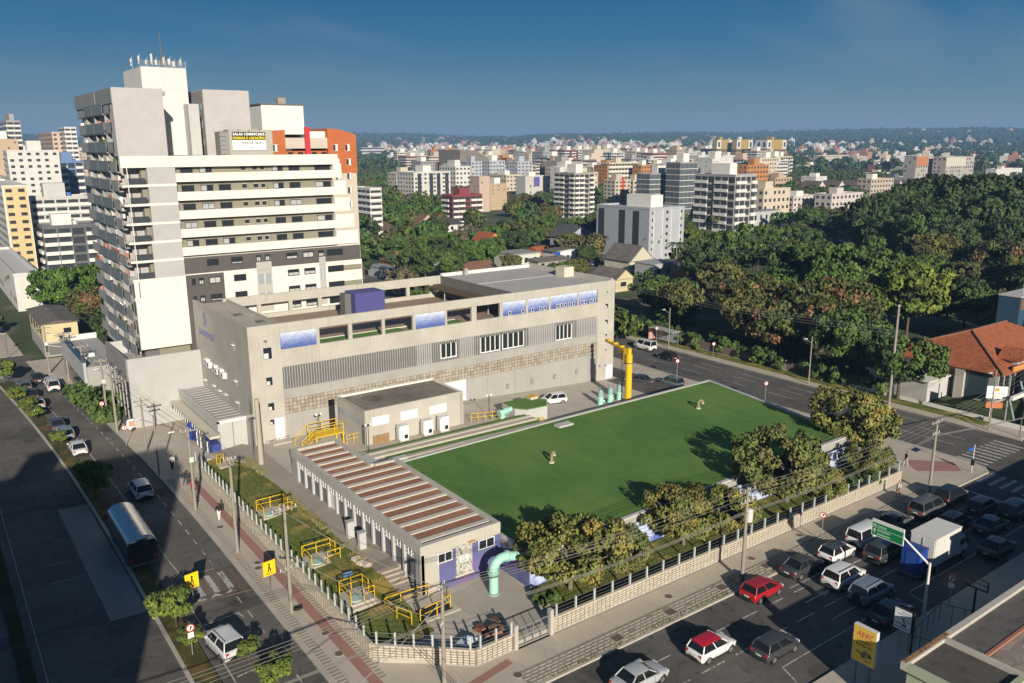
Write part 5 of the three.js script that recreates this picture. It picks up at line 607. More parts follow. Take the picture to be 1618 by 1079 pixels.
{
  const S = 0, black = [.012, .012, .014], dkg = [.05, .05, .053], silver = [.42, .43, .44], wht = [.72, .72, .71];
  car('sedan', 36.2, -35.3, S, silver, 'silver car cut by the bottom edge in the sunlit street');
  car('hatch', 42.9, -34.8, S, wht, 'white hatchback with a bright red roof', { roof: [.5, .01, .02] });
  car('hatch', 46.7, -32.1, S, dkg, 'dark grey hatchback right of the red roofed car');
  car('hatch', 52.4, -37.7, S, [.36, .012, .02], 'red hatchback by the kerb below the transformer pole');
  car('sedan', 58.4, -38.1, S, dkg, 'dark grey saloon parked ahead of the red hatchback');
  car('hatch', 63.1, -37.8, S, wht, 'white hatchback at the kerb with dark rear window', { roof: [.06, .06, .06] });
  car('suv', 59.6, -34.9, S, wht, 'white off-roader with roof rails in the second lane', { rack: 1 });
  car('suv', 59.2, -32.2, S, [.17, .22, .27], 'blue grey off-roader with spare wheel in the third lane', { rack: 1, spare: 1 });
  car('sedan', 57.6, -29.6, S, black, 'black car half hidden behind the white tool sign in shadow');
  car('van', 67.9, -37.9, S, wht, 'white compact van at the kerb behind the green sign');
  car('suv', 66.4, -35.3, S, dkg, 'dark grey off-roader below the green road sign');
  car('sedan', 73, -38.1, S, [.1, .11, .115], 'grey saloon at the kerb just past the green sign');
  car('van', 78.2, -37.7, S, [.09, .088, .085], 'dark grey people carrier with rear lamps at the kerb');
  car('suv', 83.2, -37.9, S, black, 'black off-roader waiting first at the stop line kerb side');
  car('hatch', 77.6, -34.7, S, black, 'black hatchback in the second lane beside the people carrier');
  car('hatch', 83.4, -34.8, S, black, 'black hatchback waiting second lane near the stop line');
  car('sedan', 79.6, -32.2, S, [.03, .03, .033], 'black saloon in the third lane behind the truck cab');
  car('suv', 84.9, -32.3, S, black, 'black off-roader waiting at the stop line at right edge');
  car('sedan', 75.4, -29.8, S, [.03, .03, .032], 'black saloon in the nearest lane deep in shadow');
  const N = Math.PI / 2;
  car('suv', 16.1, -89.6, N, [.6, .61, .62], 'white car driving away on the bus street'); car('suv', 14.5, -56.2, N + .12, [.55, .56, .58], 'white car under small trees near the parking bays', { rack: 1 });
  car('sedan', 12.9, -107.6, N, [.62, .62, .62], 'white car parked at the near end of the median row'); car('hatch', 12.6, -114.4, N, [.2, .25, .28], 'teal grey car parked second in the median row'); car('sedan', 12.2, -119, N, [.06, .07, .09], 'dark blue car parked third in the median row'); car('hatch', 11.4, -130.8, N, [.4, .38, .38], 'grey car parked fourth in the median row'); car('sedan', 11.2, -136.4, N, [.04, .045, .05], 'black car parked fifth in the median row'); car('hatch', 11, -142, N, [.12, .14, .16], 'slate car parked at the far end of the median row'); car('van', 14.4, -139.6, N, [.6, .6, .6], 'silver car driving up the bus street far away'); car('sedan', 13.2, -146, N, [.03, .03, .03], 'dark car ahead of the silver car near the crossing'); car('sedan', 6.5, -158, 0, [.6, .62, .64], 'white car crossing at the far junction by the left edge');
  car('hatch', 102.6, -96.2, N, black, 'black car driving on the avenue below the park'); car('van', 104.6, -103.6, N, wht, 'white van stopped beside the bus shelter', { cat: 'van', name: 'van' }); car('suv', 91, -84.3, N, [.09, .13, .15], 'teal car parked behind the turf roof corner'); car('sedan', 88.2, -88.4, N + .4, dkg, 'dark car parked in the yard behind the crane'); car('hatch', 69.4, -86.2, 2.9, wht, 'white car parked in the yard by the valve chamber', { y: .9 });
  // cars on the streets behind
  car('sedan', 175, -196, 1, [.02, .04, .1], 'dark blue car outside the blue and white shop'); car('hatch', 168, -190, 1, [.02, .05, .3], 'bright blue car outside the blue and white shop'); car('sedan', 6, -196, .3, [.5, .5, .5], 'silver car parked beyond the crossing at left edge');
}
// ---------- bus ----------
{
  const t = thing('bus', 'dark bus with shiny rounded metal roof in the shaded street', 'bus', [12.65, 0, -76.9], undefined, 0); t.scale.z = .85; const dk = mat([.025, .027, .03], .35), rf = mat([.62, .62, .62], .22, undefined, { metalness: .75 });
  const sec = (z, k) => { const a = []; for (let i = 0; i <= 14; i++) { const th = i / 14 * Math.PI; a.push([Math.cos(th) * 1.22 * k, 2.35 + Math.sin(th) * .75 * k, z]); } return a; };
  lpart('roof', loft([sec(5.1, .96), sec(4.9, 1), sec(0, 1), sec(-4.9, 1), sec(-5.1, .96)]), rf, t); lpart('body', new G().box(-1.22, .45, -5.1, 1.22, 2.36, 5.1), dk, t); lpart('rear_panel', new G().box(-1.1, .5, 5.1, 1.1, 2.6, 5.14), M.black, t); lpart('rear_window', new G().box(-.85, 1.7, 5.14, .85, 2.5, 5.17), M.glass, t); lpart('destination_strip', new G().box(-.5, 2.72, 4.98, .5, 2.86, 5.13), M.dgrey, t);
  for (let k = 0; k < 7; k++) for (const s of [-1, 1]) lpart('side_window', new G().box(s * 1.22, 1.35, -4.8 + k * 1.4, s * 1.25, 2.25, -3.55 + k * 1.4), M.glass, t); for (const z of [-3.2, 3.2]) for (const s of [-1, 1]) { const w = new THREE.Group(); w.name = 'wheel'; w.position.set(s * 1.1, .48, z); t.add(w); lpart('tyre', new G().tube([-.14, 0, 0], [.14, 0, 0], .48, .48, 18), M.rubber, w); lpart('rim', new G().tube([-.15, 0, 0], [.15, 0, 0], .26, .26, 14), rimM, w); } for (const s of [-1, 1]) { lpart('tail_light', new G().box(s * .95 - .12, .8, 5.14, s * .95 + .12, 1.1, 5.18), tailM, t); lpart('door_mirror', new G().box(s * 1.4 - .08, 1.8, -5.1, s * 1.4 + .08, 2.2, -4.95), M.black, t); } lpart('rear_bumper', new G().box(-1.2, .38, 5.05, 1.2, .6, 5.22), M.dgrey, t); for (let k = 0; k < 4; k++) lpart('roof_rib', new G().tube([-1.0, 2.82, -3 + k * 2], [0, 3.12, -3 + k * 2], .02).tube([0, 3.12, -3 + k * 2], [1.0, 2.82, -3 + k * 2], .02), M.grey, t);
}
// ---------- box truck and blue box ----------
{
  const t = thing('box_truck', 'white box truck with pale cab waiting in the third lane', 'truck', [69.2, 0, -32.1]); const wb = mat([.70, .69, .66], .55, 'sheet'); lpart('cargo_box', new G().box(-2.6, .85, -1.1, 1.7, 3.35, 1.1), wb, t); lpart('box_rim', new G().box(-2.63, 3.35, -1.13, 1.73, 3.42, 1.13), M.frame, t); for (let k = 0; k < 4; k++) lpart('box_rib', new G().box(-2.4 + k * 1.2, .9, 1.1, -2.34 + k * 1.2, 3.3, 1.14), M.frame, t); for (const z of [-.52, .52]) lpart('rear_door', new G().box(-2.66, .95, z - .5, -2.6, 3.25, z + .5), M.frame, t); lpart('door_bar', new G().box(-2.7, 1, -.03, -2.66, 3.2, .03), M.steel, t); lpart('chassis', new G().box(-2.5, .5, -.5, 3.4, .8, .5), M.black, t); lpart('cab', loft([[[1.85, .6, -1], [1.85, 2.3, -.95], [1.85, 2.4, 0], [1.85, 2.3, .95], [1.85, .6, 1]], [[2.7, .6, -1], [2.7, 2.25, -.95], [2.7, 2.35, 0], [2.7, 2.25, .95], [2.7, .6, 1]], [[3.3, .6, -1], [3.35, 1.5, -.97], [3.35, 1.52, 0], [3.35, 1.5, .97], [3.3, .6, 1]], [[3.7, .6, -.9], [3.7, 1.15, -.9], [3.7, 1.2, 0], [3.7, 1.15, .9], [3.7, .6, .9]]]), wb, t); lpart('side_window', new G().box(2.05, 1.45, .98, 2.75, 2.05, 1.02), M.glass, t); lpart('windscreen', new G().quad([2.8, 2.2, .85], [3.38, 1.56, .9], [3.38, 1.56, -.9], [2.8, 2.2, -.85]), M.glass, t); lpart('door_mirror', new G().box(2.9, 1.5, 1.05, 3.1, 1.95, 1.25), M.black, t);
  for (const x of [-1.7, 2.8]) for (const z of [-1, 1]) { const w = new THREE.Group(); w.name = 'wheel'; w.position.set(x, .42, z * .95); t.add(w); lpart('tyre', new G().tube([0, 0, -.14], [0, 0, .14], .42, .42, 18), M.rubber, w); lpart('rim', new G().tube([0, 0, -.15], [0, 0, .15], .24, .24, 12), rimM, w); } for (const z of [-1, 1]) lpart('tail_light', new G().box(-2.68, .7, z * .85 - .12, -2.6, .82, z * .85 + .12), tailM, t);
  const b = thing('blue_booth', 'bright blue plastic booth carried on a trailer behind the truck', 'booth', [65.6, 0, -32.2]); const bm = mat([.012, .05, .26], .5); lpart('shell', new G().box(-.65, .4, -.8, .65, 2.5, .8), bm, b); lpart('cap', new G().box(-.7, 2.5, -.85, .7, 2.6, .85), bm, b); lpart('door', new G().box(-.69, .5, -.4, -.65, 2.3, .4), mat([.02, .07, .32], .5), b); lpart('trailer_bed', new G().box(-.9, .25, -.95, 1.2, .4, .95), M.dgrey, b); for (const z of [-1, 1]) lpart('wheel', new G().tube([0, .28, z * .95 - .08], [0, .28, z * .95 + .08], .28, .28, 14), M.rubber, b);
}
// ---------- poles and wires ----------
function pole(x, z, h, lab, o = {}) {
  const t = thing('utility_pole', lab, 'utility pole', [x, o.y || 0, z], undefined, o.turn || 0); lpart('shaft', new G().tube([0, 0, 0], [0, h, 0], o.r || .17, (o.r || .17) * .66, 10), o.m || M.pole, t);
  for (const [y, l] of o.arms || [[h - .35, 2], [h - 1.3, 1.6]]) { const a = lpart('cross_arm', new G().box(-l / 2, y - .06, -.06, l / 2, y + .06, .06), M.pole, t); for (let k = 0; k < 4; k++) lpart('insulator', new G().tube([lerp(-l / 2 + .1, l / 2 - .1, k / 3), y + .06, 0], [lerp(-l / 2 + .1, l / 2 - .1, k / 3), y + .24, 0], .05, .035, 7), M.frame, a); }
  if (o.trafo) { lpart('transformer', new G().tube([.38, h - 3.1, 0], [.38, h - 2.1, 0], .32, .32, 14).box(.05, h - 2.8, -.08, .2, h - 2.6, .08), mat([.55, .55, .52], .6), t); lpart('transformer_cap', new G().tube([.38, h - 2.1, 0], [.38, h - 2, 0], .34, .2, 14), M.frame, t); }
  if (o.lamp) { const a = lpart('lamp_arm', new G().tube([0, h * .86, 0], [o.lamp * 1.6, h * .98, 0], .045), M.steel, t); lpart('lamp_head', new G().box(o.lamp * 1.6 - .3, h * .98 - .06, -.12, o.lamp * 1.6 + .3, h * .98 + .06, .12), M.frame, a); }
  if (o.band) lpart('painted_band', new G().tube([0, 0, 0], [0, .9, 0], (o.r || .17) + .012, (o.r || .17) + .008, 10), M.dgrey, t);
  if (o.box) lpart('meter_box', new G().box(-.2, h * .6, .1, .2, h * .6 + .5, .35), M.frame, t);
  return t;
}
pole(25.3, -43, 7.7, 'concrete pole in front of the slanted corner wall', { arms: [[7.5, 1.2], [4.8, .9]], turn: .7 });
pole(52.8, -40, 8.6, 'concrete pole with transformer above the red hatchback', { trafo: 1, band: 1 }); pole(83, -40, 8.3, 'concrete pole beside the black off-roader at the stop line', { arms: [[8, 2], [6.8, 1.4]] }); pole(20.3, -57.9, 9.4, 'concrete pole nearest the raised crossing, tyre at its foot', { arms: [[8.9, 2.1], [3.9, 1.5]], turn: .1 }); pole(20.1, -70.4, 9.4, 'concrete pole on the pavement by the far railed chamber', { arms: [[9.1, 1.2]] }); pole(19.6, -81.9, 9, 'concrete pole beside the walkers on the bus street pavement', { arms: [[8.6, 1.6]], lamp: -1, box: 1 }); pole(19.5, -102.3, 7, 'slim concrete pole in front of the annex canopy', { arms: [[6.6, 1.8], [6, 1.4]], r: .14 }); pole(18.2, -112.3, 9, 'concrete pole in front of the podium corner', { arms: [[8.6, 1.6], [7.4, 1.4]], lamp: -1 }); pole(18.3, -119, 8.6, 'concrete pole in front of the dark podium glass', { arms: [[8.2, 1.6], [7, 1.2]], box: 1 }); pole(17.8, -131.3, 8.2, 'concrete pole with boxes in front of the low grey wing', { arms: [[7.8, 2]], trafo: 1 }); pole(17.2, -143, 8, 'concrete pole among wires by the far end of the wing', { trafo: 1, lamp: -1 }); pole(15.4, -150, 8, 'concrete pole at the crossing before the yellow house', { box: 1 });
pole(28.1, -86.4, 9.2, 'thick bare concrete pole at the lawn end by the annex', { r: .36, arms: [], m: mat([.5, .45, .37], .9, 'concrete') }); pole(27.6, -87.4, 9, 'thin bracketed pole behind the thick bare one', { r: .08, arms: [[7, .8]], m: M.dgrey });
pole(108.7, -59.4, 14.4, 'very tall bare pole on the avenue verge', { r: .22, arms: [[14.2, .5], [12, .4], [10.6, .4]] }); 
for (const [x, z, h, s, lab] of [[108.6, -72.4, 7.6, -1, 'street lamp on the park verge, middle of the avenue'], [108.6, -101.6, 7.5, -1, 'street lamp beside the bus shelter'], [108.6, -45.8, 8.2, -1, 'street lamp at the corner by the tile roofed house'], [19, -94, 7.2, -1, 'slim street lamp on the pavement by the annex']]) { pole(x, z, h, lab, { r: .11, arms: [], lamp: s }); }
function wire(pts, lab, grp, r = .022, sag = .5, m = M.wire) { const g = new G(); for (let k = 0; k + 1 < pts.length; k++) { const a = pts[k], b = pts[k + 1]; let p = a; for (let i = 1; i <= 10; i++) { const u = i / 10, q = [lerp(a[0], b[0], u), lerp(a[1], b[1], u) - sag * 4 * u * (1 - u), lerp(a[2], b[2], u)]; g.tube(p, q, r, r, 4, false); p = q; } } return single('power_wire', lab, 'wire', g, m, grp); }
for (const dz of [-.8, -.3, .3, .8]) wire([[-6, 8.2, -43 + dz], [25.3, 7.65, -43 + dz * .6], [52.8, 8.4, -40 + dz], [83, 8.1, -40 + dz], [118, 8.6, -44 + dz], [160, 8, -50 + dz]], 'overhead power wire strung along the pierced block wall', 'upper wires of the south street', .019, .7, M.wireMid);
for (const dz of [-.5, 0, .5]) wire([[-6, 5.6, -43], [25.3, 5.2, -43 + dz * .3], [52.8, 6.4, -40 + dz * .3], [83, 6.6, -40 + dz * .3], [130, 6, -34]], 'overhead telephone wire strung along the pierced block wall', 'lower wires of the south street', .024, .5, M.wireMid);
for (const dx of [-.7, 0, .7]) wire([[21, 7, -30], [20.3 + dx, 8.9, -57.9], [20.1 + dx * .5, 9.1, -70.4], [19.6 + dx, 8.6, -81.9], [19.5 + dx, 6.7, -102.3], [18.2 + dx, 8.6, -112.3], [18.3 + dx, 8.3, -119], [17.8 + dx, 7.9, -131.3], [17.2 + dx, 7.8, -143], [15.4 + dx, 7.8, -150]], 'overhead wire running along the bus street poles', 'wires of the bus street', .02, .35);
for (const dy of [0, .4, .8]) wire([[108.7, 10.4 + dy, -59.4], [108.6, 9.4 + dy, -110], [108.6, 9 + dy, -170]], 'overhead wire crossing in front of the park trees', 'wires of the avenue', .018, .8, M.wireLight);
wire([[25.3, 7.4, -43], [20.3, 8.7, -57.9]], 'slanting wire between the two corner poles', 'corner wires', .025, .4, M.wireLight); wire([[25.3, 5, -43], [20.3, 5.2, -57.9]], 'slanting wire between the two corner poles', 'corner wires', .025, .5, M.wireLight); wire([[25.3, 6.6, -43], [14, 5.5, -38]], 'slanting wire leaving the corner pole over the parking bays', undefined, .03, .4, M.wireLight);
// tyre at a pole foot
{ const g = new THREE.TorusGeometry(.28, .11, 8, 18); g.rotateX(1.2); g.translate(20.75, .42, -57.7); single('tyre', 'old black tyre leaning at the foot of a concrete pole', 'tyre', g, M.rubber); }
// ---------- signs ----------
function roundSign(x, z, h, lab, o = {}) { const t = thing('road_sign', lab, 'road sign', [x, .12, z], undefined, o.turn || 0); lpart('post', new G().tube([0, 0, 0], [0, h, 0], .04, .04, 8), M.steel, t); lpart('disc', new G().tube([0, h, .04], [0, h, .07], .32, .32, 18), M.whitePaint, t); const rg = new THREE.TorusGeometry(.28, .045, 6, 20); rg.translate(0, h, .075); lpart('red_ring', rg, M.red, t); lpart('letter_bar', new G().box(-.05, h - .14, .07, .03, h + .14, .085).box(.03, h + .02, .07, .12, h + .14, .085), M.black, t); if (o.sub) lpart('sub_plate', new G().box(-.22, h - .8, .03, .22, h - .36, .05), M.whitePaint, t); return t; }
roundSign(109, -91.6, 2.6, 'round red and white sign on the park verge', { turn: -.4 }); roundSign(94.6, -86.5, 2.9, 'round red and white sign behind the turf roof corner', { turn: -.4 }); roundSign(95.3, -70.3, 2.9, 'round red and white sign beside the turf roof edge', { turn: -.4 }); roundSign(64.6, -40.4, 2.6, 'round sign on a thin post at the south kerb', { turn: -1.2 }); roundSign(108.9, -105, 3, 'round red and white sign beside the bus shelter', { turn: -.4 }); roundSign(54.2, -26.9, 2.6, 'round no parking sign at the shaded kerb by the yellow sign', { turn: -1.4, sub: 1 }); roundSign(62.6, -27.6, 2.6, 'round no parking sign below the green sign mast', { turn: -1.4, sub: 1 }); roundSign(12.4, -56.8, 2.2, 'round no parking sign under small trees at the bays', { turn: .1, sub: 1 }); roundSign(17.7, -118.4, 2.4, 'round sign on the pavement beside the podium glass', {}); roundSign(18, -106, 2.4, 'round sign on the pavement before the annex', {});
{ const m = print(96, 112, (c, w, h) => { c.fillStyle = '#f2c712'; c.fillRect(0, 0, w, h); c.fillStyle = '#1a1608'; c.beginPath(); c.arc(48, 26, 8, 0, 7); c.fill(); c.fillRect(42, 36, 12, 26); c.fillRect(36, 58, 8, 26); c.fillRect(52, 58, 8, 26); c.fillRect(20, 94, 56, 5); }); for (const [x, z, lab, tn] of [[20.1, -62, 'yellow pedestrian sign on the site side of the raised crossing', .15], [14.4, -63.7, 'yellow pedestrian sign on the median side of the raised crossing', .15]]) { const t = thing('pedestrian_sign', lab, 'road sign', [x, .12, z], undefined, tn); lpart('post', new G().tube([0, 0, 0], [0, 2.3, 0], .04, .04, 8), M.dgrey, t); lpart('plate', new G().box(-.55, 1.5, .02, .55, 2.8, .06), M.yellow, t); lpart('print', new THREE.PlaneGeometry(1.08, 1.26).translate(0, 2.15, .064), m, t); } }
{
  const t = thing('direction_sign', 'green direction sign on a white cantilever mast over the lanes', 'road sign', [60, 0, -28.2]); lpart('mast', new G().tube([0, 0, 0], [0, 4.6, 0], .13, .1, 10), M.frame, t); lpart('arm', new G().tube([0, 4.4, 0], [0, 5.85, -2.3], .09, .07, 10), M.whitePaint, t); lpart('board', new G().box(-.06, 5.1, -4.9, .02, 6.5, -2.2), M.whitePaint, t);
  const m = print(512, 256, (c, w, h) => { c.fillStyle = '#d8dcd4'; c.fillRect(0, 0, w, h); c.fillStyle = '#067a45'; c.fillRect(8, 46, w - 16, h - 54); c.fillStyle = '#d4ecd9'; c.fillRect(8, 120, w - 16, 6); c.font = 'bold 44px sans-serif'; c.fillText('Centro', 90, 105); c.fillText('Bacacheri', 90, 172); c.fillText('Aeroporto', 90, 230); c.font = 'bold 64px sans-serif'; c.beginPath(); c.moveTo(20, 86); c.lineTo(46, 62); c.lineTo(46, 78); c.lineTo(66, 78); c.lineTo(66, 110); c.lineTo(54, 110); c.lineTo(54, 92); c.lineTo(46, 92); c.lineTo(46, 108); c.fill(); c.beginPath(); c.moveTo(46, 140); c.lineTo(72, 172); c.lineTo(53, 172); c.lineTo(53, 214); c.lineTo(39, 214); c.lineTo(39, 172); c.lineTo(20, 172); c.fill(); }); const g = new THREE.PlaneGeometry(2.66, 1.36); g.rotateY(-Math.PI / 2); g.translate(-.064, 5.8, -3.55); lpart('print', g, m, t);
  const y = thing('rental_sign', 'yellow rental shop sign box at the shaded kerb', 'shop sign', [48, .12, -26.2], undefined, -Math.PI / 2); lpart('box', new G().box(-.82, 1.75, -.34, .82, 4.4, 0), M.frame, y); for (const x of [-.5, .5]) lpart('leg', new G().tube([x, 0, -.16], [x, 1.75, -.16], .07), M.dgrey, y); const ym = print(256, 372, (c, w, h) => { c.fillStyle = '#d9b83f'; c.fillRect(0, 0, w, h); c.fillStyle = '#c03a52'; c.font = 'italic bold 76px sans-serif'; c.textAlign = 'center'; c.fillText('AERC', 128, 100); c.fillRect(60, 112, 150, 5); c.fillStyle = '#1c1a10'; c.font = 'bold 38px sans-serif'; c.fillText('Locações', 128, 160); c.fillText('& Reparos', 128, 200); const r = rng(3); for (let k = 0; k < 26; k++) { c.fillStyle = ['#5b564a', '#8a8578', '#2e2b25', '#6f7a55'][k % 4]; c.fillRect(40 + r() * 150, 225 + r() * 70, 14 + r() * 30, 8 + r() * 18); } c.fillStyle = '#c05050'; c.fillRect(150, 325, 70, 14); }); lpart('print', new THREE.PlaneGeometry(1.58, 2.58).translate(0, 3.08, .006), ym, y);
  const d = thing('clinic_sign', 'white sign with dark tool drawing on a black post', 'shop sign', [53, .12, -26.3], undefined, -Math.PI / 2); lpart('post', new G().tube([.75, 0, -.1], [.75, 4, -.1], .08), M.black, d); lpart('box', new G().box(-.64, 2.3, -.2, .64, 3.95, 0), M.frameDark, d); const dm = print(256, 304, (c, w, h) => { c.fillStyle = '#dfe3e6'; c.fillRect(0, 0, w, h); c.fillStyle = '#23324d'; c.font = 'bold 34px sans-serif'; c.textAlign = 'right'; c.fillText('Serra de', 244, 50); c.fillText('Fita e Corte', 244, 86); c.strokeStyle = '#23324d'; c.lineWidth = 16; c.beginPath(); c.moveTo(110, 120); c.lineTo(180, 200); c.moveTo(150, 110); c.lineTo(140, 190); c.stroke(); c.strokeStyle = '#a66'; c.lineWidth = 9; c.beginPath(); c.ellipse(205, 150, 32, 18, .5, 0, 7); c.stroke(); c.fillStyle = '#a59a4e'; c.fillRect(20, 205, 90, 22); c.fillStyle = '#23324d'; c.fillRect(120, 210, 70, 34); c.fillRect(20, 262, 210, 14); }); lpart('print', new THREE.PlaneGeometry(1.22, 1.58).translate(0, 3.12, .006), dm, d);
  const f = thing('sign_frame', 'empty black sign frame on a post in the shaded lot', 'sign frame', [61, .12, -25.1], undefined, -Math.PI / 2); lpart('post', new G().tube([0, 0, 0], [0, 3.4, 0], .09), M.black, f); lpart('frame', new G().box(-.85, 3.4, -.05, .85, 3.48, .05).box(-.85, 4.2, -.05, .85, 4.28, .05).box(-.85, 3.48, -.05, -.78, 4.2, .05).box(.78, 3.48, -.05, .85, 4.2, .05), M.black, f); lpart('bar', new G().box(-.78, 3.82, -.03, .78, 3.86, .03), M.black, f);
  const st = thing('street_name_sign', 'small blue street name sign on a post at the corner', 'road sign', [92.5, .12, -40.2]); lpart('post', new G().tube([0, 0, 0], [0, 3.3, 0], .05), M.frame, st); lpart('blade', new G().box(-1.3, 2.75, -.02, 0, 3.1, .02), mat([.02, .12, .42], .5), st); lpart('signal_box', new G().box(-.14, .9, -.14, .14, 1.6, .14), M.black, st);
  const tl = (x, z, h, lab, dir) => { const q = thing('traffic_light', lab, 'traffic light', [x, .1, z]); lpart('post', new G().tube([0, 0, 0], [0, h, 0], .07), M.dgrey, q); if (dir) lpart('arm', new G().tube([0, h, 0], [dir, h + .6, 0], .05), M.frame, q); const hx = dir || 0; lpart('housing', new G().box(hx - .16, h - .5, -.14, hx + .16, h + .5, .14), M.black, q); for (let k = 0; k < 3; k++) lpart('lens', new G().tube([hx, h + .3 - k * .3, .14], [hx, h + .3 - k * .3, .17], .1, .1, 10), [mat([.25, .02, .02], .4), mat([.25, .16, .02], .4), mat([.02, .2, .06], .4)][k], q); };
  tl(109, -42.3, 3.2, 'traffic light at the far side of the zebra crossing'); tl(17.4, -147.5, 4.6, 'traffic light over the far crossing of the bus street', -2.2); tl(11, -166, 4.2, 'traffic light beyond the far crossing at left edge', -1.4); tl(91.5, -27.8, 4.2, 'traffic light in the shade at the right edge');
  const wb = thing('shop_board', 'white shop board with yellow emblem before the tile roofed house', 'shop sign', [113, 0, -47.2], undefined, -.85); lpart('post', new G().tube([1.3, 0, 0], [1.3, 6.4, 0], .12), mat([.25, .28, .27], .7), wb); const wm = print(256, 160, (c, w, h) => { c.fillStyle = '#f1efe9'; c.fillRect(0, 0, w, h); c.fillStyle = '#f0b21a'; c.fillRect(100, 22, 56, 40); c.fillStyle = '#c4441c'; c.fillRect(112, 34, 32, 12); c.fillStyle = '#4a4f9c'; c.font = 'bold 26px sans-serif'; c.textAlign = 'center'; c.fillText('Center Panificação', 128, 104, 210); c.fillStyle = '#e3b52a'; c.fillRect(92, 120, 72, 12); }); lpart('board', new G().box(-1.3, 3.2, -.08, 1.2, 4.9, .05), M.frame, wb); lpart('print', new THREE.PlaneGeometry(2.45, 1.62).translate(-.05, 4.05, .056), wm, wb); lpart('orange_board', new G().box(-1.2, 1.9, -.05, .8, 2.7, .05), mat([.5, .16, .06], .7), wb); lpart('leg', new G().tube([-.6, 0, 0], [-.6, 1.9, 0], .06), M.frame, wb);
  const fd = thing('pavement_sign', 'white folding board on the pavement before the podium', 'sign', [20, .13, -112.8], undefined, .3); lpart('panel', new G().quad([-.5, 0, .4], [.5, 0, .4], [.45, 1.2, .05], [-.45, 1.2, .05]).quad([.5, 0, -.4], [-.5, 0, -.4], [-.45, 1.2, -.05], [.45, 1.2, -.05]), M.whitePaint, fd); lpart('panel_print', new G().quad([-.4, .3, .32], [.4, .3, .32], [.37, 1, .12], [-.37, 1, .12]), mat([.6, .28, .16], .7), fd);
}
// bus shelter
{ const t = thing('bus_shelter', 'bus shelter with pale roof under the park trees', 'bus shelter', [110.4, .15, -104.6]); lpart('roof', new G().box(-1, 2.5, -3, 1.2, 2.62, 3), M.grey, t); for (const z of [-2.7, 0, 2.7]) lpart('post', new G().tube([.9, 0, z], [.9, 2.5, z], .06), M.steel, t); lpart('back_pane', new G().box(.95, .4, -2.7, .98, 2.3, 2.7), M.glassPale, t); lpart('bench', new G().box(.3, .42, -2.2, .75, .48, 2.2), M.wallDull, t); lpart('poster', new G().box(-.9, .3, -3.02, .9, 2.3, -2.95), mat([.55, .3, .26], .7), t); }
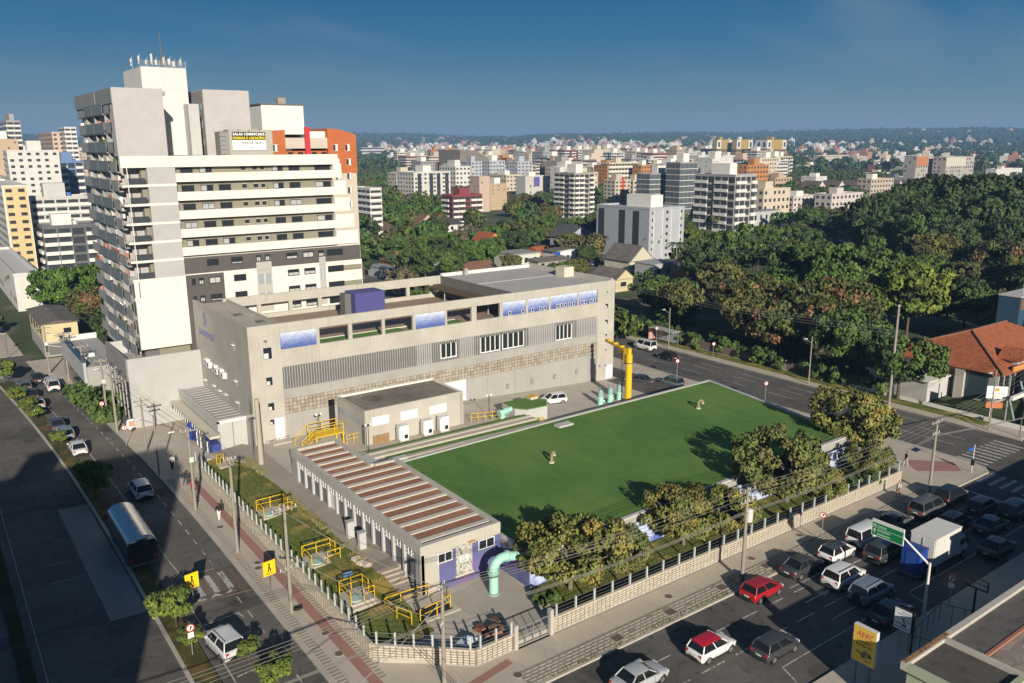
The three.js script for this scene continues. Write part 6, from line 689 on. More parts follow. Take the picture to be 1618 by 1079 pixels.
// ---------- people ----------
function person(lab, x, y, z, turn, skin, top, leg, hair, o = {}) {
  const t = thing('person', lab, 'person', [x, y, z], undefined, turn), mk = (n, caps, res, m, half = .95, cy = .9) => { const mcb = new MarchingCubes(res, new THREE.MeshBasicMaterial(), false, false, 60000); mcb.isolation = 0; const N = res; const V = (i) => (i - N / 2) / (N / 2); for (let k = 0; k < N; k++) for (let j = 0; j < N; j++) for (let i = 0; i < N; i++) { const p = [V(i) * half, V(j) * half + cy, V(k) * half]; let d = 9; for (const [a, b, r0, r1] of caps) { const ab = [b[0] - a[0], b[1] - a[1], b[2] - a[2]], ap = [p[0] - a[0], p[1] - a[1], p[2] - a[2]], u = clamp((ab[0] * ap[0] + ab[1] * ap[1] + ab[2] * ap[2]) / (ab[0] ** 2 + ab[1] ** 2 + ab[2] ** 2 + 1e-9)); const e = Math.hypot(ap[0] - ab[0] * u, ap[1] - ab[1] * u, ap[2] - ab[2] * u) - lerp(r0, r1, u); const kk = .035, h = clamp(.5 + .5 * (d - e) / kk); d = lerp(d, e, h) - kk * h * (1 - h); } mcb.field[i + j * N + k * N * N] = -d; } mcb.update(); const c = mcb.count, b = new THREE.BufferGeometry(); const P = new Float32Array(mcb.positionArray.slice(0, c * 3)); for (let q = 0; q < P.length; q += 3) { P[q] *= half; P[q + 1] = P[q + 1] * half + cy; P[q + 2] *= half; } b.setAttribute('position', new THREE.BufferAttribute(P, 3)); b.setAttribute('normal', new THREE.BufferAttribute(new Float32Array(mcb.normalArray.slice(0, c * 3)), 3)); b.computeVertexNormals(); b.setAttribute('uv', new THREE.BufferAttribute(new Float32Array(c * 2), 2)); return lpart(n, b, m, t); };
  const s = o.stride ?? .2, sw = o.swing ?? .18; const L = (k, sx) => [[[.0, .9, sx * .09], [k * s * .6, .5, sx * .1], .085, .06], [[k * s * .6, .5, sx * .1], [k * s, .08, sx * .1], .06, .042]], A = (k, sx) => [[[0, 1.4, sx * .19], [k * sw * .5, 1.14, sx * .25], .052, .042], [[k * sw * .5, 1.14, sx * .25], [k * sw + .06, .9, sx * .25], .042, .032]];
  const body = [...L(1, 1), ...L(-1, -1), ...A(-1, 1), ...A(1, -1), [[0, .95, 0], [0, 1.36, 0], .12, .13], [[0, 1.38, 0], [.01, 1.56, 0], .052, .05], [[.02, 1.6, 0], [.015, 1.69, 0], .082, .092], [[.1, 1.635, 0], [.115, 1.61, 0], .016, .014]]; for (const [k, sx] of [[1, 1], [-1, -1]]) { body.push([[k * s, .05, sx * .1], [k * s + .16, .03, sx * .11], .045, .035]); }
  const bm = mk('body', body, 58, mat(skin, .7));
  const fg = new G(); for (const [k, sx] of [[-1, 1], [1, -1]]) { const h = [k * sw + .06, .88, sx * .25]; fg.tube(h, [h[0] + .02, h[1] - .08, h[2]], .034, .036, 7); for (let q = 0; q < 4; q++) { const f0 = [h[0] - .02 + q * .02, h[1] - .08, h[2]], f1 = [f0[0] + .01, f0[1] - .045, f0[2] - sx * .005], f2 = [f1[0] + .015, f1[1] - .03 + Math.abs(q - 1.5) * .006, f1[2] - sx * .015]; fg.tube(f0, f1, .0095, .009, 5).tube(f1, f2, .009, .007, 5); } fg.tube([h[0] + .03, h[1] - .03, h[2]], [h[0] + .06, h[1] - .07, h[2] - sx * .01], .011, .009, 5); } lpart('fingers', fg, mat(skin, .7), bm);
  mk('top', [[[0, .96, 0], [0, 1.2, 0], .145, .15], [[0, 1.2, 0], [0, 1.38, 0], .15, .13], [[0, 1.38, -.12], [0, 1.38, .12], .075, .075], ...A(-1, 1).slice(0, o.long ? 2 : 1).map(([a, b, r, q]) => [a, b, r + .022, q + .022]), ...A(1, -1).slice(0, o.long ? 2 : 1).map(([a, b, r, q]) => [a, b, r + .022, q + .022])], 44, mat(top, .9));
  mk('trousers', [[[0, .98, -.05], [0, .98, .05], .13, .13], ...L(1, 1).slice(0, o.shorts ? 1 : 2).map(([a, b, r, q]) => [a, b, r + .022, q + .024]), ...L(-1, -1).slice(0, o.shorts ? 1 : 2).map(([a, b, r, q]) => [a, b, r + .022, q + .024])], 46, mat(leg, .9));
  mk('hair', [[[-.02, 1.7, 0], [-.015, 1.735, 0], .098, .09], [[-.05, 1.62, 0], [-.04, 1.7, 0], .07, .08]], 46, mat(hair, .9));
  if (o.pack) lpart('backpack', new G().box(-.3, 1.02, -.14, -.12, 1.42, .14), mat(o.pack, .8), t);
  return t;
}
{
  const sk = [.36, .2, .13], N = Math.PI / 2; person('walker in a white top on the pavement nearest the annex', 20.6, .14, -94.7, N, sk, [.7, .68, .64], [.03, .03, .04], [.02, .014, .01], { long: 1 }); person('left of two walkers in dark clothes side by side', 20.2, .14, -89, N, sk, [.03, .03, .035], [.25, .24, .24], [.015, .012, .01], { long: 1, stride: .24 }); person('right of two walkers in dark clothes side by side', 20.8, .14, -88.8, N, sk, [.03, .032, .05], [.05, .05, .06], [.015, .012, .01], { long: 1, stride: -.2 }); person('walker in a red top passing the pole on the pavement', 20.5, .14, -85.9, N, sk, [.38, .03, .03], [.12, .02, .025], [.02, .015, .01], { stride: .16 }); person('walker with black top, backpack and white trousers', 20.9, .14, -78.3, N, sk, [.02, .02, .022], [.7, .68, .66], [.015, .012, .01], { pack: [.015, .015, .018], long: 1, stride: .22 }); person('walker in pale top and reddish shorts by the end of the wall', 79.6, .14, -41.5, Math.PI, [.4, .22, .15], [.55, .52, .5], [.32, .12, .1], [.04, .025, .015], { shorts: 1 }); person('person in black top and grey trousers beyond the wall corner', 88.4, .14, -45.6, 2.6, sk, [.02, .02, .025], [.35, .36, .38], [.015, .012, .01], { long: 1 }); person('person in dark clothes in the shade behind the yellow sign', 52.6, .13, -24.8, .5, sk, [.05, .05, .06], [.03, .03, .03], [.4, .4, .4], { long: 1 });
}
// ---------- buildings across the south street ----------
{
  const t = thing('workshop', 'pale green workshop with corrugated and slab roofs in the near right corner', 'building', [60, 0, -15]); const P = (n, g, m) => part(n, g, m, t); const gr = mat([.42, .46, .32], .85, 'sheet');
  P('wall', new G().box(46, 0, -22.2, 92, 4.7, -2), gr); P('parapet', new G().box(45.7, 4.5, -22.5, 66, 5.02, -22.1), M.wall); P('parapet', new G().box(45.7, 4.5, -22.1, 46.05, 5, -10), gr); P('slab_roof', new G().box(46.05, 4.6, -22.1, 50.2, 4.75, -17.6), mat([.13, .118, .1], .95, 'roofsheet')); P('divider', new G().box(50.2, 4.6, -22.1, 50.5, 5.05, -16), M.wall); P('cross_wall', new G().box(46.05, 4.6, -17.6, 50.2, 4.95, -17.2), gr);
  const cr = new G(); for (let k = 0; k < 60; k++) { const x = 50.6 + k * .27; cr.quad([x, 4.8, -19.6], [x + .135, 4.92, -19.6], [x + .135, 4.6, -12], [x, 4.48, -12]); cr.quad([x + .135, 4.92, -19.6], [x + .27, 4.8, -19.6], [x + .27, 4.48, -12], [x + .135, 4.6, -12]); } P('corrugated_roof', cr, mat([.36, .31, .28], .7, 'roofsheet')); P('fibre_roof', new G().quad([50.5, 4.75, -22.1], [66, 4.75, -22.1], [66, 5.1, -19.7], [50.5, 5.1, -19.7]), mat([.27, .235, .205], .95, 'roofsheet')); P('ridge', new G().box(50.5, 4.95, -19.75, 66, 5.12, -19.55), mat([.32, .14, .09], .9)); P('rust_stain', new G().box(45.75, 5.02, -22.48, 51, 5.026, -22.2), mat([.42, .22, .09], .95, 'paint')); P('side_window', new G().box(47.4, 3, -22.26, 48.6, 4, -22.2), M.glass);
  const u = thing('neighbour_block', 'plain taller block beyond the workshop, outside the right edge', 'building', [80, 0, -15]); part('wall', new G().box(66.2, 0, -22.4, 96, 6.1, -4), M.wall, u); part('roof', new G().box(66, 6.1, -22.6, 96.2, 6.3, -3.8), M.roofGrey, u); for (let k = 0; k < 6; k++) part('window', new G().box(68 + k * 4.6, 3, -22.45, 70.4 + k * 4.6, 4.6, -22.4), M.glass, u);
  const s = thing('front_hedge_fence', 'dark mesh fence enclosing the shaded lot by the sign frame', 'fence', [58, 0, -24.5]); for (const [a, b, c, d] of [[54.4, -26.4, 60.4, -27.2], [60.4, -27.2, 62, -23.4], [54.4, -26.4, 55.6, -23]]) { lpart('rail', new G().tube([a - 58, 1.5, b + 24.5], [c - 58, 1.5, d + 24.5], .03), M.dgrey, s); for (let k = 0; k <= 5; k++) lpart('fence_post', new G().tube([lerp(a, c, k / 5) - 58, .1, lerp(b, d, k / 5) + 24.5], [lerp(a, c, k / 5) - 58, 1.5, lerp(b, d, k / 5) + 24.5], .03), M.dgrey, s); }
  // tall block left of the camera whose shadow lies on the bus street
  const v = thing('shading_tower', 'apartment slab outside the left edge shading the bus street', 'building', [-24, 0, -14]); part('wall', new G().box(-44, 0, -28, -3.9, 29.2, -20), M.grey, v); part('roof_house', new G().box(-20.2, 29.2, -28, -17.4, 32, -24), M.grey, v); part('wall_low', new G().box(-60, 0, -28.5, -44.1, 26, -18), M.lgrey, v); for (let k = 0; k < 8; k++) for (let j = 0; j < 6; j++) part('window', new G().box(-40 + j * 6, 3 + k * 3, -28.05, -38 + j * 6, 4.4 + k * 3, -28), M.glass, v);
}
// ---------- tile roofed house on the far corner ----------
{
  const t = thing('tile_roofed_house', 'shop house with big orange tile roof on the far street corner', 'house', [130, 0, -58]); const P = (n, g, m) => part(n, g, m, t); P('wall', new G().box(121, 0, -66, 146, 4.8, -50.8), mat([.38, .37, .36], .85, 'sheet')); P('corner_glass', new G().box(120.1, .5, -54.6, 120.3, 4.2, -51.6), mat([.035, .06, .07], .1)); P('corner_pier', new G().box(119.6, 0, -56, 120.6, 4.7, -54.7), M.wall); P('front_glass', new G().box(121.2, .4, -50.8, 128, 4, -50.74), M.glass); for (let k = 0; k < 5; k++) P('mullion', new G().box(121.2 + k * 1.7, .4, -50.74, 121.35 + k * 1.7, 4, -50.66), M.lgrey);
  P('tile_roof', new G().hip(119.8, -67, 148, -49.8, 4.75, 3.6, .4), M.tile); P('dormer_roof', new G().gable(124.6, -52.4, 128.6, -49.6, 6, 1.4, .3, false), M.tile); P('dormer_wall', new G().box(124.8, 4.8, -52.2, 128.4, 6, -50), M.wall); P('arch_sign', new G().box(122.4, 4.7, -49.6, 127, 5.5, -49.4), mat([.55, .24, .07], .8)); P('ridge_cap', new G().tube([128.4, 8.42, -58.4], [139.6, 8.42, -58.4], .16), M.tileBrown); for (const [a, b] of [[[119.4, 4.8, -49.4], [128.4, 8.42, -58.4]], [[119.4, 4.8, -67.4], [128.4, 8.42, -58.4]]]) P('hip_cap', new G().tube(a, b, .16), M.tileBrown);
  P('ramp_wall', new G().quad([114, .2, -43.6], [124, .2, -43.6], [124, 2.2, -43.6], [114, .9, -43.6]), M.white); P('garden_wall', new G().box(111.9, 0, -48, 112.2, .7, -43), M.white); P('garden_wall', new G().box(112.4, 0, -75, 112.6, .6, -48.4), M.white); for (const x of [115, 119, 123]) P('porch_post', new G().tube([x, 0, -45.5], [x, 4.6, -47], .15), mat([.2, .27, .27], .6)); P('porch_beam', new G().box(113, 3.4, -45.6, 128, 3.9, -45.2), M.white); P('side_annex', new G().box(114.2, 0, -66, 120.6, 3, -57), M.lgrey); P('annex_roof', new G().box(113.8, 3, -66.4, 121, 3.2, -56.6), M.white);
  const b = thing('blue_block', 'dark blue and brown cladded block behind the tile roof', 'building', [158, 0, -62]); part('wall', new G().box(150, 0, -64.5, 166, 10.6, -61), mat([.035, .085, .14], .6, 'sheet'), b); part('brown_panel', new G().box(150.3, 8.4, -61, 166, 10.3, -60.94), mat([.2, .12, .08], .7, 'sheet'), b); part('roof_rim', new G().box(149.9, 10.6, -64.6, 166.1, 10.8, -60.9), M.lgrey, b); part('roof_mast', new G().tube([153, 10.8, -62], [153, 17, -62], .06), M.lgrey, b); part('roof_mast', new G().tube([155, 10.8, -62], [155, 13.6, -62], .06), M.lgrey, b);
}
const TABLE = [[41.3, -561.9, 16.4, 60, 40.2, "tan", "dots", 13, "tan slab tower at the left edge with few tiny windows"],
[56.3, -594.3, 7.2, 60, 51.2, "greyb", "bands", 18, "grey tower with banded storeys peeping above the tan slab tower"],
[63.7, -602.3, 6.5, 41.8, 33.2, "white", "bands", 10, "narrow white and brown block right of the tan slab tower"],
[75.8, -565.0, 6.3, 60, 44.2, "peach", "grid", 17, "tall peach tower dotted with square windows left of grey tower"],
[80.4, -548.4, 6.0, 23.0, 46.8, "white", "bands", 18, "slim white tower half hidden by the grey corner tower"],
[65.6, -503.4, 15.0, 10, 28.4, "blue", "balc", 8, "blue apartment block with white balconies beside the grey tower"],
[27.6, -289.1, 19.6, 10, 20.8, "pale", "bands", 9, "pale block with long storey bands behind the green street tree"],
[31.3, -275.0, 14.9, 10, 13.2, "dark", "balc", 5, "dark grey framed block with planted balconies behind street tree"],
[23.2, -281.2, 6.4, 60, 24.8, "yellow", "grid", 11, "cream tower with yellow window strip at the left edge"],
[17.5, -213.8, 5, 60, 7.4, "white", "plain", 2, "low white podium at the foot of the cream tower"],
[46.7, -503.4, 12.2, 60, 20.3, "white", "bands", 6, "white terrace block far behind the cream tower"],
[150.0, -302.7, 5, 15.3, 19.2, "white", "bands", 8, "white banded apartment block just right of orange topped tower"],
[268.4, -478.1, 27.7, 22.6, 18.9, "blackwhite", "grid", 7, "white block with black vertical strips in front of wooded slope"],
[209.4, -336.4, 16.7, 10, 12.7, "red", "balc", 5, "dark red brick apartment block above the white villa"],
[257.6, -385.8, 6.9, 10, 18.9, "peach", "plain", 9, "narrow peach slab between red block and sand coloured tower"],
[270.0, -393.4, 11.6, 10, 14.2, "sand", "dots", 7, "sand coloured tower with blank wall above the trees"],
[382.9, -585.4, 10.9, 15.2, 22.6, "bluegrey", "grid", 8, "blue grey twin block, the left of the pair"],
[394.5, -575.3, 15.6, 11.0, 23.1, "bluegrey", "grid", 8, "blue grey twin block, the right of the pair"],
[412.0, -560.2, 15.1, 16.1, 22.5, "bluegrey", "grid", 8, "blue grey block left of the beige tower with brown back"],
[393.6, -550.6, 14.0, 24.2, 12.5, "cream", "grid", 4, "low cream block in front of the blue grey twins"],
[364.6, -486.4, 25.8, 11.6, 13.5, "bluepanel", "plain", 3, "low block with purple panels above the central trees"],
[271.9, -321.9, 12.9, 15.9, 21.9, "beigegrey", "balc", 9, "grey and beige tower with white balconies in the centre"],
[467.6, -512.3, 10.2, 16.6, 19.3, "orange", "grid", 7, "orange and cream tower left of the wide cream block"],
[468.8, -511.3, 34.1, 10, 21.3, "cream", "bands", 6, "wide cream block with grey roof band in the middle distance"],
[488.2, -494.5, 12.6, 10, 19.2, "orange", "grid", 6, "orange tower right of the wide cream block"],
[337.8, -363.2, 12.5, 10, 15.4, "maroon", "redstripe", 7, "cream block with a red vertical stripe and maroon sides"],
[368.6, -379.7, 10.2, 10, 14.0, "cream", "grid", 5, "small cream block beside the red striped block"],
[320.5, -317.9, 20.3, 10, 20.5, "glassgrey", "glass", 8, "grey glazed tower with netted front beside an orange edge"],
[326.7, -302.4, 12.7, 10, 26.5, "greyb", "glass", 9, "grey tower with dark red flank between two glazed blocks"],
[277.7, -226.6, 13.3, 21.8, 23.3, "greywhite", "balc", 7, "grey and white block with dark square windows above the palms"],
[335.8, -256.5, 20.6, 10, 14.5, "cream", "redbalc", 4, "cream block with red edged balconies right of the grey block"],
[382.5, -272.9, 26.8, 10, 8.3, "pinkwhite", "grid", 3, "pinkish white block of three storeys, the left of two"],
[387.2, -253.3, 28.2, 10, 10.3, "pinkwhite", "grid", 3, "pinkish white block of three storeys, the right of two"],
[610.3, -415.4, 15.3, 14.3, 9.2, "white", "dots", 3, "small white block with a roof box behind gabled row"],
[1134.7, -969.6, 41.0, 10, 43.2, "yellowdark", "frames", 6, "yellow and dark tower with square white frames, leftmost of three"],
[1157.2, -946.0, 41.5, 10, 43.1, "yellowdark", "frames", 6, "yellow and dark tower with square white frames, middle of three"],
[1158.0, -883.9, 49.7, 22.0, 42.6, "yellowdark", "frames", 6, "yellow and dark tower with square white frames, widest of three"],
[1249.6, -849.0, 89.0, 10, 16.6, "cream", "grid", 4, "long cream block standing alone before the wooded hills"],
[822.1, -730.6, 24.3, 16.6, 22.0, "white", "plain", 5, "white block with two tall blank shafts, the left one"],
[923.7, -778.7, 36.8, 18.7, 20.6, "white", "plain", 5, "white block with two tall blank shafts, the right one"],
[651.0, -354.1, 25.3, 10, 26.0, "rawconc", "raw", 8, "unfinished concrete tower with orange brick top, left wing"],
[668.2, -339.3, 45.0, 10.6, 25.0, "rawconc", "raw", 8, "unfinished concrete tower with pale top storey, right wing"],
[524.2, -314.6, 27.7, 10, 12.5, "sandwhite", "grid", 4, "tan and white block of four storeys below the unfinished tower"],
[598.4, -340.3, 17.5, 12.0, 10.7, "dark", "plain", 3, "dark blue block squeezed beside the unfinished tower"],
[891.7, -401.8, 57.2, 10, 10.0, "white", "plain", 3, "white block above the dark treetops at the right"],
[189.1, -187.2, 15.9, 24.9, 16.0, "bluegrey2", "shafts", 7, "wide blue grey block with dark vertical slots behind the palms"],
[436.5, -189.1, 18.6, 10, 4.6, "white", "plain", 2, "white house glimpsed above the treetops at the right edge"],
[756.3, -1366.5, 36.4, 30.4, 26.0, "white", "bands", 7, "white office block with storey bands beyond the concrete hall"],
[894.2, -1840.0, 59.3, 11.9, 32.2, "greyb", "bands", 4, "grey office block with storey bands at the edge of the woods"]];
const HB = [[161.6, -165.0, 168.7, -157.3], [165.0, -181.2, 173.9, -170.5], [141.0, -159.5, 146.9, -150.6], [159.3, -203.6, 170.3, -197.6], [149.6, -200.6, 161.3, -193.3], [143.6, -207.5, 153.9, -197.9], [157.5, -240.6, 163.6, -231.7], [116.1, -228.4, 122.9, -222.4], [114.2, -215.6, 127.0, -209.6], [104.5, -214.2, 108.4, -202.6], [127.0, -204.2, 137.4, -198.2], [179.4, -306.7, 190.7, -298.0], [180.5, -323.3, 188.2, -317.3], [150.4, -309.0, 160.7, -302.3], [343.1, -219.5, 362.8, -213.5], [187.6, -235.3, 201.5, -226.0], [169.0, -224.5, 178.3, -218.5], [166.0, -154.7, 176.1, -148.7], [545.1, -359.9, 587.1, -353.9], [503.4, -324.4, 521.5, -314.9], [258.8, -167.4, 270.9, -161.4], [304.4, -246.5, 327.8, -240.5]];
const ang = TABLE.map((q) => [q[0], q[1] - q[3], q[0] + q[2], q[1], 100]).concat(HB.map((q) => [...q, 16])).map((q) => { const th = [[q[0], q[3]], [q[2], q[3]], [q[0], q[1]]].map((c) => Math.atan2(-c[1], c[0])); return [Math.min(...th) - .004, Math.max(...th) + .004, Math.hypot(q[0], q[3]) + 6, q[4]]; });
const blocked = (x, z) => { const a = Math.atan2(-z, x), d = Math.hypot(x, z); return ang.some((b) => a > b[0] && a < b[1] && d < b[2] && d > b[2] - b[3]) || HB.some((b) => x > b[0] - 3 && x < b[2] + 3 && z > b[1] - 3 && z < b[3] + 3); };
// ---------- trees: tapered trunk with limbs, crown of leaf faces gathered in clumps ----------
const leafM = {}; // one foliage material, leaf colour carried by the leaves themselves
const foliage = new THREE.MeshStandardMaterial({ vertexColors: true, roughness: .95, side: THREE.DoubleSide });
function leafFace(g, col, r, x, y, z, s, dir, c) { // a small folded leaf spray
  const a = r() * 6.283, el = (r() - .35) * 2.2; let dx = Math.cos(a) * Math.cos(el) + dir[0] * .8, dy = Math.sin(el) + dir[1] * .8, dz = Math.sin(a) * Math.cos(el) + dir[2] * .8; const l = Math.hypot(dx, dy, dz) || 1; dx /= l; dy /= l; dz /= l;
  let ux = -dz, uy = (r() - .5) * .6, uz = dx; const ul = Math.hypot(ux, uy, uz) || 1; ux /= ul; uy /= ul; uz /= ul; const vx = dy * uz - dz * uy, vy = dz * ux - dx * uz, vz = dx * uy - dy * ux; const w = s * (.45 + r() * .35), h = s * (.6 + r() * .5);
  const P = [[-w, -h * .2], [0, -h], [w, -h * .1], [0, h]], o = g.p.length / 3; const nx = lerp(dx, dir[0], .45), ny = lerp(dy, dir[1], .45) + .1, nz = lerp(dz, dir[2], .45);
  for (const [p, q] of P) { g.p.push(x + ux * p + vx * q, y + uy * p + vy * q, z + uz * p + vz * q); g.n.push(nx, ny, nz); g.u.push(0, 0); col.push(c[0], c[1], c[2]); } g.i.push(o, o + 1, o + 2, o, o + 2, o + 3);
}
function crownGeo(seed, { R = 4, H = 5, y = 5, clumps = 40, leaves = 4000, size = .35, cols, flat = 0, hollow = .25, spill = 0 }) {
  const r = rng(seed), g = new G(), col = [], C = []; const per = Math.floor(leaves / clumps), lobes = []; for (let k = 0; k < 5; k++) { const a = r() * 6.283; lobes.push([Math.cos(a), (r() - .3) * .8, Math.sin(a), .16 + r() * .22]); }
  for (let k = 0; k < clumps; k++) { let x, yy, z; do { x = r() * 2 - 1; yy = r() * 2 - 1; z = r() * 2 - 1; } while (x * x + yy * yy + z * z > 1); let d = Math.hypot(x, yy, z) || 1; const tgt = hollow + (1 - hollow) * Math.pow(d, .45); let s = tgt / d; let b = .82; for (const l of lobes) { const dp = (x * l[0] + yy * l[1] + z * l[2]) / d; b += l[3] * Math.max(0, dp) ** 3; } if (yy < 0) yy *= 1 - flat; C.push([x * s * R * b, y + H / 2 + yy * s * H / 2 * b, z * s * R * b, (.20 + r() * .14) * R * (clumps > 60 ? .72 : 1), r()]); }
  const tint = []; for (const q of C) { const base = cols[Math.floor(q[4] * cols.length) % cols.length], k = .75 + r() * .5; tint.push(base.map((v) => v * k)); }
  C.forEach((q, ci) => { for (let k = 0; k < per; k++) { let x, yy, z; do { x = r() * 2 - 1; yy = r() * 2 - 1; z = r() * 2 - 1; } while (x * x + yy * yy + z * z > 1); const d = Math.hypot(x, yy, z) || 1, s = Math.pow(d, .35) / d; x *= s; yy *= s; z *= s; const t = tint[ci], v = .75 + r() * .5, cx = q[0] + x * q[3], cy = q[1] + yy * q[3] * .8 - (spill ? spill * r() * q[3] : 0), cz = q[2] + z * q[3]; const ox = cx / R, oy = (cy - y - H / 2) / (H / 2), oz = cz / R, ol = Math.hypot(ox, oy, oz) || 1; leafFace(g, col, r, cx, cy, cz, size * (.7 + r() * .6), [lerp(x, ox / ol, .4), lerp(yy, oy / ol, .4), lerp(z, oz / ol, .4)], [t[0] * v, t[1] * v, t[2] * v]); } });
  g.col = col; return { geo: g.geo(), C };
}
function trunkGeo(seed, h, r0, C, y, lean = .1) { const r = rng(seed + 5), g = new G(); const top = [(r() - .5) * lean * h, h, (r() - .5) * lean * h]; let p = [0, -.2, 0]; for (let k = 1; k <= 4; k++) { const u = k / 4, q = [top[0] * u * u, h * u, top[2] * u * u]; g.tube(p, q, lerp(r0, r0 * .55, (k - 1) / 4) * (k == 1 ? 1.25 : 1), lerp(r0, r0 * .55, u), 8, false); p = q; } const n = Math.min(C.length, 9); for (let k = 0; k < n; k++) { const c = C[Math.floor(k * C.length / n)], s = [top[0] * .5 * (k % 2) + top[0] * .5, h * (.62 + .38 * (k % 3) / 2), top[2] * .7], m = [lerp(s[0], c[0], .5) + (r() - .5), lerp(s[1], c[1], .55), lerp(s[2], c[2], .5) + (r() - .5)]; g.tube(s, m, r0 * .42, r0 * .26, 6, false).tube(m, [c[0], c[1], c[2]], r0 * .26, r0 * .08, 5, false); } return g; }
const protoStore = [];
function treeProto(seed, o) { const { geo, C } = crownGeo(seed, o); return { crown: geo, trunk: trunkGeo(seed, o.trunkH || o.y + o.H * .35, o.r || .22, C, o.y, o.lean).geo(), bark: o.bark || M.bark }; }
function tree(p, x, y, z, s, turn, lab, group, name = 'tree', cat = 'tree') { const t = thing(name, lab, cat, [x, y, z], group, turn); if (Array.isArray(s)) t.scale.set(...s); else t.scale.setScalar(s); const c = sh(new THREE.Mesh(p.crown, foliage)); c.name = 'crown'; const k = sh(new THREE.Mesh(p.trunk, p.bark)); k.name = 'trunk'; t.add(k, c); return t; }
const FC = { site: [[.17, .185, .05], [.14, .165, .046], [.19, .18, .055], [.12, .15, .04]], green: [[.075, .128, .027], [.098, .150, .033], [.060, .105, .027]], deep: [[.038, .068, .019], [.049, .081, .022], [.061, .092, .024]], olive: [[.135, .132, .038], [.115, .115, .032], [.095, .108, .030]], gold: [[.26, .21, .055], [.21, .2, .05], [.17, .19, .046], [.19, .2, .046], [.14, .16, .04]], lime: [[.163, .200, .027], [.125, .175, .025], [.106, .144, .027]], rust: [[.085, .1, .027], [.22, .125, .06], [.095, .115, .03], [.12, .11, .035], [.07, .095, .027], [.1, .12, .03]], brown: [[.195, .150, .091], [.143, .117, .065], [.117, .111, .052]], bright: [[.075, .150, .020], [.094, .175, .025], [.062, .125, .020]] };
const P = {
  site: [1, 2, 3].map((k) => treeProto(100 + k, { R: 2.9, H: 4.3, y: 1.1, clumps: 120, leaves: 13000, size: .17, cols: k == 2 ? FC.site : FC.gold, r: .16, hollow: .2, bark: M.barkPale, spill: .5 })),
  broad: [1, 2, 3].map((k) => treeProto(200 + k, { R: 5, H: 7, y: 3.6, clumps: 85, leaves: 7600, size: .36, cols: FC.green, r: .3 })),
  olive: [1, 2].map((k) => treeProto(220 + k, { R: 4.6, H: 6.6, y: 3.2, clumps: 80, leaves: 6800, size: .36, cols: FC.olive, r: .26 })),
  deep: [1, 2, 3].map((k) => treeProto(240 + k, { R: 5.4, H: 8, y: 3.6, clumps: 80, leaves: 7200, size: .38, cols: FC.deep, r: .35 })),
  rust: [1, 2].map((k) => treeProto(260 + k, { R: 5.6, H: 7, y: 3.2, clumps: 110, leaves: 9000, size: .34, cols: FC.rust, r: .3 })),
  lime: [1, 2].map((k) => treeProto(280 + k, { R: 4.6, H: 7.5, y: 3.6, clumps: 80, leaves: 7000, size: .36, cols: FC.lime, r: .26 })),
  brown: [1].map((k) => treeProto(300 + k, { R: 4.4, H: 6, y: 3, clumps: 70, leaves: 4200, size: .28, cols: FC.brown, r: .26 })),
  street: [1, 2].map((k) => treeProto(320 + k, { R: 1.5, H: 2.2, y: 1.2, clumps: 28, leaves: 2400, size: .17, cols: FC.lime, r: .07, hollow: .1 })),
  bright: [1].map((k) => treeProto(340 + k, { R: 5.2, H: 6.5, y: 2.2, clumps: 100, leaves: 8000, size: .36, cols: FC.bright, r: .3 })),
  lamp: [1].map((k) => treeProto(360 + k, { R: 3, H: 3.4, y: 4.6, clumps: 50, leaves: 4200, size: .28, cols: FC.olive, r: .16 })),
  bush: [1, 2].map((k) => treeProto(380 + k, { R: 1.6, H: 2, y: .1, clumps: 26, leaves: 1700, size: .24, cols: FC.green, r: .06, trunkH: 1 })),
};
// site trees along the south wall
{
  const L = [[39.8, -47, .98, 'golden leaved tree nearest the big mint pipe'], [45.2, -46.4, .66, 'small olive tree second from the mint pipe inside the south wall'], [53, -46.8, .84, 'olive tree third from the mint pipe inside the south wall'], [57.4, -46.2, .74, 'golden tree fourth from the mint pipe, behind the transformer pole'], [68.4, -47, 1.12, 'large golden tree fifth from the mint pipe inside the south wall'], [71.6, -44.9, .6, 'drooping tree hanging over the south wall beside the large golden one'], [86.2, -51, 1.16, 'round golden tree at the far corner beyond the turf roof'], [81.6, -45.6, .55, 'smaller green tree just before the far wall corner']];
  L.forEach(([x, z, s, lab], k) => tree(P.site[k % 3], x, .5, z, [s * 1.22, s * 1.2, s * 1.22], k * 1.9, lab, 'trees inside the south wall'));
  [[36.8, -46.8, .5], [76.2, -45.2, .7], [79, -44.8, .8], [83.4, -47.4, .8]].forEach(([x, z, s], k) => tree(P.bush[k % 2], x, .5, z, s, k, 'shrub between the trees inside the south wall', 'shrubs inside the south wall', 'shrub', 'shrub'));
}
// small trees on the median
[[12.4, -61.2, .9, 'lime green young tree beside the median pedestrian sign'], [12.7, -57.6, .5, 'small young tree beside the white car at the bays'], [15.4, -53.4, .5, 'small young tree in front of the white car at the bays'], [15.8, -49.4, .7, 'young tree cut by the bottom edge'], [12.0, -91, 1.15, 'shaded median tree left of the driving white car'], [11.9, -95.4, .8, 'small shaded median tree behind the larger one'], [11.6, -111, .55, 'young tree between parked cars on the median'], [10.4, -124, .6, 'thin tree farther up the median'], [9.9, -127.5, .7, 'median tree by the fourth parked car'], [9.2, -134, .75, 'median tree by the fifth parked car'], [8.8, -147.5, 1.1, 'median tree nearest the crossing']].forEach(([x, z, s, lab], k) => tree(P.street[k % 2], x, .14, z, s, k * 2.1, lab, 'young trees on the median'));
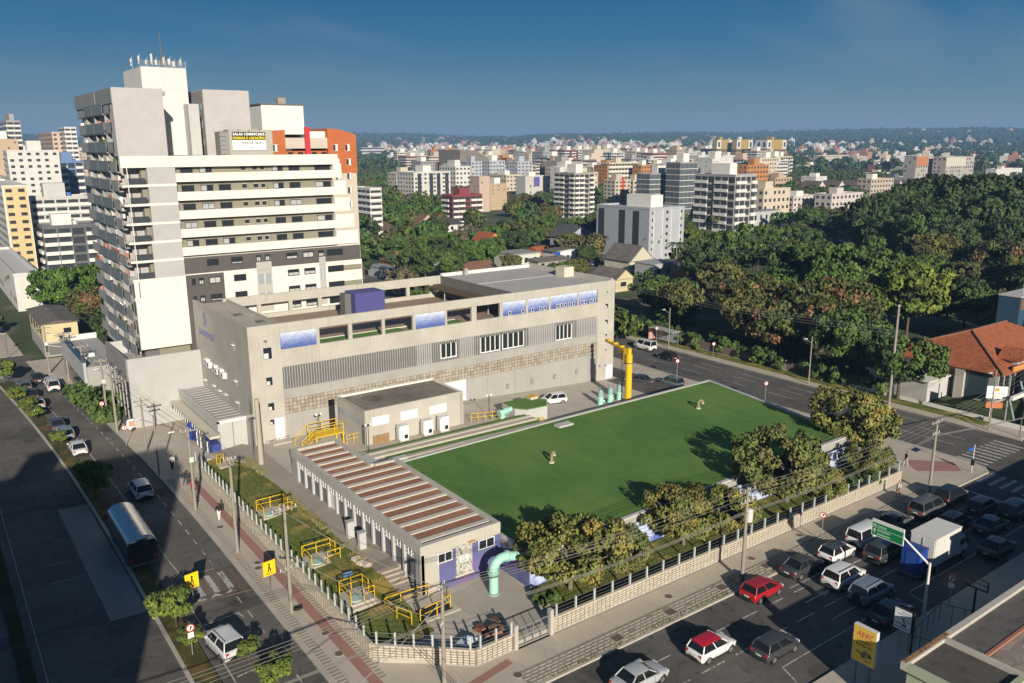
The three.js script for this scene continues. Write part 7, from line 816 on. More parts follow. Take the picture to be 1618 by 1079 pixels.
// street side greenery at left
tree(P.bright[0], 26, 0, -205, 1.12, .4, 'big bright green street tree left of the grey tower', undefined); tree(P.bright[0], 35, 0, -212, 1.0, 2.4, 'bright green street tree tucked behind the tower edge', undefined); tree(P.rust[0], 28, 0, -186, .8, 1, 'rust tinted tree between yellow house and tower', undefined); tree(P.deep[0], 27.5, 0, -160, .75, 2, 'dark green tree beside the yellow house', undefined); tree(P.bush[0], 18.4, .1, -123, 1.5, 0, 'clipped shrub before the podium glass', undefined, 'shrub', 'shrub'); tree(P.bush[1], 17.6, .1, -127.6, 1.6, 1, 'shrub bed beside the pole with boxes', undefined, 'shrub', 'shrub'); tree(P.bush[0], 18.1, .1, -117.6, 1.1, 3, 'small shrub at the podium corner', undefined, 'shrub', 'shrub'); tree(P.bush[1], 10, 0, -190, 2, 3, 'low shrubs beyond the crossing at left edge', undefined, 'shrub', 'shrub');
// park and garden trees beyond the avenue
{
  const named = [[118, -108, 'lamp', 1.25, 'round olive tree above the bus shelter'], [117, -93, 'lamp', 1.3, 'round olive tree right of the bus shelter'], [116.5, -84, 'rust', 1.0, 'rust flowered tree overhanging the avenue'], [121, -76, 'rust', 1.12, 'large rust flowered tree in the middle of the park edge'], [115.4, -71, 'broad', 1.05, 'leafy tree with forked trunk beside the tall bare pole'], [116, -66.6, 'deep', .8, 'dark tree right of the tall bare pole'], [112, -60, 'broad', .85, 'multi stemmed tree before the tile roofed house'], [150, -80, 'lime', 1.25, 'yellow green tree glowing behind the rust trees'], [158, -84, 'lime', 1.2, 'yellow green tree, right one of the bright pair'], [128, -100, 'rust', 1.1, 'rust tinted tree deep in the park'], [137, -104, 'olive', 1.0, 'olive tree near the red roof'], [124, -120, 'broad', .85, 'green tree behind the bus shelter']];
  named.forEach(([x, z, k, s, lab], i) => tree(P[k][i % P[k].length], x, .05, z, s, i * 1.7, lab, 'park edge trees'));
  const r = rng(404), kinds = ['broad', 'bright', 'olive', 'broad', 'deep', 'rust', 'lime', 'brown', 'broad', 'olive', 'lime', 'broad'], name = { bright: 'bright green', broad: 'leafy green', deep: 'dark green', olive: 'olive green', rust: 'rust tinted', lime: 'yellow green', brown: 'thin brown' }; const pts = named.map((q) => [q[0], q[1]]); let n = 0;
  const boxes = [[112, -70, 152, -40], [136, -164, 172, -146], [150, -206, 178, -150]]; const inB = (x, z) => boxes.some((b) => x > b[0] && x < b[2] && z > b[1] && z < b[3]);
  for (let k = 0; k < 9000 && n < 245; k++) { const a = lerp(8, 52, r()) * Math.PI / 180, d = lerp(120, 380, Math.sqrt(r())), x = Math.cos(a) * d, z = -Math.sin(a) * d; if (x < 113.5 || inB(x, z)) continue; if (z < -112 && x < 122) continue; if (a > 42 * Math.PI / 180 && d < 190) continue; if (Math.abs(z + 180) < 6 && x < 262) continue; if (a > 36 * Math.PI / 180 && r() < .45) continue; if (pts.some((p) => Math.hypot(p[0] - x, p[1] - z) < 6.6)) continue; if (d > 200 && blocked(x, z)) continue; pts.push([x, z]); const kd = d > 230 && a < .45 && r() < .35 ? 'deep' : kinds[Math.floor(r() * kinds.length)], pr = P[kd][Math.floor(r() * P[kd].length)], s = (.7 + r() * .65) * (a > .5 && d > 220 ? .75 : d < 170 ? 1.12 : 1); tree(pr, x, .0, z, [s, s * (.85 + r() * .3), s], r() * 6.28, d > 240 ? `${name[kd]} tree far back in the wooded park` : `${name[kd]} tree within the wooded park beyond the avenue`, d > 240 ? `${name[kd]} trees far back in the park` : `${name[kd]} trees in the park`); n++; }
  // tall dark trees on the right skyline
  for (const [x, z, s, lab] of [[245.6, -144.6, 1.45, 'dark tree sloping down at the left of the skyline mass'], [254.6, -142.9, 1.75, 'tall dark tree forming the left shoulder of the right skyline mass'], [264.4, -141.8, 1.95, 'tall dark tree left of the middle of the right skyline mass'], [272.6, -138.9, 2.1, 'tall dark tree in the middle of the right skyline mass'], [279.1, -134.9, 2.25, 'highest dark tree of the right skyline mass'], [283.7, -129.9, 2.2, 'tall dark tree right of the highest in the skyline mass'], [288.4, -124.2, 2.2, 'tall dark tree at the right end of the skyline mass'], [233.3, -132.0, 1.35, 'dark tree before the left shoulder of the skyline mass'], [244.6, -127.9, 1.6, 'dark tree before the middle of the skyline mass'], [252.5, -121.0, 1.75, 'broad dark tree below the highest of the skyline mass'], [254.4, -112.2, 1.8, 'dark tree at the right edge before the skyline mass'], [228.9, -114.6, 1.3, 'rounded dark tree in front of the skyline mass']]) tree(P.deep[Math.round(x) % 3], x, 0, z, [s * 1.1, s, s * 1.1], x, lab, 'tall dark skyline trees');
}
// garden trees behind the long building
{ const r = rng(88), ks = ['broad', 'olive', 'broad', 'deep', 'brown', 'bright'], nm = { broad: 'leafy green', olive: 'olive', deep: 'dark green', brown: 'thin brown', bright: 'bright green' }, pts = []; for (let k = 0; k < 3000 && pts.length < 70; k++) { const a = lerp(41, 66, r()) * Math.PI / 180, d = lerp(178, 330, r()), x = Math.cos(a) * d, z = -Math.sin(a) * d; if (x < 70 || (x < 90 && z > -160) || Math.abs(z + 180) < 8 || (x > 180 && x < 210 && z > -220 && z < -180)) continue; if (blocked(x, z) || pts.some((p) => Math.hypot(p[0] - x, p[1] - z) < 7)) continue; if (d < 215 && x > 118 && r() < .8) continue; pts.push([x, z]); const kd = ks[Math.floor(r() * 6)], s = .5 + r() * .4; tree(P[kd][Math.floor(r() * P[kd].length)], x, 0, z, s, r() * 6, `${nm[kd]} garden tree among the houses behind the long building`, `${nm[kd]} garden trees`); } }
// hedge and shrubs along the park verge
{ const r = rng(31); for (let k = 0; k < 16; k++) { const z = -64 - k * 4.2; tree(P.bush[k % 2], 113.2 + r() * 1.2, .1, z, .9 + r() * .6, r() * 6, `${ORD[k]} low shrub along the park edge, counted from the tile roofed house`, 'shrubs along the park verge', 'shrub', 'shrub'); } const g = thing('park_wall', 'low brick wall along the park edge beyond the avenue', 'wall', [113, 0, -100]); part('wall_face', new G().box(112.7, 0, -170, 112.95, 1.5, -72), mat([.2, .14, .12], .95, 'concrete'), g); for (let k = 0; k < 20; k++) part('pier', new G().box(112.62, 0, -170 + k * 5, 113.02, 1.7, -169.6 + k * 5), mat([.24, .2, .18], .95), g); }
// palms
{
  const frond = (g, r, a, L, dr) => { let p = [0, 0, 0], col = []; for (let k = 1; k <= 6; k++) { const u = k / 6, q = [Math.cos(a) * L * u, dr * u - 1.5 * u * u * L * .5, Math.sin(a) * L * u]; const w = .34 * (1 - u * .6); g.quad([p[0] - Math.sin(a) * w, p[1] - .12, p[2] + Math.cos(a) * w], [q[0] - Math.sin(a) * w, q[1] - .15, q[2] + Math.cos(a) * w], [q[0], q[1], q[2]], [p[0], p[1], p[2]]); g.quad([p[0], p[1], p[2]], [q[0], q[1], q[2]], [q[0] + Math.sin(a) * w, q[1] - .15, q[2] - Math.cos(a) * w], [p[0] + Math.sin(a) * w, p[1] - .12, p[2] - Math.cos(a) * w]); p = q; } };
  const r = rng(9), g = new G(); for (let k = 0; k < 22; k++) frond(g, r, k * 2.4, 2.4 + r() * .8, .4 + r() * 1.3); const cg = g.geo(), tg = new G().tube([0, -.2, 0], [.15, 7, 0], .2, .14, 8).geo(), pm = mat([.05, .085, .025], .8);
  [[178, -165, 1.2, 'tall palm before the left half of the blue grey block'], [184, -162, 1.35, 'tall palm before the middle of the blue grey block'], [189, -158, 1.25, 'palm before the right half of the blue grey block'], [196, -160, 1.3, 'palm right of the blue grey block'], [200, -155, 1.1, 'palm farthest right of the blue grey block'], [152, -88, 1.0, 'palm rising among the yellow green park trees'], [144, -84, .9, 'short palm among the park trees'], [147, -96, 1.0, 'palm behind the rust flowered trees'], [19, -225, 1, 'palm beside the low white podium at left']].forEach(([x, z, s, lab]) => { const t = thing('palm_tree', lab, 'palm', [x, 0, z], 'palms'); t.scale.setScalar(s); const c = sh(new THREE.Mesh(cg, pm)); c.name = 'crown'; c.position.set(.15, 7, 0); const k = sh(new THREE.Mesh(tg, M.barkPale)); k.name = 'trunk'; t.add(k, c); });
}
// ---------- middle distance and far city ----------
const BC = { tan: [.52, .40, .27], greyb: [.36, .35, .35], white: [.68, .66, .62], peach: [.56, .43, .34], blue: [.16, .25, .45], pale: [.55, .54, .51], dark: [.14, .145, .155], yellow: [.70, .68, .62], blackwhite: [.66, .63, .58], red: [.26, .05, .055], sand: [.50, .38, .25], bluegrey: [.44, .46, .50], cream: [.62, .54, .42], bluepanel: [.56, .53, .48], beigegrey: [.42, .38, .33], orange: [.48, .22, .07], maroon: [.56, .47, .38], glassgrey: [.30, .30, .305], greywhite: [.42, .41, .41], pinkwhite: [.62, .55, .51], yellowdark: [.46, .31, .08], rawconc: [.42, .39, .35], sandwhite: [.52, .43, .35], bluegrey2: [.42, .44, .48], terra: [.34, .13, .08], brown: [.26, .15, .11] };
function block(x, z, w, d, h, col, st, fl, lab, group, y0 = 0) { // near corner at (x, z); w along x, d away
  const t = thing('building', lab, 'building', [x + w / 2, y0, z - d / 2], group), c = BC[col], wm = mat(c, .88, 'sheet'), X0 = -w / 2, X1 = w / 2, Z1 = d / 2, Z0 = -d / 2, fh = h / fl; t.name = numbered('apartment_block'); used['building'] = (used['building'] || 0);
  const r = rng(Math.abs(x * 13 + z * 7) | 0); lpart('wall', new G().box(X0, -2, Z0, X1, h, Z1), wm, t); lpart('parapet', new G().box(X0 - .1, h, Z1 - .3, X1 + .1, h + .6, Z1 + .1).box(X0 - .1, h, Z0 - .1, X1 + .1, h + .6, Z0 + .3).box(X0 - .1, h, Z0 + .3, X0 + .3, h + .6, Z1 - .3).box(X1 - .3, h, Z0 + .3, X1 + .1, h + .6, Z1 - .3), wm, t);
  const hb = .12 * h + 2; if (w > 7 && st != 'raw') { const bx = X0 + w * (.2 + r() * .3), bw = Math.min(w * .35, 6); lpart('roof_house', new G().box(bx, h, Z0 + d * .25, bx + bw, h + Math.min(hb, 5), Z0 + d * .7), r() < .5 ? wm : M.white, t); if (r() < .5) lpart('water_tank', new G().tube([bx + bw + 1, h, 0], [bx + bw + 1, h + 1.5, 0], .9, .9, 10), r() < .4 ? mat([.05, .15, .4], .6) : M.frame, t); }
  const gl = new G(), tr = new G(), n = Math.max(1, Math.round(w / 3.4)), m = Math.max(1, Math.round(d / 3.6));
  const both = (f) => { for (let k = 0; k < fl; k++) for (let j = 0; j < n; j++) f(k, j, n, w, 'z'); for (let k = 0; k < fl; k++) for (let j = 0; j < m; j++) f(k, j, m, d, 'x'); };
  const rect = (G0, ax, u0, u1, y0_, y1_, o) => { if (ax == 'z') G0.box(X0 + u0, y0_, Z1 - .02, X0 + u1, y1_, Z1 + o + (col == 'yellow' ? .04 : 0), 'b'); else G0.box(X0 - o, y0_, Z0 + u0, X0 + .02, y1_, Z0 + u1, 'r'); };
  both((k, j, N, W, ax) => { const s = W / N, u = j * s, y = k * fh; const sw = Math.min(s * .5, 1.6); if (st == 'grid' || st == 'redbalc' || st == 'redstripe') { if (r() < .93) rect(gl, ax, u + s / 2 - sw / 2, u + s / 2 + sw / 2, y + fh * .38, y + fh * .8, .04); } else if (st == 'dots') { if (r() < .5) rect(gl, ax, u + s / 2 - .4, u + s / 2 + .4, y + fh * .4, y + fh * .7, .04); } else if (st == 'bands') { rect(gl, ax, u + .25, u + s - .25, y + fh * .4, y + fh * .82, .04); if (j == 0) rect(tr, ax, 0, W, y - .12, y + fh * .28, .35); } else if (st == 'balc') { rect(gl, ax, u + .3, u + s - .3, y + fh * .12, y + fh * .85, .04); if (j % 3 != 2) rect(tr, ax, u + .1, u + s - .1, y - .1, y + fh * .36, ax == 'z' ? .9 : .5); } else if (st == 'glass') { rect(gl, ax, u + .1, u + s - .1, y + .25, y + fh - .1, .06); if (j == 0) rect(tr, ax, 0, W, y - .1, y + .2, .3); } else if (st == 'frames') { if (k == fl - 2 && (j == 0 || j == N - 3) && N > 3) { rect(tr, ax, u, u + s * 3, y, y + fh * 1.9, .6); rect(gl, ax, u + s * .8, u + s * 2.2, y + fh * .4, y + fh * 1.5, .66); } else if (k < fl - 2) rect(gl, ax, u + .2, u + s * .7, y + fh * .2, y + fh * .85, .1); } else if (st == 'raw') { if (r() < .6) rect(gl, ax, u + s * .3, u + s * .7, y + fh * .3, y + fh * .8, .04); } else if (st == 'shafts') { if (ax == 'z' && j % 2 == 0) { rect(gl, ax, u + s * .35, u + s * .65, y + fh * .35, y + fh * .75, .04); } } else if (k < fl - 1 && r() < .3) rect(gl, ax, u + s / 2 - .5, u + s / 2 + .5, y + fh * .4, y + fh * .75, .04); });
  if (st == 'shafts') { for (const f of [.06, .46, .72]) gl.box(X0 - .2, 1, Z0 + d * f, X0 + .02, h - .6, Z0 + d * (f + .1), 'r'); for (const f of [.1, .35, .6, .85]) tr.box(X0 + w * f, 0, Z1 - .02, X0 + w * f + .25, h, Z1 + .3, 'b'); }
  if (col == 'yellow') lpart('yellow_face', new G().box(X0 + w * .08, 0, Z1, X1 - w * .04, h, Z1 + .03), mat([.66, .52, .28], .88, 'sheet'), t); if (col == 'blackwhite') for (const f of [.1, .42, .62, .85]) gl.box(X0 + w * f, .5, Z1 - .02, X0 + w * (f + .1), h - .5, Z1 + .07, 'b');
  if (st == 'redstripe') lpart('red_stripe', new G().box(-.7, 0, Z1, .7, h + 2, Z1 + .4), mat([.55, .06, .03], .7), t);
  if (st == 'redbalc') tr.box(X0 + w * .3, 0, Z1, X1 - w * .1, .4, Z1 + .9); if (col == 'bluepanel') lpart('purple_panel', new G().box(X0 + w * .3, h * .5, Z1, X0 + w * .5, h, Z1 + .2), mat([.1, .09, .3], .7), t); if (st == 'raw') lpart('brick_top', new G().box(X0 + .2, h * .72, Z1, X1 - w * .3, h, Z1 + .2), mat(x < 660 ? [.48, .2, .09] : [.6, .56, .48], .9, 'sheet'), t);
  if (gl.p.length) lpart('glazing', gl, st == 'glass' ? mat([.10, .115, .125], .15) : mat([.045, .05, .055], .2), t, 'stuff'); if (tr.p.length) lpart(st == 'balc' || st == 'redbalc' ? 'balcony' : 'storey_band', tr, st == 'redbalc' ? mat([.35, .07, .05], .8) : mat([.66, .64, .6], .85), t, 'stuff'); return t;
}
for (const [x, z, w, d, h, c, s, f, lab] of TABLE) { const y = hillH(x, z); block(x, z, w, d, Math.max(h - y, 8), c, s, f, lab, undefined, y); }
// concrete hall with raking roof terraces
{ const ox = 445, oz = -700, t = thing('concrete_hall', 'brown raw concrete hall with raking stepped roof above the woods', 'hall', [ox + 20, 0, oz - 20]); const cm = mat([.25, .21, .17], .92, 'concrete'), q = (a) => [a[0] + ox, a[1], a[2] + oz]; part('wedge', new G().quad(...[[0, 10, 0], [20, 8, 0], [20, 30, 0], [0, 32, 0]].map(q)).quad(...[[0, 10, -40], [0, 10, 0], [0, 32, 0], [0, 32, -40]].map(q)).quad(...[[0, 32, 0], [20, 30, 0], [20, 30, -40], [0, 32, -40]].map(q)).quad(...[[20, 30, 0], [62, 10, 0], [62, 10, -40], [20, 30, -40]].map(q)).tri(...[[20, 8, 0], [62, 10, 0], [20, 30, 0]].map(q)), cm, t); for (let k = 0; k < 9; k++) part('terrace_step', new G().box(ox + 22 + k * 4.6, 27.5 - k * 2.15, oz - 42, ox + 25.4 + k * 4.6, 29.2 - k * 2.15, oz + 1.5), M.wallDull, t); part('base', new G().box(ox + 4, 0, oz - 38, ox + 56, 10, oz - 3), M.dgrey, t); }
// low shops and houses behind the site
function house(x0, z0, x1, z1, h, rise, wallC, roofM, lab, o = {}) { const t = thing('house', lab, o.cat || 'house', [(x0 + x1) / 2, 0, (z0 + z1) / 2]); part('wall', new G().box(x0, 0, z0, x1, h, z1), mat(wallC, .88, 'sheet'), t); const rg = new G(); if (o.flat) rg.box(x0 - .2, h, z0 - .2, x1 + .2, h + .3, z1 + .2); else if (o.hip) rg.hip(x0, z0, x1, z1, h, rise); else rg.gable(x0, z0, x1, z1, h, rise, .5, !!o.ax); part('roof', rg, roofM, t); if (!o.flat && !o.hip && !o.ax) part('gable_wall', new G().tri([x0, h, z1 + .53], [x1, h, z1 + .53], [(x0 + x1) / 2, h + rise * .92, z1 + .53]), mat(wallC, .88, 'sheet'), t); const n = Math.max(1, Math.round((x1 - x0) / 4)); for (let k = 0; k < n; k++) { const a = lerp(x0, x1, (k + .3) / n), b = lerp(x0, x1, (k + .62) / n), w = part('window', new G().box(a, h * .4, z1, b, h * .75, z1 + .05), M.glass, t); part('sill', new G().box(a - .1, h * .4 - .12, z1, b + .1, h * .4, z1 + .15), M.frame, w); } if (o.band) part('sign_band', new G().box(x0 - .02, h - 1.4, z1, x1, h, z1 + .15), mat(o.band, .6), t); if (o.band2) part('sign_panel', new G().box(lerp(x0, x1, .2), h - 1.35, z1 + .15, lerp(x0, x1, .75), h - .1, z1 + .2), M.whitePaint, t); return t; }
house(161.6,-165.0,168.7,-157.3,4.3,0.1,[0.46, 0.46, 0.46],M.grey,"grey flat roofed block with two dark windows behind the long building",{"flat": 1});
house(165.0,-181.2,173.9,-170.5,3.6,4.2,[0.6, 0.55, 0.44],M.asbestos,"hall with steep brown corrugated gable roof behind the long building",{});
house(141.0,-159.5,146.9,-150.6,3.2,2.4,[0.62, 0.54, 0.34],M.asbestos,"cream house with wide brown roof just behind the long building",{});
house(159.3,-203.6,170.3,-197.6,4.1,0.5,[0.62, 0.62, 0.6],M.asbestos,"shop with blue and white sign band behind the long building",{"band": [0.01, 0.07, 0.32], "band2": 1});
house(149.6,-200.6,161.3,-193.3,2.3,0.8,[0.4, 0.37, 0.33],M.asbestos,"long low shed with brown sheet roof and open front",{"ax": 1});
house(143.6,-207.5,153.9,-197.9,4.2,0.3,[0.62, 0.64, 0.57],M.roofGrey,"pale flat roofed store with greenish end wall",{"flat": 1});
house(157.5,-240.6,163.6,-231.7,3.9,3.2,[0.68, 0.34, 0.03],M.tile,"orange walled house with orange tile roof among the trees",{});
house(116.1,-228.4,122.9,-222.4,2.1,2.6,[0.5, 0.14, 0.08],M.tileBrown,"house with hipped brown tile roof right of the white tower",{"hip": 1});
house(114.2,-215.6,127.0,-209.6,2.4,0.3,[0.3, 0.36, 0.43],mat([.12,.17,.24],.6,'sheet'),"blue flat roofed store right of the white tower",{"flat": 1});
house(104.5,-214.2,108.4,-202.6,2.8,0.3,[0.5, 0.52, 0.53],mat([.36,.38,.4],.7,'sheet'),"pale grey shed tucked below the white tower",{"flat": 1});
house(127.0,-204.2,137.4,-198.2,1.6,1.6,[0.45, 0.3, 0.22],M.tileBrown,"low house with rusty roof before the pale store",{"ax": 1});
house(179.4,-306.7,190.7,-298.0,3.9,2.4,[0.68, 0.67, 0.64],mat([.1,.1,.12],.8,'tiles'),"white villa with dark hipped roof below the red block",{"hip": 1});
house(180.5,-323.3,188.2,-317.3,3.3,3.4,[0.56, 0.4, 0.34],M.tileBrown,"pinkish house with brown gable left of the white villa",{});
house(150.4,-309.0,160.7,-302.3,3.0,3.2,[0.62, 0.6, 0.56],mat([.17,.11,.08],.9,'tiles'),"house with dark brown hipped roof below the banded white block",{"hip": 1});
house(343.1,-219.5,362.8,-213.5,3.1,3,[0.62, 0.57, 0.52],M.tile,"white house with bright orange hipped roof below the pink blocks",{"hip": 1});
house(187.6,-235.3,201.5,-226.0,4.0,4,[0.42, 0.45, 0.5],mat([.09,.09,.1],.9,'sheet'),"grey blue hall with dark gable beside the blue grey block",{});
house(169.0,-224.5,178.3,-218.5,1.3,1.5,[0.55, 0.22, 0.07],M.tile,"low orange roofed house behind the blue and white shop",{"ax": 1});
house(166.0,-154.7,176.1,-148.7,1.7,2.2,[0.5, 0.3, 0.22],M.tile,"low house with red tile roof at the park corner",{});
house(545.1,-359.9,587.1,-353.9,3.6,2.2,[0.55, 0.5, 0.45],M.tile,"long house with orange roof above the pink blocks",{"ax": 1});
house(503.4,-324.4,521.5,-314.9,4.5,4,[0.3, 0.28, 0.26],mat([.09,.08,.075],.9,'sheet'),"dark roofed hall beside the tan and white block",{"hip": 1});
house(258.8,-167.4,270.9,-161.4,3.0,0.4,[0.3, 0.38, 0.48],mat([.16,.23,.33],.6,'sheet'),"blue grey flat roofed house among the dark park trees",{"flat": 1});
house(304.4,-246.5,327.8,-240.5,6.2,0.3,[0.5, 0.5, 0.49],mat([.3,.3,.3],.8,'sheet'),"grey low block with glazed corner above the park trees",{"flat": 1});
for (let k = 0; k < 6; k++) house(520 + k * 13, -366 + k * 7, 529 + k * 13, -352 + k * 7, 6, 4.6, [.64, .6, .54], mat([.15, .11, .09], .9, 'sheet'), 'steep gabled row house number ' + ['one', 'two', 'three', 'four', 'five', 'six'][k] + ' counted from the left of its row'); 
// dense far city: individual blocks grouped by look
{
  const r = rng(515), pal = ['cream', 'white', 'pale', 'peach', 'cream', 'terra', 'orange', 'sand', 'greyb', 'brown', 'white', 'cream'], nm = { cream: 'cream', white: 'white', pale: 'pale grey', peach: 'peach', terra: 'brick red', orange: 'orange', sand: 'sand coloured', greyb: 'grey', brown: 'brown' }; const pts = TABLE.map((q) => [q[0] + q[2] / 2, q[1] - q[3] / 2]); let n = 0;
  for (let k = 0; k < 4000 && n < 250; k++) { const a = lerp(36.5, 61.5, r()) * Math.PI / 180, d = lerp(600, 1700, Math.pow(r(), 1.25)), x = Math.cos(a) * d, z = -Math.sin(a) * d; const w = 12 + r() * 14, de = 10 + r() * 12; if (ang.some((b) => b[3] > 50 && a > b[0] - .006 && a < b[1] && d < b[2] && d > b[2] - 420)) continue; if (pts.some((p) => Math.hypot(p[0] - x, p[1] - z) < 15 + d * .008)) continue; const deg = a * 57.3; if (deg > 55 && d < 1000 && r() < .8) continue; pts.push([x, z]); const c = pal[Math.floor(r() * pal.length)], h = (d < 900 ? 12 + r() * 15 : 14 + r() * 19), st = ['grid', 'bands', 'grid', 'balc', 'dots'][Math.floor(r() * 5)]; block(x - w / 2, z + de / 2, w, de, h, c, st, Math.max(3, Math.round(h / 3)), `${nm[c]} apartment block in the dense far city`, `${nm[c]} far city blocks`, hillH(x, z) - 1); n++; }
  for (let k = 0; k < 2500 && n < 315; k++) { const a = lerp(20, 40, r()) * Math.PI / 180, d = lerp(620, 2400, r()), x = Math.cos(a) * d, z = -Math.sin(a) * d; if (ang.some((b) => b[3] > 50 && a > b[0] - .012 && a < b[1] && d < b[2])) continue; if (pts.some((p) => Math.hypot(p[0] - x, p[1] - z) < 60)) continue; pts.push([x, z]); const c = ['white', 'cream', 'peach', 'terra'][Math.floor(r() * 4)], h = 7 + r() * 8, w = 18 + r() * 22; block(x, z, w, 14, h, c, 'dots', Math.max(2, Math.round(h / 3)), `${nm[c]} low block before the wooded hills`, `${nm[c]} low blocks before the hills`, hillH(x, z) - 1); n++; }
  for (let k = 0; k < 600 && n < 335; k++) { const a = lerp(81, 86.5, r()) * Math.PI / 180, d = lerp(420, 1300, r()), x = Math.cos(a) * d, z = -Math.sin(a) * d; if (pts.some((p) => Math.hypot(p[0] - x, p[1] - z) < 34)) continue; pts.push([x, z]); const c = ['white', 'cream', 'peach', 'sand'][Math.floor(r() * 4)], h = 18 + r() * 22; block(x, z, 14 + r() * 8, 16, h, c, 'grid', Math.round(h / 3), `${nm[c]} tower block beyond the left crossing`, `${nm[c]} blocks beyond the crossing`, hillH(x, z) - 1); n++; }
  // tiny houses on the far slopes: walls and roof in one small mesh each
  const hg = (() => { const g = new G().box(-5, -2, -4, 5, 4, 4, 'td'); const c1 = g.p.length / 3; g.gable(-5, -4, 5, 4, 4, 2.6, .5, true); g.col = []; for (let i = 0; i < g.p.length / 3; i++) g.col.push(...(i < c1 ? [.68, .65, .6] : [.4, .3, .25])); return g.geo(); })(), hm = new THREE.MeshStandardMaterial({ vertexColors: true, roughness: .9 });
  for (let k = 0; k < 290; k++) { const a = lerp(20, 64, r()) * Math.PI / 180, d = lerp(1800, 5200, Math.sqrt(r())); if (fbm(a * 22, d * .0016, 77, 3) < .46) { continue; } const x = Math.cos(a) * d, z = -Math.sin(a) * d, o = single('hillside_house', 'tiny pale house far off on the wooded slopes', 'house', hg, hm, 'houses on the far slopes'); o.position.set(x, hillH(x, z), z); o.rotation.y = r() * 3; const s = 1.1 + r() * 1.5; o.scale.set(s, s * (.8 + r()), s); }
  // slim masts on the ridge
  for (const [a, d] of [[21.5, 4600], [25.6, 4700], [29.5, 4700], [30.9, 4750], [35.4, 4700], [36, 4800], [40, 4900], [22.5, 4500]]) { const x = Math.cos(a * Math.PI / 180) * d, z = -Math.sin(a * Math.PI / 180) * d; single('radio_mast', 'thin radio mast standing on the far ridge', 'mast', new G().tube([x, hillH(x, z) - 2, z], [x, hillH(x, z) + 85, z], 1.1, .6, 5), M.grey, 'radio masts on the ridge'); }
}
// low-rise city fabric far beyond the blocks, too distant to count
{ const r = rng(911), g = new G().box(-5, -3, -5, 5, 8, 5, 'd').box(-2, 8, -2, 2, 10, 2, 'd').geo(), L = []; for (let k = 0; k < 9000 && L.length < 1500; k++) { const a = lerp(20, 63, r()) * Math.PI / 180, d = lerp(1450, 3300, Math.pow(r(), 1.1)), x = Math.cos(a) * d, z = -Math.sin(a) * d; if (fbm(x * .0022 + 8, z * .0022, 727, 4) > .52 || (a < .68 && r() < .6)) continue; L.push([x, hillH(x, z), z]); } const o = new THREE.InstancedMesh(g, new THREE.MeshStandardMaterial({ roughness: .9 }), L.length), m = new THREE.Matrix4(), q = new THREE.Quaternion(); L.forEach(([x, y, z], i) => { m.compose(new THREE.Vector3(x, y, z), q.setFromEuler(new THREE.Euler(0, r() * .4, 0)), new THREE.Vector3(.8 + r() * 1.6, .7 + r() * r() * 2.6, .8 + r())); o.setMatrixAt(i, m); const c = [[.62, .58, .52], [.55, .46, .37], [.66, .65, .62], [.36, .18, .12], [.45, .43, .41]][Math.floor(r() * 5)]; o.setColorAt(i, new THREE.Color().setRGB(...c)); }); o.name = 'distant_city'; o.userData.kind = 'stuff'; o.userData.label = 'mass of pale low buildings fading toward the hills'; sh(o); scene.add(o); }
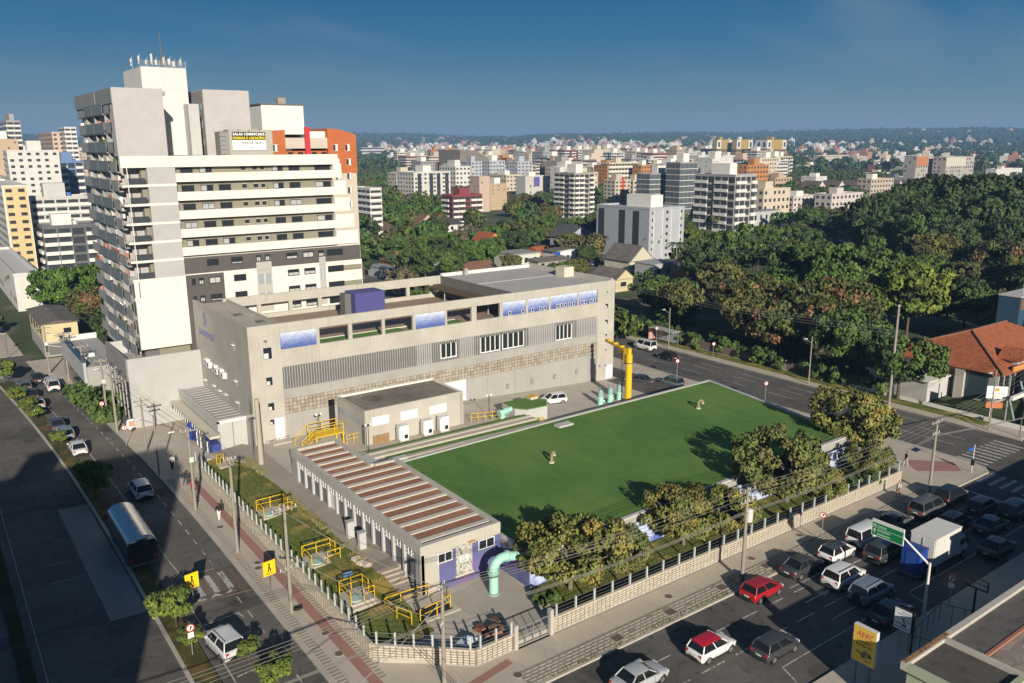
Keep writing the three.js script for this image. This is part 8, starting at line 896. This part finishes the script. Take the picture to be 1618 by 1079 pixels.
// woods: uncountable canopy between the houses and on the hills
{
  const lo = crownGeo(901, { R: 5, H: 7.5, y: 1.2, clumps: 34, leaves: 1500, size: .75, cols: FC.green, hollow: .3 }).geo, lo2 = crownGeo(907, { R: 5.4, H: 6.6, y: 1, clumps: 34, leaves: 1500, size: .75, cols: FC.olive, hollow: .3 }).geo, vlo = crownGeo(911, { R: 6, H: 8, y: 0, clumps: 14, leaves: 220, size: 2.1, cols: FC.deep, hollow: .4 }).geo; const r = rng(606);
  const mk = (name, g, list) => { const o = new THREE.InstancedMesh(g, foliage, list.length), m = new THREE.Matrix4(), q = new THREE.Quaternion(), e = new THREE.Euler(); list.forEach(([x, y, z, s, k], i) => { q.setFromEuler(e.set(0, k * 9, 0)); m.compose(new THREE.Vector3(x, y, z), q, new THREE.Vector3(s, s * (.8 + (k % 1) * .45), s)); o.setMatrixAt(i, m); o.setColorAt(i, new THREE.Color().setRGB(.75 + r() * .5, .8 + r() * .4, .7 + r() * .5)); }); o.name = name; o.userData.kind = 'stuff'; o.userData.label = 'mass of treetops between the houses and on the slopes'; o.castShadow = o.receiveShadow = true; scene.add(o); };
  const A = [], B = [], V = []; const bl = TABLE.map((q) => [q[0], q[1] - q[3], q[0] + q[2], q[1]]);
  for (let k = 0; k < 26000 && A.length + B.length < 4200; k++) { const a = lerp(15, 74, r()) * Math.PI / 180, d = lerp(150, 1000, Math.pow(r(), .8)), x = Math.cos(a) * d, z = -Math.sin(a) * d, deg = a * 57.3; if (deg < 40 && d < 385) continue; if (x < 60 || (x < 172 && z > -236 && z < -120) ) continue; if (Math.abs(z + 180) < 7 && x < 262) continue; if (z > -290 && x < 215 && x > 150 && z < -150 && r() < .55) continue; const dens = fbm(x * .006 + 3, z * .006, 717, 3) + (deg > 56 ? .22 : 0) + (deg < 40 ? .1 : 0); if (dens < .47 && r() < .85) continue; if (deg > 37 && deg < 56.5 && d > 330 && r() < .8) continue; if (bl.some((b) => x > b[0] - 3 && x < b[2] + 3 && z > b[1] - 3 && z < b[3] + 5)) continue; if (ang.some((b) => a > b[0] && a < b[1] && d < b[2] && d > b[2] - b[3]) && r() < .9) continue; (r() < .6 ? A : B).push([x, hillH(x, z), z, .5 + r() * .5, r() * 7]); }
  for (let k = 0; k < 26000; k++) { const a = lerp(12, 88, r()) * Math.PI / 180, d = lerp(950, 5600, Math.pow(r(), .75)), x = Math.cos(a) * d, z = -Math.sin(a) * d; const f = fbm(x * .0022 + 8, z * .0022, 727, 4); if (f < (d < 3200 ? .5 : .42) && r() < .88) continue; V.push([x, hillH(x, z) - .5, z, .9 + r() * .9 + d * .00018, r() * 7]); }
  mk('far_woodland', lo, A); mk('olive_woodland', lo2, B); mk('hill_woodland', vlo, V);
}
renderer.render(scene, camera);
